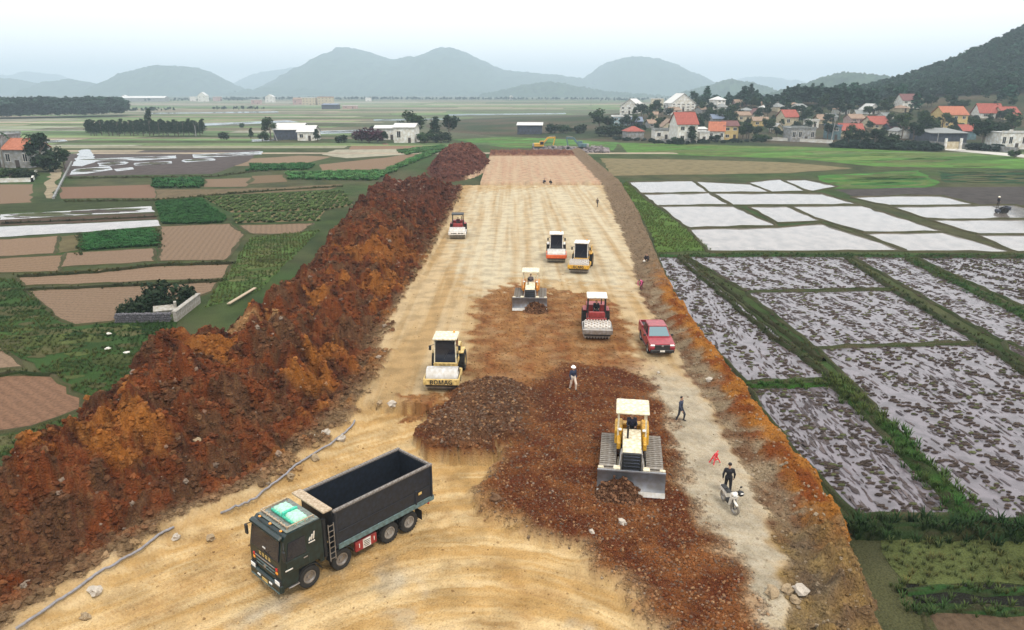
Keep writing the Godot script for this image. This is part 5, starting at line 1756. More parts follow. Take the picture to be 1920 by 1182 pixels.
	house(690, 190, 10, 6, "flat", 0, "w_white", "t_white", 12, 0.0, 1, 1, "distant whitish hut below the big hill")
	house(958, 186, 8, 6, "gz", 3, "w_white", "t_white", 12, 0.0, 1, 1, "distant white hut at the foot of the big hill")
	house(232, 187, 12, 6, "gz", 3, "w_white", "t_white", 12, 0.0, 1, 1, "distant white hut behind the wood")
	# roadside wall, village road and gate posts
	var wall := func(a: Array, h: float, label: String, m: String) -> void:
		var p0 := PT(a[0], a[1])
		var p1 := PT(a[2], a[3])
		var t := thing("wall", p0, 0.0, label, "wall")
		var mb := MB.new()
		var n := maxi(1, int(p0.distance_to(p1) / 4.0))
		mb.bar(Vector3(0, h * 0.5 - 0.2, 0), p1 - p0 + Vector3(0, h * 0.5 - 0.2, 0), 0.22, h + 0.4)
		put(mb.done(), mats[m], "panel", t)
		var cb := MB.new()
		cb.bar(Vector3(0, h + 0.03, 0), p1 - p0 + Vector3(0, h + 0.03, 0), 0.34, 0.1)
		put(cb.done(), mats["w_white" if m == "w_white" else "t_grey"], "coping", t)
		for i in n + 1:
			var q := (p1 - p0) * (float(i) / n)
			var pb := MB.new()
			pb.box(q + Vector3(0, h * 0.5, 0), Vector3(0.4, h + 0.3, 0.4))
			put(pb.done(), mats[m], "pier", t)
	wall.call([1440, 263, 1560, 269], 1.2, "pale roadside wall before the flat-roofed grey house", "w_white")
	wall.call([1735, 272, 1774, 276], 1.6, "grey wall between the thicket and the white gate", "w_grey")
	wall.call([1800, 277, 1908, 288], 1.8, "long grey wall running from the white gate to the road", "w_grey")
	wall.call([1240, 268, 1290, 268], 1.4, "dark stained wall below the big red-roofed house", "w_grey")
	wall.call([-30, 343, 60, 341], 0.8, "low white wall before the farmhouse garden", "w_white")
	wall.call([60, 341, 68, 326], 0.8, "short white wall at the corner of the farmhouse garden", "w_white")
	wall.call([58, 312, 82, 312], 1.5, "bluish wall joined to the farmhouse", "w_grey")
	wall.call([100, 373, 134, 305], 0.3, "straight concrete channel wall along the wet field", "w_grey")
	var gp := PT(1786, 281)
	var gt := thing("gate", gp, 0.1, "white gate of two posts and a panel facing the meadow", "gate")
	for s in [-1.0, 1.0]:
		var mb := MB.new()
		mb.box(Vector3(s * 2.9, 1.9, 0), Vector3(0.7, 4.2, 0.7), Basis(), 0.05)
		put(mb.done(), mats["w_white"], "post", gt)
	var gb := MB.new()
	gb.box(Vector3(0, 1.4, -0.4), Vector3(5.0, 2.8, 0.15))
	put(gb.done(), mats["w_cream"], "panel", gt)
	var gs := MB.new()
	gs.box(Vector3(0, 0.12, 0.6), Vector3(7.5, 0.3, 2.2))
	put(gs.done(), mats["w_white"], "step", gt)
	# village road
	var rp := px_poly([1430, 266.5, 1560, 271.5, 1740, 279, 1860, 290, 1990, 303, 1990, 296, 1865, 285.5, 1740, 276, 1560, 269.5, 1430, 265], FY)
	struct(sheet(dense(rp, 6.0, 0.4), FY + 0.06, Color(0.42, 0.40, 0.37)), mats["far_soil"], "village_road")
	# poles
	var pole := func(px: float, py: float, hp: float, lean: float, label: String, arms: bool) -> void:
		var at := PT(px, py)
		var k := depth_of(at) / F
		var t := thing("utility_pole", at, 0.0, label, "pole")
		var mb := MB.new()
		mb.cyl(Vector3(0, -0.5, 0), Vector3(lean * hp * k, hp * k, 0), 0.22, 0.13, 8)
		put(mb.done(), mats["w_grey"], "shaft", t)
		if arms:
			var ab := MB.new()
			ab.box(Vector3(lean * hp * k * 0.93, hp * k * 0.93, 0), Vector3(1.8, 0.14, 0.14))
			put(ab.done(), mats["w_grey"], "crossarm", t)
	pole.call(1558, 266, 46, 0.1, "pale concrete pole leaning beside the dark teal house", false)
	pole.call(1421, 258, 22, 0.0, "short white post in front of the village trees", false)
	pole.call(1023, 206, 14, 0.0, "lone distant pole standing in the plain", true)
	pole.call(1757, 271, 22, 0.0, "thin pole before the open dark-fronted shed", false)
	pole.call(110, 312, 24, 0.0, "thin pole beside the dark bush at the farmhouse", true)
	pole.call(367, 256, 20, 0.0, "pale thin pole at the end of the long grove", false)
	pole.call(238, 158, 26, 0.0, "hair-thin mast on the flank of the small far hill", true)
	pole.call(520, 264, 24, -0.35, "leaning pale post at the corner of the blue-fronted warehouse", false)
	pole.call(1108, 205, 20, 0.0, "pair of thin distant poles above the big round tree", false)
	pole.call(1097, 186, 24, 0.62, "dark slanting mast far off in the hazy plain", false)

# ---------------------------------------------------------------- plant and vehicles
func part(mb: MB, m: String, called: String, parent: Node) -> MeshInstance3D:
	return put(mb.done(), mats[m], called, parent)

func bx(parent: Node, called: String, m: String, c: Vector3, s: Vector3, bev := 0.02, rot := Basis()) -> MeshInstance3D:
	var mb := MB.new()
	mb.box(c, s, rot, bev)
	return part(mb, m, called, parent)

func text(parent: Node, called: String, s: String, m: String, at: Vector3, h: float, rot := Vector3.ZERO, deep := 0.02) -> MeshInstance3D:
	var t := TextMesh.new()
	var f := SystemFont.new()
	f.font_names = PackedStringArray(["Droid Sans"])
	f.font_weight = 700
	t.font = f
	t.text = s
	t.font_size = 64
	t.pixel_size = h / 46.0
	t.depth = deep
	var o := put(t, mats[m], called, parent)
	o.position = at
	o.rotation = rot
	return o

func wheel(parent: Node, c: Vector3, r: float, w: float, rim: String, lugs := 0, outward := 1.0) -> void:
	var t := Node3D.new()
	t.name = "wheel"
	parent.add_child(t, true)
	t.position = c
	var mb := MB.new()
	var h := w * 0.5
	mb.lathe(Vector3.ZERO, Vector3.RIGHT, [Vector2(-h * 0.8, r * 0.58), Vector2(-h, r * 0.68), Vector2(-h, r * 0.9), Vector2(-h * 0.75, r * 0.985), Vector2(h * 0.75, r * 0.985), Vector2(h, r * 0.9), Vector2(h, r * 0.68), Vector2(h * 0.8, r * 0.58)], 28)
	for k in lugs:
		var a := TAU * k / lugs
		for s in [-1.0, 1.0]:
			var b := Basis(Vector3.RIGHT, a + s * 0.07)
			mb.box(b * Vector3(s * h * 0.52, r * 0.985, 0), Vector3(h * 0.85, r * 0.06, r * 0.11), b)
	part(mb, "rubber", "tyre", t)
	var rb := MB.new()
	rb.lathe(Vector3.ZERO, Vector3.RIGHT, [Vector2(-h * 0.8, 0.0), Vector2(-h * 0.8, r * 0.585), Vector2(h * 0.8, r * 0.585), Vector2(h * 0.8, r * 0.5), Vector2(h * 0.35, r * 0.44), Vector2(h * 0.3, r * 0.22), Vector2(h * 0.75, r * 0.19), Vector2(h * 0.75, 0.0)] if outward > 0.0 else [Vector2(-h * 0.75, 0.0), Vector2(-h * 0.75, r * 0.19), Vector2(-h * 0.3, r * 0.22), Vector2(-h * 0.35, r * 0.44), Vector2(-h * 0.8, r * 0.5), Vector2(-h * 0.8, r * 0.585), Vector2(h * 0.8, r * 0.585), Vector2(h * 0.8, 0.0)], 20)
	for k in 8:
		var a := TAU * k / 8
		rb.cyl(Vector3(outward * h * 0.3, cos(a) * r * 0.34, sin(a) * r * 0.34), Vector3(outward * h * 0.48, cos(a) * r * 0.34, sin(a) * r * 0.34), r * 0.045, -1, 6)
	part(rb, rim, "rim", t)

func dump_truck() -> void:
	var y := -0.7
	var w0 := P(583, 1101, y)
	var w3 := P(768, 998, y)
	var dir := (w0 - w3).normalized()
	var yaw := atan2(dir.x, dir.z)
	var rot := Basis(Vector3.UP, yaw)
	var at := (w0 + w3) * 0.5 - rot * Vector3(1.12, 0, 0.32)
	at.y = y
	var t := thing("dump_truck", at, yaw, "dark green eight-wheel dump truck with an empty blue-black tipping box", "truck")
	var wz := [3.0, 1.40, -1.22, -2.38]
	# frame
	var mb := MB.new()
	for s in [-1.0, 1.0]:
		mb.box(Vector3(s * 0.42, 0.92, -0.1), Vector3(0.12, 0.28, 7.2))
	for z in [2.4, 0.6, -0.6, -1.8, -3.4]:
		mb.box(Vector3(0, 0.92, z), Vector3(0.8, 0.18, 0.18))
	for z in wz:
		mb.cyl(Vector3(-0.95, 0.5, z), Vector3(0.95, 0.5, z), 0.09, -1, 10)
	part(mb, "black", "chassis", t)
	# cab: side outline in (z, y)
	mb = MB.new()
	mb.prism(PackedVector2Array([Vector2(2.28, 0.95), Vector2(2.45, 0.95), Vector2(2.52, 1.15), Vector2(3.48, 1.15), Vector2(3.56, 0.62), Vector2(4.22, 0.58), Vector2(4.28, 0.9), Vector2(4.27, 1.72), Vector2(4.08, 2.72), Vector2(3.86, 2.93), Vector2(2.34, 2.97), Vector2(2.28, 2.85)]), -1.17, 1.17)
	var cab := part(mb, "truck_green", "cab", t)
	bx(cab, "roof_panel", "roof_dust", Vector3(0, 2.965, 3.08), Vector3(2.2, 0.07, 1.5), 0.03)
	bx(cab, "sun_visor", "truck_green", Vector3(0, 2.83, 4.12), Vector3(2.28, 0.16, 0.24), 0.05, Basis(Vector3.RIGHT, 0.5))
	# windscreen follows the raked face
	mb = MB.new()
	mb.hexa([Vector3(-1.05, 1.82, 4.262), Vector3(1.05, 1.82, 4.262), Vector3(1.0, 2.66, 4.105), Vector3(-1.0, 2.66, 4.105), Vector3(-1.05, 1.82, 4.29), Vector3(1.05, 1.82, 4.29), Vector3(1.0, 2.66, 4.13), Vector3(-1.0, 2.66, 4.13)])
	part(mb, "glass_dark", "windscreen", t)
	for s in [-1.0, 1.0]:
		mb = MB.new()
		mb.hexa([Vector3(s * 1.165, 1.78, 3.98), Vector3(s * 1.165, 1.78, 3.1), Vector3(s * 1.165, 2.55, 3.1), Vector3(s * 1.165, 2.55, 3.85), Vector3(s * 1.19, 1.78, 3.98), Vector3(s * 1.19, 1.78, 3.1), Vector3(s * 1.19, 2.55, 3.1), Vector3(s * 1.19, 2.55, 3.85)])
		part(mb, "glass_dark", "side_window", t)
		mb = MB.new()
		mb.box(Vector3(s * 1.178, 1.47, 3.5), Vector3(0.03, 0.5, 1.05), Basis(), 0.01)
		var door := part(mb, "truck_green", "door", t)
		bx(door, "handle", "steel", Vector3(s * 1.21, 1.58, 3.15), Vector3(0.04, 0.05, 0.2), 0.01)
		bx(t, "trim_strip", "white_paint", Vector3(s * 1.19, 1.36, 3.92), Vector3(0.03, 0.06, 0.34), 0.01)
		# mirrors
		mb = MB.new()
		mb.bar(Vector3(s * 1.15, 2.65, 4.05), Vector3(s * 1.42, 2.5, 4.2), 0.03, 0.03)
		mb.box(Vector3(s * 1.44, 2.25, 4.22), Vector3(0.2, 0.46, 0.09), Basis(), 0.03)
		part(mb, "black", "mirror", t)
		# headlights, corner lamps, steps, front mudguards
		var hl := bx(t, "headlight", "black", Vector3(s * 0.93, 0.86, 4.3), Vector3(0.42, 0.26, 0.1), 0.03)
		bx(hl, "lens", "lamp_glass", Vector3(s * 0.93, 0.86, 4.345), Vector3(0.34, 0.19, 0.04), 0.015)
		bx(t, "corner_lamp", "amber", Vector3(s * 0.86, 1.24, 4.285), Vector3(0.16, 0.1, 0.05), 0.01)
		bx(t, "marker_lamp", "red_lamp", Vector3(s * 0.86, 1.40, 4.283), Vector3(0.12, 0.12, 0.05), 0.01)
		bx(t, "step", "steel", Vector3(s * 1.14, 0.52, 3.75), Vector3(0.12, 0.05, 0.5), 0.01)
		mb = MB.new()
		for k in 7:
			var a0 := PI * (0.08 + 0.84 * k / 7.0)
			var a1 := PI * (0.08 + 0.84 * (k + 1) / 7.0)
			for z in [3.0, 1.40]:
				mb.bar(Vector3(s * 1.0, 0.5 + sin(a0) * 0.6, z + cos(a0) * 0.6), Vector3(s * 1.0, 0.5 + sin(a1) * 0.6, z + cos(a1) * 0.6), 0.36, 0.03)
		part(mb, "black", "mudguard", t)
	# front: three bright bars, lettering plate, bumper, plate
	for k in 3:
		bx(t, "grille_bar", "dusty_rail" if k else "steel", Vector3(0, 1.42 - k * 0.16, 4.29), Vector3(1.5 - k * 0.06, 0.055, 0.05), 0.012)
	bx(t, "grille", "black", Vector3(0, 1.24, 4.276), Vector3(1.62, 0.5, 0.03), 0.01)
	for k in 4:   # four gold characters
		var gx := -0.36 + k * 0.24
		mb = MB.new()
		mb.box(Vector3(gx, 1.70, 4.285), Vector3(0.15, 0.025, 0.02))
		mb.box(Vector3(gx, 1.63, 4.287), Vector3(0.11, 0.022, 0.02))
		mb.box(Vector3(gx + (0.0 if k != 1 else 0.03), 1.645, 4.289), Vector3(0.025, 0.16, 0.02))
		mb.bar(Vector3(gx - 0.07, 1.57, 4.289), Vector3(gx, 1.62, 4.289), 0.022, 0.02)
		mb.bar(Vector3(gx + 0.07, 1.57, 4.29), Vector3(gx, 1.62, 4.29), 0.022, 0.02)
		part(mb, "pale_yellow", "badge_character", t)
	mb = MB.new()
	mb.cyl(Vector3(0, 1.18, 4.29), Vector3(0, 1.18, 4.33), 0.09, -1, 14)
	part(mb, "steel", "emblem", t)
	var bp := bx(t, "bumper", "truck_green", Vector3(0, 0.6, 4.27), Vector3(2.36, 0.42, 0.22), 0.07)
	bx(bp, "bumper_strip", "dusty_rail", Vector3(0, 0.44, 4.385), Vector3(2.2, 0.07, 0.02), 0.005)
	for s in [-1.0, 1.0]:
		bx(bp, "fog_lamp", "lamp_glass", Vector3(s * 0.45, 0.62, 4.385), Vector3(0.22, 0.08, 0.03), 0.01)
	bx(t, "number_plate", "pale_yellow", Vector3(0, 0.56, 4.39), Vector3(0.42, 0.14, 0.02), 0.004)
	bx(t, "sticker", "white_paint", Vector3(-0.02, 2.02, 4.268), Vector3(0.22, 0.06, 0.02), 0.004)
	for s in [-0.8, 0.0, 0.8]:
		bx(t, "roof_lamp", "amber", Vector3(s, 2.97, 3.9), Vector3(0.12, 0.06, 0.1), 0.02)
	bx(t, "wiper", "black", Vector3(0.3, 1.85, 4.3), Vector3(0.7, 0.025, 0.02), 0.005, Basis(Vector3.FORWARD, 0.1))
	# white three-bar mark on the cab side
	for k in 3:
		mb = MB.new()
		mb.bar(Vector3(1.192, 2.22, 2.92 - k * 0.10), Vector3(1.192, 2.36 + k * 0.09, 2.86 - k * 0.10), 0.02, 0.06)
		part(mb, "white_paint", "side_mark", t)
	bx(t, "side_lettering", "white_paint", Vector3(1.19, 2.12, 2.8), Vector3(0.02, 0.05, 0.3), 0.004)
	# rope rail round the cab roof
	mb = MB.new()
	for s in [-1.0, 1.0]:
		mb.cyl(Vector3(s * 0.98, 3.13, 3.72), Vector3(s * 0.98, 3.13, 2.5), 0.03, -1, 6)
		for z in [3.72, 3.3, 2.9, 2.5]:
			mb.cyl(Vector3(s * 0.98, 2.97, z), Vector3(s * 0.98, 3.13, z), 0.025, -1, 6)
	mb.cyl(Vector3(-0.98, 3.13, 3.72), Vector3(0.98, 3.13, 3.72), 0.03, -1, 6)
	for k in 26:
		mb.sphere(Vector3(-0.95 + 1.9 * k / 25.0, 3.06 + 0.03 * sin(k * 2.1), 3.66 + 0.03 * cos(k * 3.7)), Vector3(0.05, 0.045, 0.05), 6, 4)
	part(mb, "wood", "roof_rail", t)
	# behind the cab: air stack and ladder
	mb = MB.new()
	mb.cyl(Vector3(1.0, 1.0, 2.1), Vector3(1.0, 2.75, 2.1), 0.1, -1, 12)
	mb.cyl(Vector3(0.75, 1.0, 2.1), Vector3(0.75, 2.6, 2.1), 0.07, -1, 10)
	part(mb, "black", "air_stack", t)
	mb = MB.new()
	for s in [0.0, 0.26]:
		mb.bar(Vector3(1.2, 0.75, 2.0 - s), Vector3(1.2, 2.5, 2.0 - s), 0.035, 0.035)
	for k in 7:
		mb.bar(Vector3(1.2, 0.85 + k * 0.26, 2.0), Vector3(1.2, 0.85 + k * 0.26, 1.74), 0.03, 0.03)
	part(mb, "steel", "ladder", t)
	# tipping box
	var z0 := 1.72
	var z1 := -3.78
	var yb := 1.32
	var yt := 2.92
	var hw := 1.2
	mb = MB.new()
	mb.box(Vector3(0, yb + 0.05, (z0 + z1) * 0.5), Vector3(hw * 2 - 0.02, 0.1, z0 - z1 - 0.02))
	var box := part(mb, "box_blue", "tipping_box", t)
	for s in [-1.0, 1.0]:
		mb = MB.new()
		mb.prism_z(PackedVector2Array([Vector2(s * (hw - 0.07), yb + 0.1), Vector2(s * (hw - 0.07), yt), Vector2(s * hw, yt), Vector2(s * (hw + 0.02), (yb + yt) * 0.5 + 0.1), Vector2(s * hw, yb - 0.12)]) , z1, z0)
		part(mb, "box_blue", "side_wall", box)
		bx(box, "top_rail", "rail_dust", Vector3(s * (hw - 0.03), yt + 0.06, (z0 + z1) * 0.5), Vector3(0.16, 0.12, z0 - z1 + 0.02), 0.03)
		bx(box, "lower_rail", "dusty_rail", Vector3(s * (hw + 0.012), yb - 0.08, (z0 + z1) * 0.5 - 0.1), Vector3(0.06, 0.26, z0 - z1 - 0.1), 0.015)
		bx(box, "side_crease", "box_blue", Vector3(s * (hw + 0.03), yb + 0.62, (z0 + z1) * 0.5), Vector3(0.03, 0.05, z0 - z1 - 0.3), 0.008)
		for z in [z0 - 0.08, z1 + 0.08, z1 + 1.05]:
			bx(box, "stake", "box_blue", Vector3(s * (hw + 0.025), (yb + yt) * 0.5 - (0.45 if z == z1 + 1.05 else 0.0), z), Vector3(0.07, (yt - yb) * (0.45 if z == z1 + 1.05 else 1.0), 0.1), 0.015)
	bx(box, "front_wall", "box_blue", Vector3(0, (yb + yt) * 0.5 + 0.05, z0 - 0.03), Vector3(hw * 2 - 0.16, yt - yb, 0.07), 0.01)
	bx(box, "tailgate", "box_blue", Vector3(0, (yb + yt) * 0.5, z1 + 0.04), Vector3(hw * 2 - 0.16, yt - yb - 0.1, 0.08), 0.02)
	bx(box, "tail_rail", "rail_dust", Vector3(0, yt + 0.03, z1 + 0.04), Vector3(hw * 2 - 0.2, 0.1, 0.12), 0.02)
	bx(box, "head_plank", "wood", Vector3(0, yt + 0.2, z0 + 0.22), Vector3(2.36, 0.09, 0.46), 0.02)
	bx(box, "head_board", "black", Vector3(0, yt + 0.06, z0 + 0.03), Vector3(2.3, 0.26, 0.05), 0.01)
	bx(box, "side_plate", "pale_yellow", Vector3(hw + 0.06, yb + 0.5, -2.95), Vector3(0.02, 0.12, 0.2), 0.004)
	# hoist, side panel with print, tank, tail lamps
	mb = MB.new()
	mb.cyl(Vector3(0, 1.0, 0.9), Vector3(0, 1.35, 1.5), 0.12, -1, 12)
	part(mb, "steel", "hoist_cylinder", t)
	for s in [-1.0, 1.0]:
		var tank := bx(t, "side_panel", "dark_red" if s > 0.0 else "black", Vector3(s * 1.02, 0.66, 0.08), Vector3(0.16, 0.5, 1.16), 0.03)
		if s > 0.0:
			bx(tank, "print", "white_paint", Vector3(1.106, 0.67, 0.06), Vector3(0.012, 0.44, 0.42), 0.003)
			for k in 4:
				bx(tank, "print_line", "black", Vector3(1.114, 0.78 - k * 0.085, 0.06), Vector3(0.01, 0.03, 0.34 - 0.06 * (k % 2)), 0.002)
			bx(tank, "print_mark", "white_paint", Vector3(1.106, 0.68, 0.46), Vector3(0.012, 0.2, 0.04), 0.003)
			bx(tank, "print_mark", "white_paint", Vector3(1.106, 0.68, -0.34), Vector3(0.012, 0.2, 0.04), 0.003)
		bx(t, "tail_lamp", "red_lamp", Vector3(s * 0.95, 0.95, -3.62), Vector3(0.26, 0.14, 0.08), 0.02)
		bx(t, "mud_flap", "black", Vector3(s * 0.9, 0.55, -3.1), Vector3(0.5, 0.5, 0.02), 0.004)
	for k in 4:
		for s in [-1.0, 1.0]:
			if k < 2:
				wheel(t, Vector3(s * 1.0, 0.5, wz[k]), 0.5, 0.3, "steel", 0, s)
			else:
				wheel(t, Vector3(s * 0.98, 0.5, wz[k]), 0.5, 0.26, "track_steel", 22, s)
				wheel(t, Vector3(s * 0.68, 0.5, wz[k]), 0.5, 0.26, "track_steel", 0, s)
	# folded tarpaulin on the cab roof
	worn("tarp_green", lin(0.05, 0.50, 0.36), 0.6, 0.0, 0.5, 0.6)
	worn("tarp_pale", lin(0.36, 0.66, 0.54), 0.6, 0.0, 0.5, 0.72)
	var tp := thing("folded_tarp", at + rot * Vector3(0.05, 3.0, 3.0), yaw, "folded mint green tarpaulin lying on the truck cab's roof", "tarp")
	for k in 2:
		mb = MB.new()
		var cx := -0.42 + k * 0.85
		var n := 10
		mb.smooth()
		var g := []
		for i in n + 1:
			var row := []
			for j in n + 1:
				var u := float(i) / n * 2.0 - 1.0
				var v := float(j) / n * 2.0 - 1.0
				var e := maxf(absf(u), absf(v))
				var yy := 0.24 * (1.0 - pow(e, 6.0)) * (1.0 + 0.25 * nf.get_noise_2d(u * 2.0 + k * 5.0, v * 2.0))
				row.append(Vector3(cx + u * 0.42, yy, v * 0.34 + 0.05 * nf.get_noise_2d(u * 3.0, k * 9.0)))
			g.append(row)
		for i in n:
			for j in n:
				mb.quad(g[i][j], g[i + 1][j], g[i + 1][j + 1], g[i][j + 1], Vector3(cx, -0.3, 0))
		part(mb, "tarp_pale" if k else "tarp_pale", "fold", tp)
		bx(tp, "hem", "tarp_green", Vector3(cx, 0.07, 0.36), Vector3(0.8, 0.12, 0.1), 0.03)
	bx(tp, "strap", "tarp_green", Vector3(0.02, 0.13, 0.02), Vector3(0.12, 0.26, 0.7), 0.03)

func roller(px: float, py: float, yaw: float, label: String, o: Dictionary) -> void:
	# px, py: middle of the drum's ground line
	var p := on_site(px, py)
	var rot := Basis(Vector3.UP, yaw)
	var at := p - rot * Vector3(0, 0, 1.6)
	var t := thing("road_roller", at, yaw, label, "roller")
	var body: String = o.body
	var R := 0.76
	var mb := MB.new()
	# drum
	var prof := [Vector2(-1.05, 0.0), Vector2(-1.05, R * 0.55), Vector2(-0.9, R * 0.6), Vector2(-0.9, R * 0.9), Vector2(-1.05, R * 0.94), Vector2(-1.05, R - 0.02), Vector2(-1.03, R), Vector2(1.03, R), Vector2(1.05, R - 0.02), Vector2(1.05, R * 0.94), Vector2(0.9, R * 0.9), Vector2(0.9, R * 0.6), Vector2(1.05, R * 0.55), Vector2(1.05, 0.0)]
	var rad := R if not o.pads else R - 0.09
	for i in prof.size(): prof[i].y *= rad / R
	mb.lathe(Vector3(0, R, 1.6), Vector3.RIGHT, prof, 40)
	var drum := part(mb, "drum_steel", "drum", t)
	if o.pads:
		mb = MB.new()
		for k in 18:
			for q in 9:
				var a := TAU * (k + 0.5 * (q % 2)) / 18.0
				var b := Basis(Vector3.RIGHT, a)
				var c := b * Vector3(-0.92 + q * 0.23, rad + 0.04, 0) + Vector3(0, R, 1.6)
				var h := Vector3(0.075, 0.05, 0.075)
				var pts := []
				for y in [-1.0, 1.0]:
					var f := 1.0 if y < 0.0 else 0.7
					for e in [Vector2(-1, -1), Vector2(1, -1), Vector2(1, 1), Vector2(-1, 1)]:
						pts.append(c + b * Vector3(e.x * h.x * f, y * h.y, e.y * h.z * f))
				mb.hexa(pts)
		part(mb, "pad_steel", "pads", drum)
	# drum frame
	for s in [-1.0, 1.0]:
		bx(t, "side_arm", body, Vector3(s * 1.14, 0.84, 1.45), Vector3(0.1, 0.34, 2.1), 0.03)
		mb = MB.new()
		mb.cyl(Vector3(s * 1.06, R, 1.6), Vector3(s * 1.2, R, 1.6), 0.22, -1, 14)
		part(mb, "black", "drum_hub", t)
	var beam := bx(t, "front_beam", body, Vector3(0, 0.80, 2.5), Vector3(2.38, 0.42, 0.16), 0.04)
	bx(t, "rear_beam", body, Vector3(0, 0.9, 0.52), Vector3(2.38, 0.3, 0.16), 0.04)
	bx(t, "scraper", "black", Vector3(0, 0.5, 2.42), Vector3(2.1, 0.12, 0.06), 0.01)
	if o.word != "":
		text(beam, "lettering", o.word, o.get("ink", "black"), Vector3(0, 0.80, 2.59), 0.30)
	elif o.get("dashes", false):
		for k in 9:
			if k == 4: continue
			bx(beam, "lettering_stroke", "black", Vector3(-0.72 + k * 0.18, 0.83, 2.585), Vector3(0.12, 0.15, 0.012), 0.002)
	# articulated rear
	bx(t, "hitch", "black", Vector3(0, 0.85, 0.25), Vector3(0.7, 0.5, 0.5), 0.04)
	bx(t, "rear_frame", "black", Vector3(0, 0.85, -1.4), Vector3(1.05, 0.5, 3.0), 0.04)
	mb = MB.new()
	mb.prism(PackedVector2Array([Vector2(-3.35, 0.75), Vector2(-1.25, 0.75), Vector2(-1.25, 1.95), Vector2(-2.9, 1.8), Vector2(-3.35, 1.45)]), -0.78, 0.78)
	part(mb, o.get("hood", body), "engine_hood", t)
	bx(t, "rear_grille", "black", Vector3(0, 1.1, -3.37), Vector3(1.2, 0.5, 0.05), 0.01)
	for s in [-1.0, 1.0]:
		bx(t, "fender", o.get("hood", body), Vector3(s * 0.92, 1.52, -1.75), Vector3(0.36, 0.07, 1.3), 0.02)
		wheel(t, Vector3(s * 0.92, 0.74, -1.9), 0.74, 0.5, body, 18, s)
		bx(t, "step", "black", Vector3(s * 0.86, 0.62, -0.55), Vector3(0.2, 0.06, 0.5), 0.01)
	# cab or canopy
	var floor_y := 1.12
	var top := 2.92
	bx(t, "cab_floor", o.get("hood", body), Vector3(0, floor_y, -0.5), Vector3(1.62, 0.3, 1.55), 0.04)
	mb = MB.new()
	for q in [Vector2(-1, -1), Vector2(1, -1), Vector2(1, 1), Vector2(-1, 1)]:
		mb.bar(Vector3(q.x * 0.74, floor_y + 0.1, -0.5 + q.y * 0.70), Vector3(q.x * 0.70, top, -0.5 + q.y * 0.62), 0.08, 0.08)
	part(mb, o.get("post", "black"), "cab_posts", t)
	bx(t, "roof", o.roof, Vector3(0, top + 0.07, -0.5), Vector3(1.66, 0.15, 1.7), 0.05)
	if o.cab:
		mb = MB.new()
		mb.hexa([Vector3(-0.70, floor_y + 0.18, 0.22), Vector3(0.70, floor_y + 0.18, 0.22), Vector3(0.66, top - 0.02, 0.13), Vector3(-0.66, top - 0.02, 0.13), Vector3(-0.70, floor_y + 0.18, 0.245), Vector3(0.70, floor_y + 0.18, 0.245), Vector3(0.66, top - 0.02, 0.155), Vector3(-0.66, top - 0.02, 0.155)])
		part(mb, "glass_dark", "windscreen", t)
		for s in [-1.0, 1.0]:
			bx(t, "side_window", "glass_dark", Vector3(s * 0.735, (floor_y + top) * 0.5 + 0.08, -0.5), Vector3(0.025, top - floor_y - 0.35, 1.2), 0.005)
		bx(t, "rear_window", "glass_dark", Vector3(0, (floor_y + top) * 0.5 + 0.1, -1.17), Vector3(1.3, top - floor_y - 0.4, 0.025), 0.005)
		bx(t, "sill", o.get("sill", body), Vector3(0, floor_y + 0.14, 0.26), Vector3(1.5, 0.12, 0.1), 0.03)
		for s in [-1.0, 1.0]:
			mb = MB.new()
			mb.bar(Vector3(s * 0.72, 2.6, 0.2), Vector3(s * 0.98, 2.55, 0.32), 0.03, 0.03)
			mb.box(Vector3(s * 1.0, 2.4, 0.33), Vector3(0.17, 0.34, 0.07), Basis(), 0.02)
			part(mb, "black", "mirror", t)
			bx(t, "work_lamp", "black", Vector3(s * 0.55, top - 0.05, 0.32), Vector3(0.16, 0.12, 0.1), 0.03)
	else:
		bx(t, "seat", "black", Vector3(0, floor_y + 0.42, -0.75), Vector3(0.55, 0.16, 0.5), 0.05)
		bx(t, "seat_back", "black", Vector3(0, floor_y + 0.78, -1.0), Vector3(0.5, 0.6, 0.14), 0.05)
		bx(t, "dashboard", o.get("hood", body), Vector3(0, floor_y + 0.4, 0.12), Vector3(1.3, 0.5, 0.25), 0.05)
		mb = MB.new()
		mb.lathe(Vector3(0, floor_y + 0.85, -0.12), Vector3(0, 0.8, 0.6), [Vector2(-0.02, 0.2), Vector2(0.02, 0.2), Vector2(0.02, 0.23), Vector2(-0.02, 0.23), Vector2(-0.02, 0.2)], 16)
		mb.bar(Vector3(0, floor_y + 0.5, 0.12), Vector3(0, floor_y + 0.85, -0.12), 0.05, 0.05)
		part(mb, "black", "steering_wheel", t)
	mb = MB.new()
	mb.cyl(Vector3(0.45, 1.8, -1.7), Vector3(0.45, 2.45, -1.7), 0.05, -1, 8)
	part(mb, "black", "exhaust", t)
	for k in 4:
		bx(t, "hood_vent", "black", Vector3(0.0, 1.9 - k * 0.028, -1.6 - k * 0.3), Vector3(0.9, 0.03, 0.14), 0.006)
	for s in [-1.0, 1.0]:
		mb = MB.new()
		mb.tube([Vector3(s * 0.5, 1.0, 0.35), Vector3(s * 0.62, 1.2, 0.75), Vector3(s * 0.95, 1.05, 1.1)], [0.03, 0.03, 0.03], 6)
		part(mb, "rubber", "hydraulic_hose", t)
		mb = MB.new()
		mb.cyl(Vector3(s * 0.84, 1.2, 0.1), Vector3(s * 0.84, 2.1, 0.12), 0.018, -1, 6)
		part(mb, "black", "grab_rail", t)
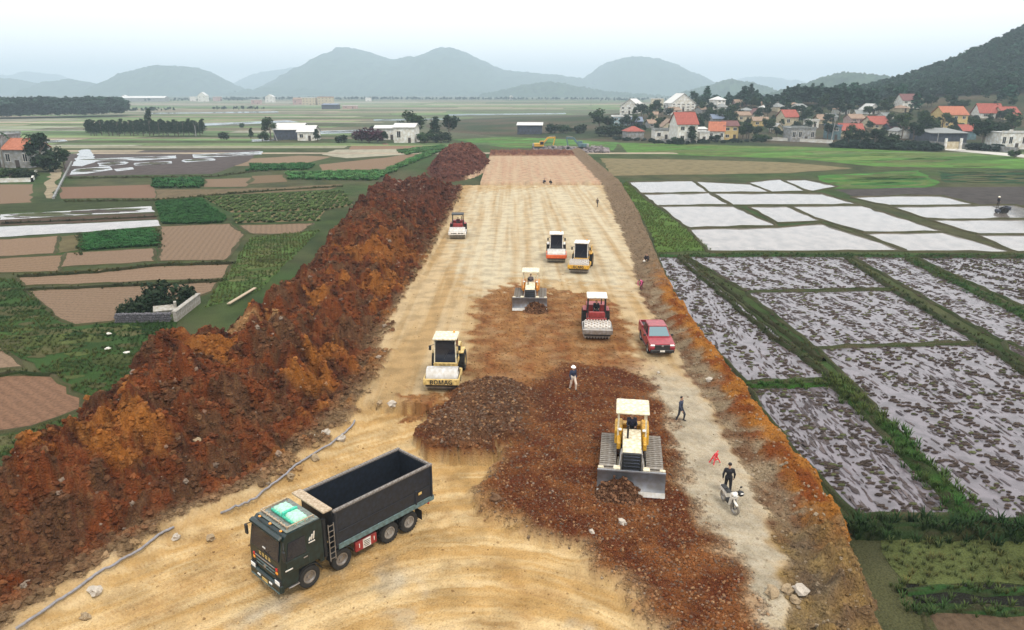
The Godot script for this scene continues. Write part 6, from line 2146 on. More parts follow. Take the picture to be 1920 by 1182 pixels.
	if o.cab:
		mb = MB.new()
		mb.cyl(Vector3(0.5, top + 0.14, -1.0), Vector3(0.5, top + 0.28, -1.0), 0.07, 0.06, 10)
		part(mb, "amber", "beacon", t)
		bx(t, "wiper", "black", Vector3(0.1, 1.9, 0.22), Vector3(0.03, 0.8, 0.02), 0.004, Basis(Vector3.FORWARD, 0.5))
	if o.get("rail", false):
		mb = MB.new()
		for z in [-1.4, -2.3]:
			mb.cyl(Vector3(0.95, 1.5, z), Vector3(0.98, 2.3, z), 0.03, -1, 6)
		mb.cyl(Vector3(0.98, 2.3, -1.4), Vector3(0.98, 2.3, -2.3), 0.03, -1, 6)
		mb.cyl(Vector3(0.98, 1.9, -1.4), Vector3(0.98, 1.9, -2.3), 0.03, -1, 6)
		part(mb, body, "handrail", t)

func bulldozer(at: Vector3, yaw: float, sc: float, label: String, paint: String, hood: String, heap_side: float) -> Node3D:
	var t := thing("bulldozer", at, yaw, label, "bulldozer")
	t.scale = Vector3.ONE * sc
	var L := 1.6
	for s in [-1.0, 1.0]:
		var tr := Node3D.new()
		tr.name = "track"
		t.add_child(tr, true)
		tr.position = Vector3(s * 1.17, 0, 0)
		# shoes round the loop
		var mb := MB.new()
		var path := []
		var r := 0.46
		var nshoe := 44
		var per := 4.0 * L + TAU * r
		for k in nshoe:
			var q := per * k / nshoe
			var c: Vector3
			var a := 0.0
			if q < 2.0 * L:
				c = Vector3(0, r * 2.0, -L + q)
				a = 0.0
			elif q < 2.0 * L + PI * r:
				a = (q - 2.0 * L) / r
				c = Vector3(0, r + cos(a) * r, L + sin(a) * r)
			elif q < 4.0 * L + PI * r:
				a = PI
				c = Vector3(0, 0, L - (q - 2.0 * L - PI * r))
			else:
				a = PI + (q - 4.0 * L - PI * r) / r
				c = Vector3(0, r + cos(a) * r, -L + sin(a) * r)
			var b := Basis(Vector3.RIGHT, a)
			mb.box(c + Vector3(0, 0.05, 0), Vector3(0.84, 0.05, 0.185), b)
			mb.box(c + Vector3(0, 0.05, 0) + b * Vector3(0, 0.045, 0.07), Vector3(0.82, 0.05, 0.035), b)
		part(mb, "track_steel", "shoes", tr)
		mb = MB.new()
		mb.box(Vector3(0, r + 0.05, 0), Vector3(0.42, 0.42, 2.0 * L), Basis(), 0.04)
		for z in [-L, L]:
			mb.cyl(Vector3(-0.2, r + 0.05, z), Vector3(0.2, r + 0.05, z), r - 0.03, -1, 20)
		for k in 5:
			mb.cyl(Vector3(-0.22, 0.22, -1.2 + k * 0.6), Vector3(0.22, 0.22, -1.2 + k * 0.6), 0.17, -1, 12)
		part(mb, paint, "track_frame", tr)
		# arm from the track frame to the blade
		var ab := MB.new()
		ab.bar(Vector3(s * 0.60, 0.55, 0.2), Vector3(s * 0.72, 0.6, 2.5), 0.16, 0.22, 0.03)
		part(ab, hood, "push_arm", t)
		ab = MB.new()
		ab.cyl(Vector3(s * 0.48, 1.55, 1.1), Vector3(s * 0.62, 0.95, 2.35), 0.06, 0.05, 10)
		part(ab, "steel", "lift_cylinder", t)
		bx(t, "blade_bracket", hood, Vector3(s * 0.72, 1.22, 2.52), Vector3(0.34, 0.2, 0.3), 0.04)
		bx(t, "blade_corner", hood, Vector3(s * 1.5, 1.25, 2.56), Vector3(0.28, 0.12, 0.16), 0.03)
		# tanks and fenders beside the seat
		bx(t, "side_tank", paint, Vector3(s * 0.68, 1.62, -0.85), Vector3(0.42, 0.85, 1.5), 0.07)
		bx(t, "arm_rest", paint, Vector3(s * 0.66, 1.55, 0.35), Vector3(0.2, 0.4, 0.9), 0.05)
		bx(t, "headlamp", "lamp_glass", Vector3(s * 0.62, 2.1, -0.05), Vector3(0.18, 0.14, 0.12), 0.04)
	# blade: curved plate
	var mb := MB.new()
	var n := 9
	var w := 1.66
	mb.smooth()
	var prev := []
	for i in n + 1:
		var u := float(i) / n
		var a := lerpf(-0.62, 0.62, u)
		var z := 2.62 + 0.36 * (1.0 - cos(a) ) / (1.0 - cos(0.62)) * 0.55
		var y := 0.06 + u * 1.16
		var cur := [Vector3(-w, y, z + (0.12 if i == 0 else 0.0)), Vector3(w, y, z + (0.12 if i == 0 else 0.0))]
		if i > 0:
			mb.quad(prev[0], prev[1], cur[1], cur[0], Vector3(0, y, z - 5.0))
			var bk := Vector3(0, 0, -0.07)
			mb.quad(prev[0] + bk, prev[1] + bk, cur[1] + bk, cur[0] + bk, Vector3(0, y, z + 5.0))
			for e in [0, 1]:
				mb.quad(prev[e], prev[e] + bk, cur[e] + bk, cur[e], Vector3(0, y, z))
		prev = cur
	mb.flat()
	mb.box(Vector3(0, 1.23, 2.78), Vector3(w * 2.0, 0.06, 0.1))
	var blade := part(mb, "blade_steel", "blade", t)
	bx(blade, "cutting_edge", "drum_steel", Vector3(0, 0.14, 3.0), Vector3(w * 2.0, 0.26, 0.05), 0.01, Basis(Vector3.RIGHT, -0.45))
	# body
	bx(t, "belly", "black", Vector3(0, 0.85, 0.2), Vector3(1.2, 0.6, 3.2), 0.05)
	mb = MB.new()
	mb.prism(PackedVector2Array([Vector2(-0.25, 1.1), Vector2(1.95, 1.1), Vector2(1.95, 1.78), Vector2(1.8, 1.92), Vector2(0.2, 2.02), Vector2(-0.25, 2.05)]), -0.46, 0.46)
	part(mb, hood, "engine_hood", t)
	var gr := bx(t, "radiator_guard", "black", Vector3(0, 1.22, 2.0), Vector3(0.94, 1.2, 0.14), 0.03)
	for k in 6:
		bx(gr, "guard_bar", "w_dark", Vector3(0, 0.76 + k * 0.18, 2.08), Vector3(0.8, 0.04, 0.03), 0.006)
	for s in [-1.0, 1.0]:
		bx(gr, "guard_edge", "steel", Vector3(s * 0.5, 1.2, 2.05), Vector3(0.06, 1.26, 0.1), 0.01)
	bx(gr, "guard_sill", "steel", Vector3(0, 0.60, 2.1), Vector3(1.06, 0.12, 0.16), 0.02)
	mb = MB.new()
	mb.cyl(Vector3(-0.22, 2.0, 0.7), Vector3(-0.22, 2.7, 0.7), 0.055, -1, 10)
	part(mb, "black", "exhaust", t)
	bx(t, "deck", paint, Vector3(0, 1.28, -1.0), Vector3(1.0, 0.3, 1.6), 0.04)
	bx(t, "seat", "black", Vector3(0, 1.62, -0.95), Vector3(0.56, 0.3, 0.55), 0.06)
	bx(t, "seat_back", "black", Vector3(0, 2.0, -1.25), Vector3(0.54, 0.55, 0.14), 0.05)
	bx(t, "rear_box", paint, Vector3(0, 1.35, -1.85), Vector3(1.3, 0.7, 0.5), 0.06)
	mb = MB.new()
	for q in [Vector2(-0.72, -1.55), Vector2(0.72, -1.55), Vector2(-0.72, -0.1), Vector2(0.72, -0.1)]:
		mb.bar(Vector3(q.x, 1.6, q.y), Vector3(q.x * 0.98, 3.02, q.y), 0.09, 0.09)
	part(mb, "cream", "canopy_posts", t)
	bx(t, "canopy", "cream", Vector3(0, 3.08, -0.8), Vector3(1.72, 0.12, 1.85), 0.05)
	# soil in front of the blade
	var sp := MB.new()
	sp.smooth()
	var gsz := 22
	var gg := []
	for i in gsz + 1:
		var row := []
		for j in gsz + 1:
			var u := float(i) / gsz
			var v := float(j) / gsz
			var x := lerpf(-1.85, 0.65, u) * heap_side
			var hh := pow(sin(PI * u), 0.7) * pow(1.0 - v, 1.15) * 1.12
			row.append(Vector3(x, -0.12 + hh * (0.85 + 0.4 * nf.get_noise_2d(u * 5.0, v * 5.0)) + 0.05 * nf.get_noise_2d(u * 18.0, v * 18.0), 2.78 + v * 1.25))
		gg.append(row)
	for i in gsz:
		for j in gsz:
			sp.col(Color(0.10, 0.045, 0.024) * (0.8 + 0.5 * nf.get_noise_2d(i * 0.8, j * 0.8)))
			sp.quad(gg[i][j], gg[i + 1][j], gg[i + 1][j + 1], gg[i][j + 1], Vector3(0, -3, 3))
	var hp := put(sp.done(), mats["gravel_soil"], "pushed_soil_ground")
	hp.position = at
	hp.rotation.y = yaw
	hp.scale = Vector3.ONE * sc
	hp.set_meta("kind", "structure")
	# loose stones on the pushed soil
	var xs := []
	var cs := PackedColorArray()
	for q in 260:
		var u := rng.randf()
		var v := rng.randf()
		var g: Vector3 = gg[int(u * gsz)][int(v * gsz)]
		xs.append(lump_xf(at + Basis(Vector3.UP, yaw) * (g * sc), rng.randf_range(0.06, 0.2), 0.2))
		cs.append(Color(0.13, 0.065, 0.035) * rng.randf_range(0.5, 1.7))
	scatter("gravel", rocks[3], mats["stone"], xs, cs)
	return t

func excavator(at: Vector3, yaw: float, label: String, paint: String) -> void:
	var t := thing("excavator", at, yaw, label, "excavator")
	for s in [-1.0, 1.0]:
		bx(t, "track", "black", Vector3(0, 0.45, s * 1.1), Vector3(3.9, 0.9, 0.6), 0.3)
	bx(t, "turntable", "black", Vector3(0, 1.0, 0), Vector3(1.6, 0.3, 1.6), 0.05)
	bx(t, "house", paint, Vector3(-0.7, 1.75, 0), Vector3(3.0, 1.2, 2.5), 0.12)
	bx(t, "counterweight", "w_grey", Vector3(-2.2, 1.7, 0), Vector3(0.7, 1.2, 2.5), 0.2)
	var cab := bx(t, "cab", paint, Vector3(0.6, 2.2, 0.75), Vector3(1.5, 1.9, 1.0), 0.1)
	bx(cab, "window", "glass_dark", Vector3(0.62, 2.4, 1.26), Vector3(1.2, 1.1, 0.03), 0.01)
	bx(cab, "window", "glass_dark", Vector3(1.36, 2.4, 0.75), Vector3(0.03, 1.2, 0.85), 0.01)
	var mb := MB.new()
	mb.bar(Vector3(0.8, 1.7, -0.2), Vector3(3.0, 4.3, -0.2), 0.45, 0.6, 0.05)
	mb.bar(Vector3(2.8, 4.15, -0.2), Vector3(5.6, 4.2, -0.2), 0.42, 0.55, 0.05)
	part(mb, paint, "boom", t)
	mb = MB.new()
	mb.bar(Vector3(5.5, 4.5, -0.2), Vector3(4.8, 1.5, -0.2), 0.34, 0.42, 0.04)
	part(mb, paint, "stick", t)
	mb = MB.new()
	mb.prism(PackedVector2Array([Vector2(-0.75, 0.1), Vector2(0.55, 0.1), Vector2(0.45, 1.0), Vector2(-0.75, 1.2)]), 4.2, 5.2)
	part(mb, "black", "bucket", t)
	mb = MB.new()
	mb.cyl(Vector3(1.2, 1.9, 0.15), Vector3(2.8, 3.6, 0.15), 0.1, -1, 8)
	mb.cyl(Vector3(3.2, 4.6, -0.2), Vector3(5.4, 4.75, -0.2), 0.09, -1, 8)
	part(mb, "steel", "hydraulic_rams", t)

func pickup() -> void:
	var f := on_site(1241, 671)
	var yaw := 0.0
	var at := f - Basis(Vector3.UP, yaw) * Vector3(0, 0, 2.55)
	at.y = site_h(at.x, -at.z)
	var t := thing("pickup_truck", at, yaw, "crimson red four-door pickup parked on the pale track", "pickup")
	var hw := 0.93
	# lower body: outline in (z, y)
	var mb := MB.new()
	mb.prism(PackedVector2Array([Vector2(-2.6, 0.55), Vector2(-1.95, 0.5), Vector2(-1.9, 0.75), Vector2(-1.55, 0.95), Vector2(-1.2, 0.75), Vector2(-1.1, 0.45), Vector2(1.1, 0.45), Vector2(1.2, 0.75), Vector2(1.55, 0.95), Vector2(1.95, 0.75), Vector2(2.05, 0.5), Vector2(2.52, 0.5), Vector2(2.6, 0.8), Vector2(2.5, 1.06), Vector2(1.3, 1.18), Vector2(0.9, 1.2), Vector2(-1.0, 1.22), Vector2(-2.6, 1.22)]), -hw, hw)
	part(mb, "red_paint", "body", t)
	# cabin
	mb = MB.new()
	var ca := [Vector3(-0.86, 1.2, 1.25), Vector3(0.86, 1.2, 1.25), Vector3(0.86, 1.2, -1.05), Vector3(-0.86, 1.2, -1.05), Vector3(-0.68, 1.82, 0.42), Vector3(0.68, 1.82, 0.42), Vector3(0.68, 1.82, -0.85), Vector3(-0.68, 1.82, -0.85)]
	mb.hexa(ca)
	part(mb, "red_paint", "cabin", t)
	bx(t, "roof", "red_paint", Vector3(0, 1.83, -0.22), Vector3(1.4, 0.07, 1.4), 0.03)
	mb = MB.new()
	var up := Vector3(0, 0.02, 0.012)
	mb.hexa([Vector3(-0.78, 1.24, 1.2), Vector3(0.78, 1.24, 1.2), Vector3(0.64, 1.76, 0.5), Vector3(-0.64, 1.76, 0.5), Vector3(-0.78, 1.24, 1.2) + up, Vector3(0.78, 1.24, 1.2) + up, Vector3(0.64, 1.76, 0.5) + up, Vector3(-0.64, 1.76, 0.5) + up])
	part(mb, "windscreen_pale", "windscreen", t)
	for s in [-1.0, 1.0]:
		for q in [[0.95, 0.02, 0.38], [-0.08, -0.95, -0.08]]:
			mb = MB.new()
			var z0: float = q[0]
			var z1: float = q[1]
			var zt: float = q[2]
			var zb: float = z1 if z1 > -0.5 else -0.8
			var ox := Vector3(s * 0.012, 0.004, 0)
			var b := [Vector3(s * 0.845, 1.26, z0), Vector3(s * 0.845, 1.26, z1), Vector3(s * 0.70, 1.75, zb), Vector3(s * 0.70, 1.75, zt)]
			mb.hexa([b[0], b[1], b[2], b[3], b[0] + ox, b[1] + ox, b[2] + ox, b[3] + ox])
			part(mb, "glass_dark", "side_window", t)
			bx(t, "door", "red_paint", Vector3(s * (hw + 0.004), 0.84, (z0 + z1) * 0.5), Vector3(0.02, 0.62, z0 - z1 - 0.04), 0.006)
		var hl := bx(t, "headlight", "lamp_glass", Vector3(s * 0.72, 0.96, 2.53), Vector3(0.36, 0.13, 0.12), 0.04)
		mb = MB.new()
		mb.box(Vector3(s * 1.05, 1.24, 0.85), Vector3(0.2, 0.16, 0.12), Basis(), 0.04)
		part(mb, "black", "mirror", t)
		bx(t, "bed_side", "red_paint", Vector3(s * 0.86, 1.3, -1.85), Vector3(0.12, 0.18, 1.5), 0.03)
		bx(t, "tail_lamp", "red_lamp", Vector3(s * 0.84, 0.98, -2.61), Vector3(0.14, 0.34, 0.04), 0.01)
		bx(t, "sill_step", "black", Vector3(s * 0.92, 0.42, 0.0), Vector3(0.14, 0.06, 2.0), 0.02)
		for z in [1.55, -1.55]:
			wheel(t, Vector3(s * 0.82, 0.38, z), 0.38, 0.25, "steel", 0, s)
	bx(t, "tailgate", "red_paint", Vector3(0, 1.3, -2.56), Vector3(1.7, 0.18, 0.08), 0.02)
	bx(t, "bed_floor", "black", Vector3(0, 1.23, -1.85), Vector3(1.6, 0.03, 1.4), 0.004)
	bx(t, "grille", "black", Vector3(0, 0.80, 2.57), Vector3(1.15, 0.42, 0.08), 0.03)
	bx(t, "bumper", "black", Vector3(0, 0.52, 2.57), Vector3(1.78, 0.24, 0.16), 0.05)
	bx(t, "emblem", "steel", Vector3(0, 0.92, 2.62), Vector3(0.16, 0.1, 0.03), 0.01)
	bx(t, "number_plate", "white_paint", Vector3(0, 0.55, 2.66), Vector3(0.36, 0.14, 0.02), 0.004)

func motorbike() -> void:
	var fr := on_site(1377, 966)
	var bk := on_site(1366, 930)
	var dir := (fr - bk)
	dir.y = 0
	dir = Vector3(0.16, 0, 1).normalized()
	var yaw := atan2(dir.x, dir.z)
	var at := fr - dir * 0.62
	at.y = site_h(at.x, -at.z)
	var t := thing("motorbike", at, yaw, "white and black motor scooter standing on the pale track", "motorbike")
	for z in [0.62, -0.62]:
		var wn := Node3D.new()
		wn.name = "wheel"
		t.add_child(wn, true)
		wn.position = Vector3(0, 0.29, z)
		if z > 0.0: wn.rotation.y = 0.35
		var mb := MB.new()
		mb.lathe(Vector3.ZERO, Vector3.RIGHT, [Vector2(-0.045, 0.21), Vector2(-0.05, 0.26), Vector2(-0.025, 0.29), Vector2(0.025, 0.29), Vector2(0.05, 0.26), Vector2(0.045, 0.21), Vector2(-0.045, 0.21)], 28)
		part(mb, "tyre_dusty", "tyre", wn)
		mb = MB.new()
		mb.lathe(Vector3.ZERO, Vector3.RIGHT, [Vector2(-0.04, 0.19), Vector2(-0.04, 0.212), Vector2(0.04, 0.212), Vector2(0.04, 0.19), Vector2(-0.04, 0.19)], 24)
		for k in 10:
			var a := TAU * k / 10
			mb.bar(Vector3(0, 0, 0), Vector3(0, cos(a) * 0.2, sin(a) * 0.2), 0.012, 0.012)
		mb.cyl(Vector3(-0.06, 0, 0), Vector3(0.06, 0, 0), 0.05, -1, 10)
		part(mb, "steel", "rim", wn)
	var mb := MB.new()
	for s in [-1.0, 1.0]:
		mb.cyl(Vector3(s * 0.08, 0.29, 0.64), Vector3(s * 0.07, 0.85, 0.42), 0.025, -1, 8)
	part(mb, "black", "fork", t)
	mb = MB.new()
	mb.tube([Vector3(0, 0.85, 0.40), Vector3(0, 0.45, 0.1), Vector3(0, 0.42, -0.3), Vector3(0, 0.6, -0.6)], [0.05, 0.05, 0.06, 0.04], 8)
	mb.box(Vector3(0, 0.36, -0.05), Vector3(0.24, 0.26, 0.34), Basis(), 0.06)
	part(mb, "black", "frame_engine", t)
	mb = MB.new()
	mb.hexa([Vector3(-0.2, 0.36, 0.28), Vector3(0.2, 0.36, 0.28), Vector3(0.22, 0.86, 0.46), Vector3(-0.22, 0.86, 0.46), Vector3(-0.13, 0.36, 0.34), Vector3(0.13, 0.36, 0.34), Vector3(0.13, 0.86, 0.54), Vector3(-0.13, 0.86, 0.54)])
	part(mb, "white_paint", "leg_shield", t)
	bx(t, "front_fender", "white_paint", Vector3(0.0, 0.6, 0.64), Vector3(0.12, 0.05, 0.4), 0.02, Basis(Vector3.RIGHT, 0.25))
	mb = MB.new()
	mb.hexa([Vector3(-0.12, 0.5, -0.1), Vector3(0.12, 0.5, -0.1), Vector3(0.1, 0.62, -0.85), Vector3(-0.1, 0.62, -0.85), Vector3(-0.13, 0.72, -0.1), Vector3(0.13, 0.72, -0.1), Vector3(0.11, 0.78, -0.85), Vector3(-0.11, 0.78, -0.85)])
	part(mb, "white_paint", "tail_cowl", t)
	bx(t, "seat", "black", Vector3(0, 0.79, -0.42), Vector3(0.26, 0.09, 0.75), 0.04)
	var hd := bx(t, "headlamp_cowl", "white_paint", Vector3(0, 0.98, 0.44), Vector3(0.32, 0.18, 0.2), 0.06)
	bx(hd, "headlamp", "lamp_glass", Vector3(0, 0.96, 0.54), Vector3(0.2, 0.12, 0.04), 0.02)
	mb = MB.new()
	mb.cyl(Vector3(-0.34, 1.03, 0.32), Vector3(0.34, 1.03, 0.32), 0.018, -1, 8)
	part(mb, "black", "handlebar", t)
	for s in [-1.0, 1.0]:
		mb = MB.new()
		mb.bar(Vector3(s * 0.24, 1.03, 0.33), Vector3(s * 0.34, 1.22, 0.34), 0.012, 0.012)
		mb.sphere(Vector3(s * 0.36, 1.25, 0.34), Vector3(0.07, 0.05, 0.025), 10, 6)
		part(mb, "black", "mirror", t)
	# a dark helmet hung on the bar
	var h := thing("helmet", at + Basis(Vector3.UP, yaw) * Vector3(0.36, 0.92, 0.36), yaw, "dark helmet with a white band hanging from the scooter's handlebar", "helmet")
	mb = MB.new()
	mb.sphere(Vector3.ZERO, Vector3(0.15, 0.14, 0.16), 16, 10)
	part(mb, "black", "shell", h)
	bx(h, "band", "white_paint", Vector3(0, 0.05, 0.13), Vector3(0.16, 0.07, 0.07), 0.03)
	mb = MB.new()
	mb.cyl(Vector3(0.1, 0.02, 0.2), Vector3(-0.05, 0.12, 0), 0.01, -1, 6)
	part(mb, "black", "strap", h)

func trestle() -> void:
	var p := on_site(1340, 868)
	var t := thing("trestle", p, 0.6, "small bright red A-shaped stand on the pale track", "stand")
	worn("signal_red", lin(0.62, 0.03, 0.05), 0.5, 0.0, 0.8, 0.72)
	for s in [-1.0, 1.0]:
		var mb := MB.new()
		mb.bar(Vector3(-0.26, 0, s * 0.16), Vector3(0, 0.52, 0.02 * s), 0.05, 0.05)
		mb.bar(Vector3(0.26, 0, s * 0.16), Vector3(0, 0.52, 0.02 * s), 0.05, 0.05)
		mb.bar(Vector3(-0.15, 0.22, s * 0.10), Vector3(0.15, 0.22, s * 0.10), 0.05, 0.04)
		part(mb, "signal_red", "side_frame", t)
	bx(t, "panel", "signal_red", Vector3(0.1, 0.4, 0), Vector3(0.22, 0.26, 0.05), 0.01, Basis(Vector3.FORWARD, 0.4))
	bx(t, "handle", "signal_red", Vector3(0.12, 0.58, 0), Vector3(0.26, 0.05, 0.05), 0.01, Basis(Vector3.FORWARD, -0.5))

func build_plant() -> void:
	worn("dozer_orange", lin(0.62, 0.25, 0.03), 0.5, 0.0, 1.4, 0.72)
	worn("drum_steel", lin(0.50, 0.50, 0.50), 0.4, 0.35, 1.2, 0.72)
	worn("pad_steel", lin(0.50, 0.45, 0.42), 0.6, 0.2, 0.7, 0.72)
	worn("blade_steel", lin(0.28, 0.30, 0.35), 0.32, 0.6, 1.5, 0.72)
	worn("tyre_dusty", lin(0.22, 0.20, 0.17), 0.9, 0.0, 0.3, 0.6)
	mat("windscreen_pale", lin(0.10, 0.17, 0.19), 0.05).metallic_specular = 0.6
	dump_truck()
	roller(831, 728, -0.04, "cream and pale yellow smooth-drum roller with a closed dark cab", {"body": "pale_yellow", "hood": "pale_yellow", "roof": "cream", "pads": false, "cab": true, "word": "BOMAG", "post": "cream", "sill": "pale_yellow"})
	roller(1119, 634, -0.07, "red padfoot roller with a white open canopy", {"body": "steel", "hood": "dark_red", "roof": "white_paint", "pads": true, "cab": false, "word": "", "post": "black"})
	roller(1086, 511, -0.2, "bright yellow padfoot roller with handrails and a closed cab", {"body": "yellow_paint", "hood": "yellow_paint", "roof": "white_paint", "pads": true, "cab": true, "word": "XCMG", "rail": true, "post": "white_paint"})
	roller(1043, 491, -0.05, "white smooth-drum roller with an orange front beam", {"body": "orange_paint", "hood": "white_paint", "roof": "white_paint", "pads": false, "cab": true, "word": "", "post": "white_paint", "sill": "black"})
	roller(858, 447, 0.03, "pale grey padfoot roller with a black roll bar beside the heap", {"body": "white_paint", "hood": "dark_red", "roof": "black", "pads": false, "cab": false, "word": "", "dashes": true, "post": "black"})
	var p := on_site(1182, 923)
	bulldozer(p - Basis(Vector3.UP, -0.15) * Vector3(0, 0, 2.6), -0.15, 1.0, "yellow bulldozer with a cream hood and canopy pushing soil with its wide grey blade", "yellow_paint", "cream", 1.0)
	p = on_site(993, 582)
	bulldozer(p - Basis(Vector3.UP, -0.05) * Vector3(0, 0, 2.6), -0.05, 0.95, "orange bulldozer with a white canopy between the rollers", "dozer_orange", "cream", -1.0)
	excavator(Vector3(P(1012, 281, FY).x, FY, P(1012, 281, FY).z), 0.05, "yellow excavator digging behind the second pad", "yellow_paint")
	excavator(Vector3(P(1090, 282, FY).x, FY, P(1090, 282, FY).z), PI - 0.3, "dark blue excavator beside the grey rubble behind the second pad", "w_teal")
	pickup()
	motorbike()
	trestle()

# ---------------------------------------------------------------- people
# bones: [a, b, ra, rb, tone]; returns vertices, triangles and the tone of each vertex
func nets(bones: Array, cell: float, k: float) -> Dictionary:
	var lo := Vector3(1e9, 1e9, 1e9)
	var hi := -lo
	for b in bones:
		var r := maxf(b[2], b[3]) + cell * 3.0
		lo = lo.min(b[0].min(b[1]) - Vector3.ONE * r)
		hi = hi.max(b[0].max(b[1]) + Vector3.ONE * r)
	var n := Vector3i(((hi - lo) / cell).ceil()) + Vector3i.ONE
	var f := PackedFloat32Array()
	var best := PackedFloat32Array()
	var tone := PackedByteArray()
	f.resize(n.x * n.y * n.z); best.resize(f.size()); tone.resize(f.size())
	f.fill(9.0); best.fill(9.0)
	for b in bones:
		var a: Vector3 = b[0]
		var ab: Vector3 = b[1] - a
		var l2 := maxf(ab.length_squared(), 1e-8)
		var m := maxf(b[2], b[3]) + cell * 2.0 + k
		var i0 := Vector3i(((a.min(b[1]) - Vector3.ONE * m - lo) / cell).floor()).max(Vector3i.ZERO)
		var i1 := Vector3i(((a.max(b[1]) + Vector3.ONE * m - lo) / cell).ceil()).min(n - Vector3i.ONE)
		for z in range(i0.z, i1.z + 1):
			for y in range(i0.y, i1.y + 1):
				for x in range(i0.x, i1.x + 1):
					var p := lo + Vector3(x, y, z) * cell - a
					var t := clampf(p.dot(ab) / l2, 0.0, 1.0)
					var d := (p - ab * t).length() - lerpf(b[2], b[3], t)
					var q := (z * n.y + y) * n.x + x
					var e := f[q]
					if d < best[q]:
						best[q] = d
						tone[q] = b[4]
					var h := maxf(k - absf(d - e), 0.0) / k
					f[q] = minf(d, e) - h * h * k * 0.25
	var vid := {}
	var V := PackedVector3Array()
	var T := PackedByteArray()
	var st := [1, n.x, n.x * n.y]
	var off := [0, 1, n.x, n.x + 1, n.x * n.y, n.x * n.y + 1, n.x * n.y + n.x, n.x * n.y + n.x + 1]
	for z in n.z - 1:
		for y in n.y - 1:
			for x in n.x - 1:
				var q := (z * n.y + y) * n.x + x
				var neg := 0
				for o in 8:
					if f[q + off[o]] < 0.0: neg += 1
				if neg == 0 or neg == 8: continue
				var s := Vector3.ZERO
				var c := 0
				for o in 8:
					for ax in 3:
						if o & (1 << ax): continue
						var fa := f[q + off[o]]
						var fb := f[q + off[o | (1 << ax)]]
						if (fa < 0.0) == (fb < 0.0): continue
						var p := Vector3(o & 1, (o >> 1) & 1, (o >> 2) & 1)
						p[ax] += fa / (fa - fb)
						s += p
						c += 1
				vid[q] = V.size()
				V.append(lo + (Vector3(x, y, z) + s / c) * cell)
				T.append(tone[q])
	var I := PackedInt32Array()
	for q in vid:
		for ax in 3:
			var u: int = st[(ax + 1) % 3]
			var v: int = st[(ax + 2) % 3]
			if not (vid.has(q - u) and vid.has(q - v) and vid.has(q - u - v)): continue
			var s0 := f[q] < 0.0
			var s1: bool = f[q + st[ax]] < 0.0
			if s0 == s1: continue
			var a: int = vid[q - u - v]
			var b: int = vid[q - v]
			var c: int = vid[q]
			var d: int = vid[q - u]
			if s0:
				I.append_array(PackedInt32Array([a, c, b, a, d, c]))
			else:
				I.append_array(PackedInt32Array([a, b, c, a, c, d]))
	return {"v": V, "i": I, "t": T}

var head_net := {}
var hand_net := {}

func add_net(st: SurfaceTool, net: Dictionary, xf: Transform3D, tones: Array, flip := false) -> void:
	for t in range(0, net.i.size(), 3):
		for q in ([0, 2, 1] if flip else [0, 1, 2]):
			var k: int = net.i[t + q]
			st.set_color(tones[net.t[k]])
			st.add_vertex(xf * net.v[k])

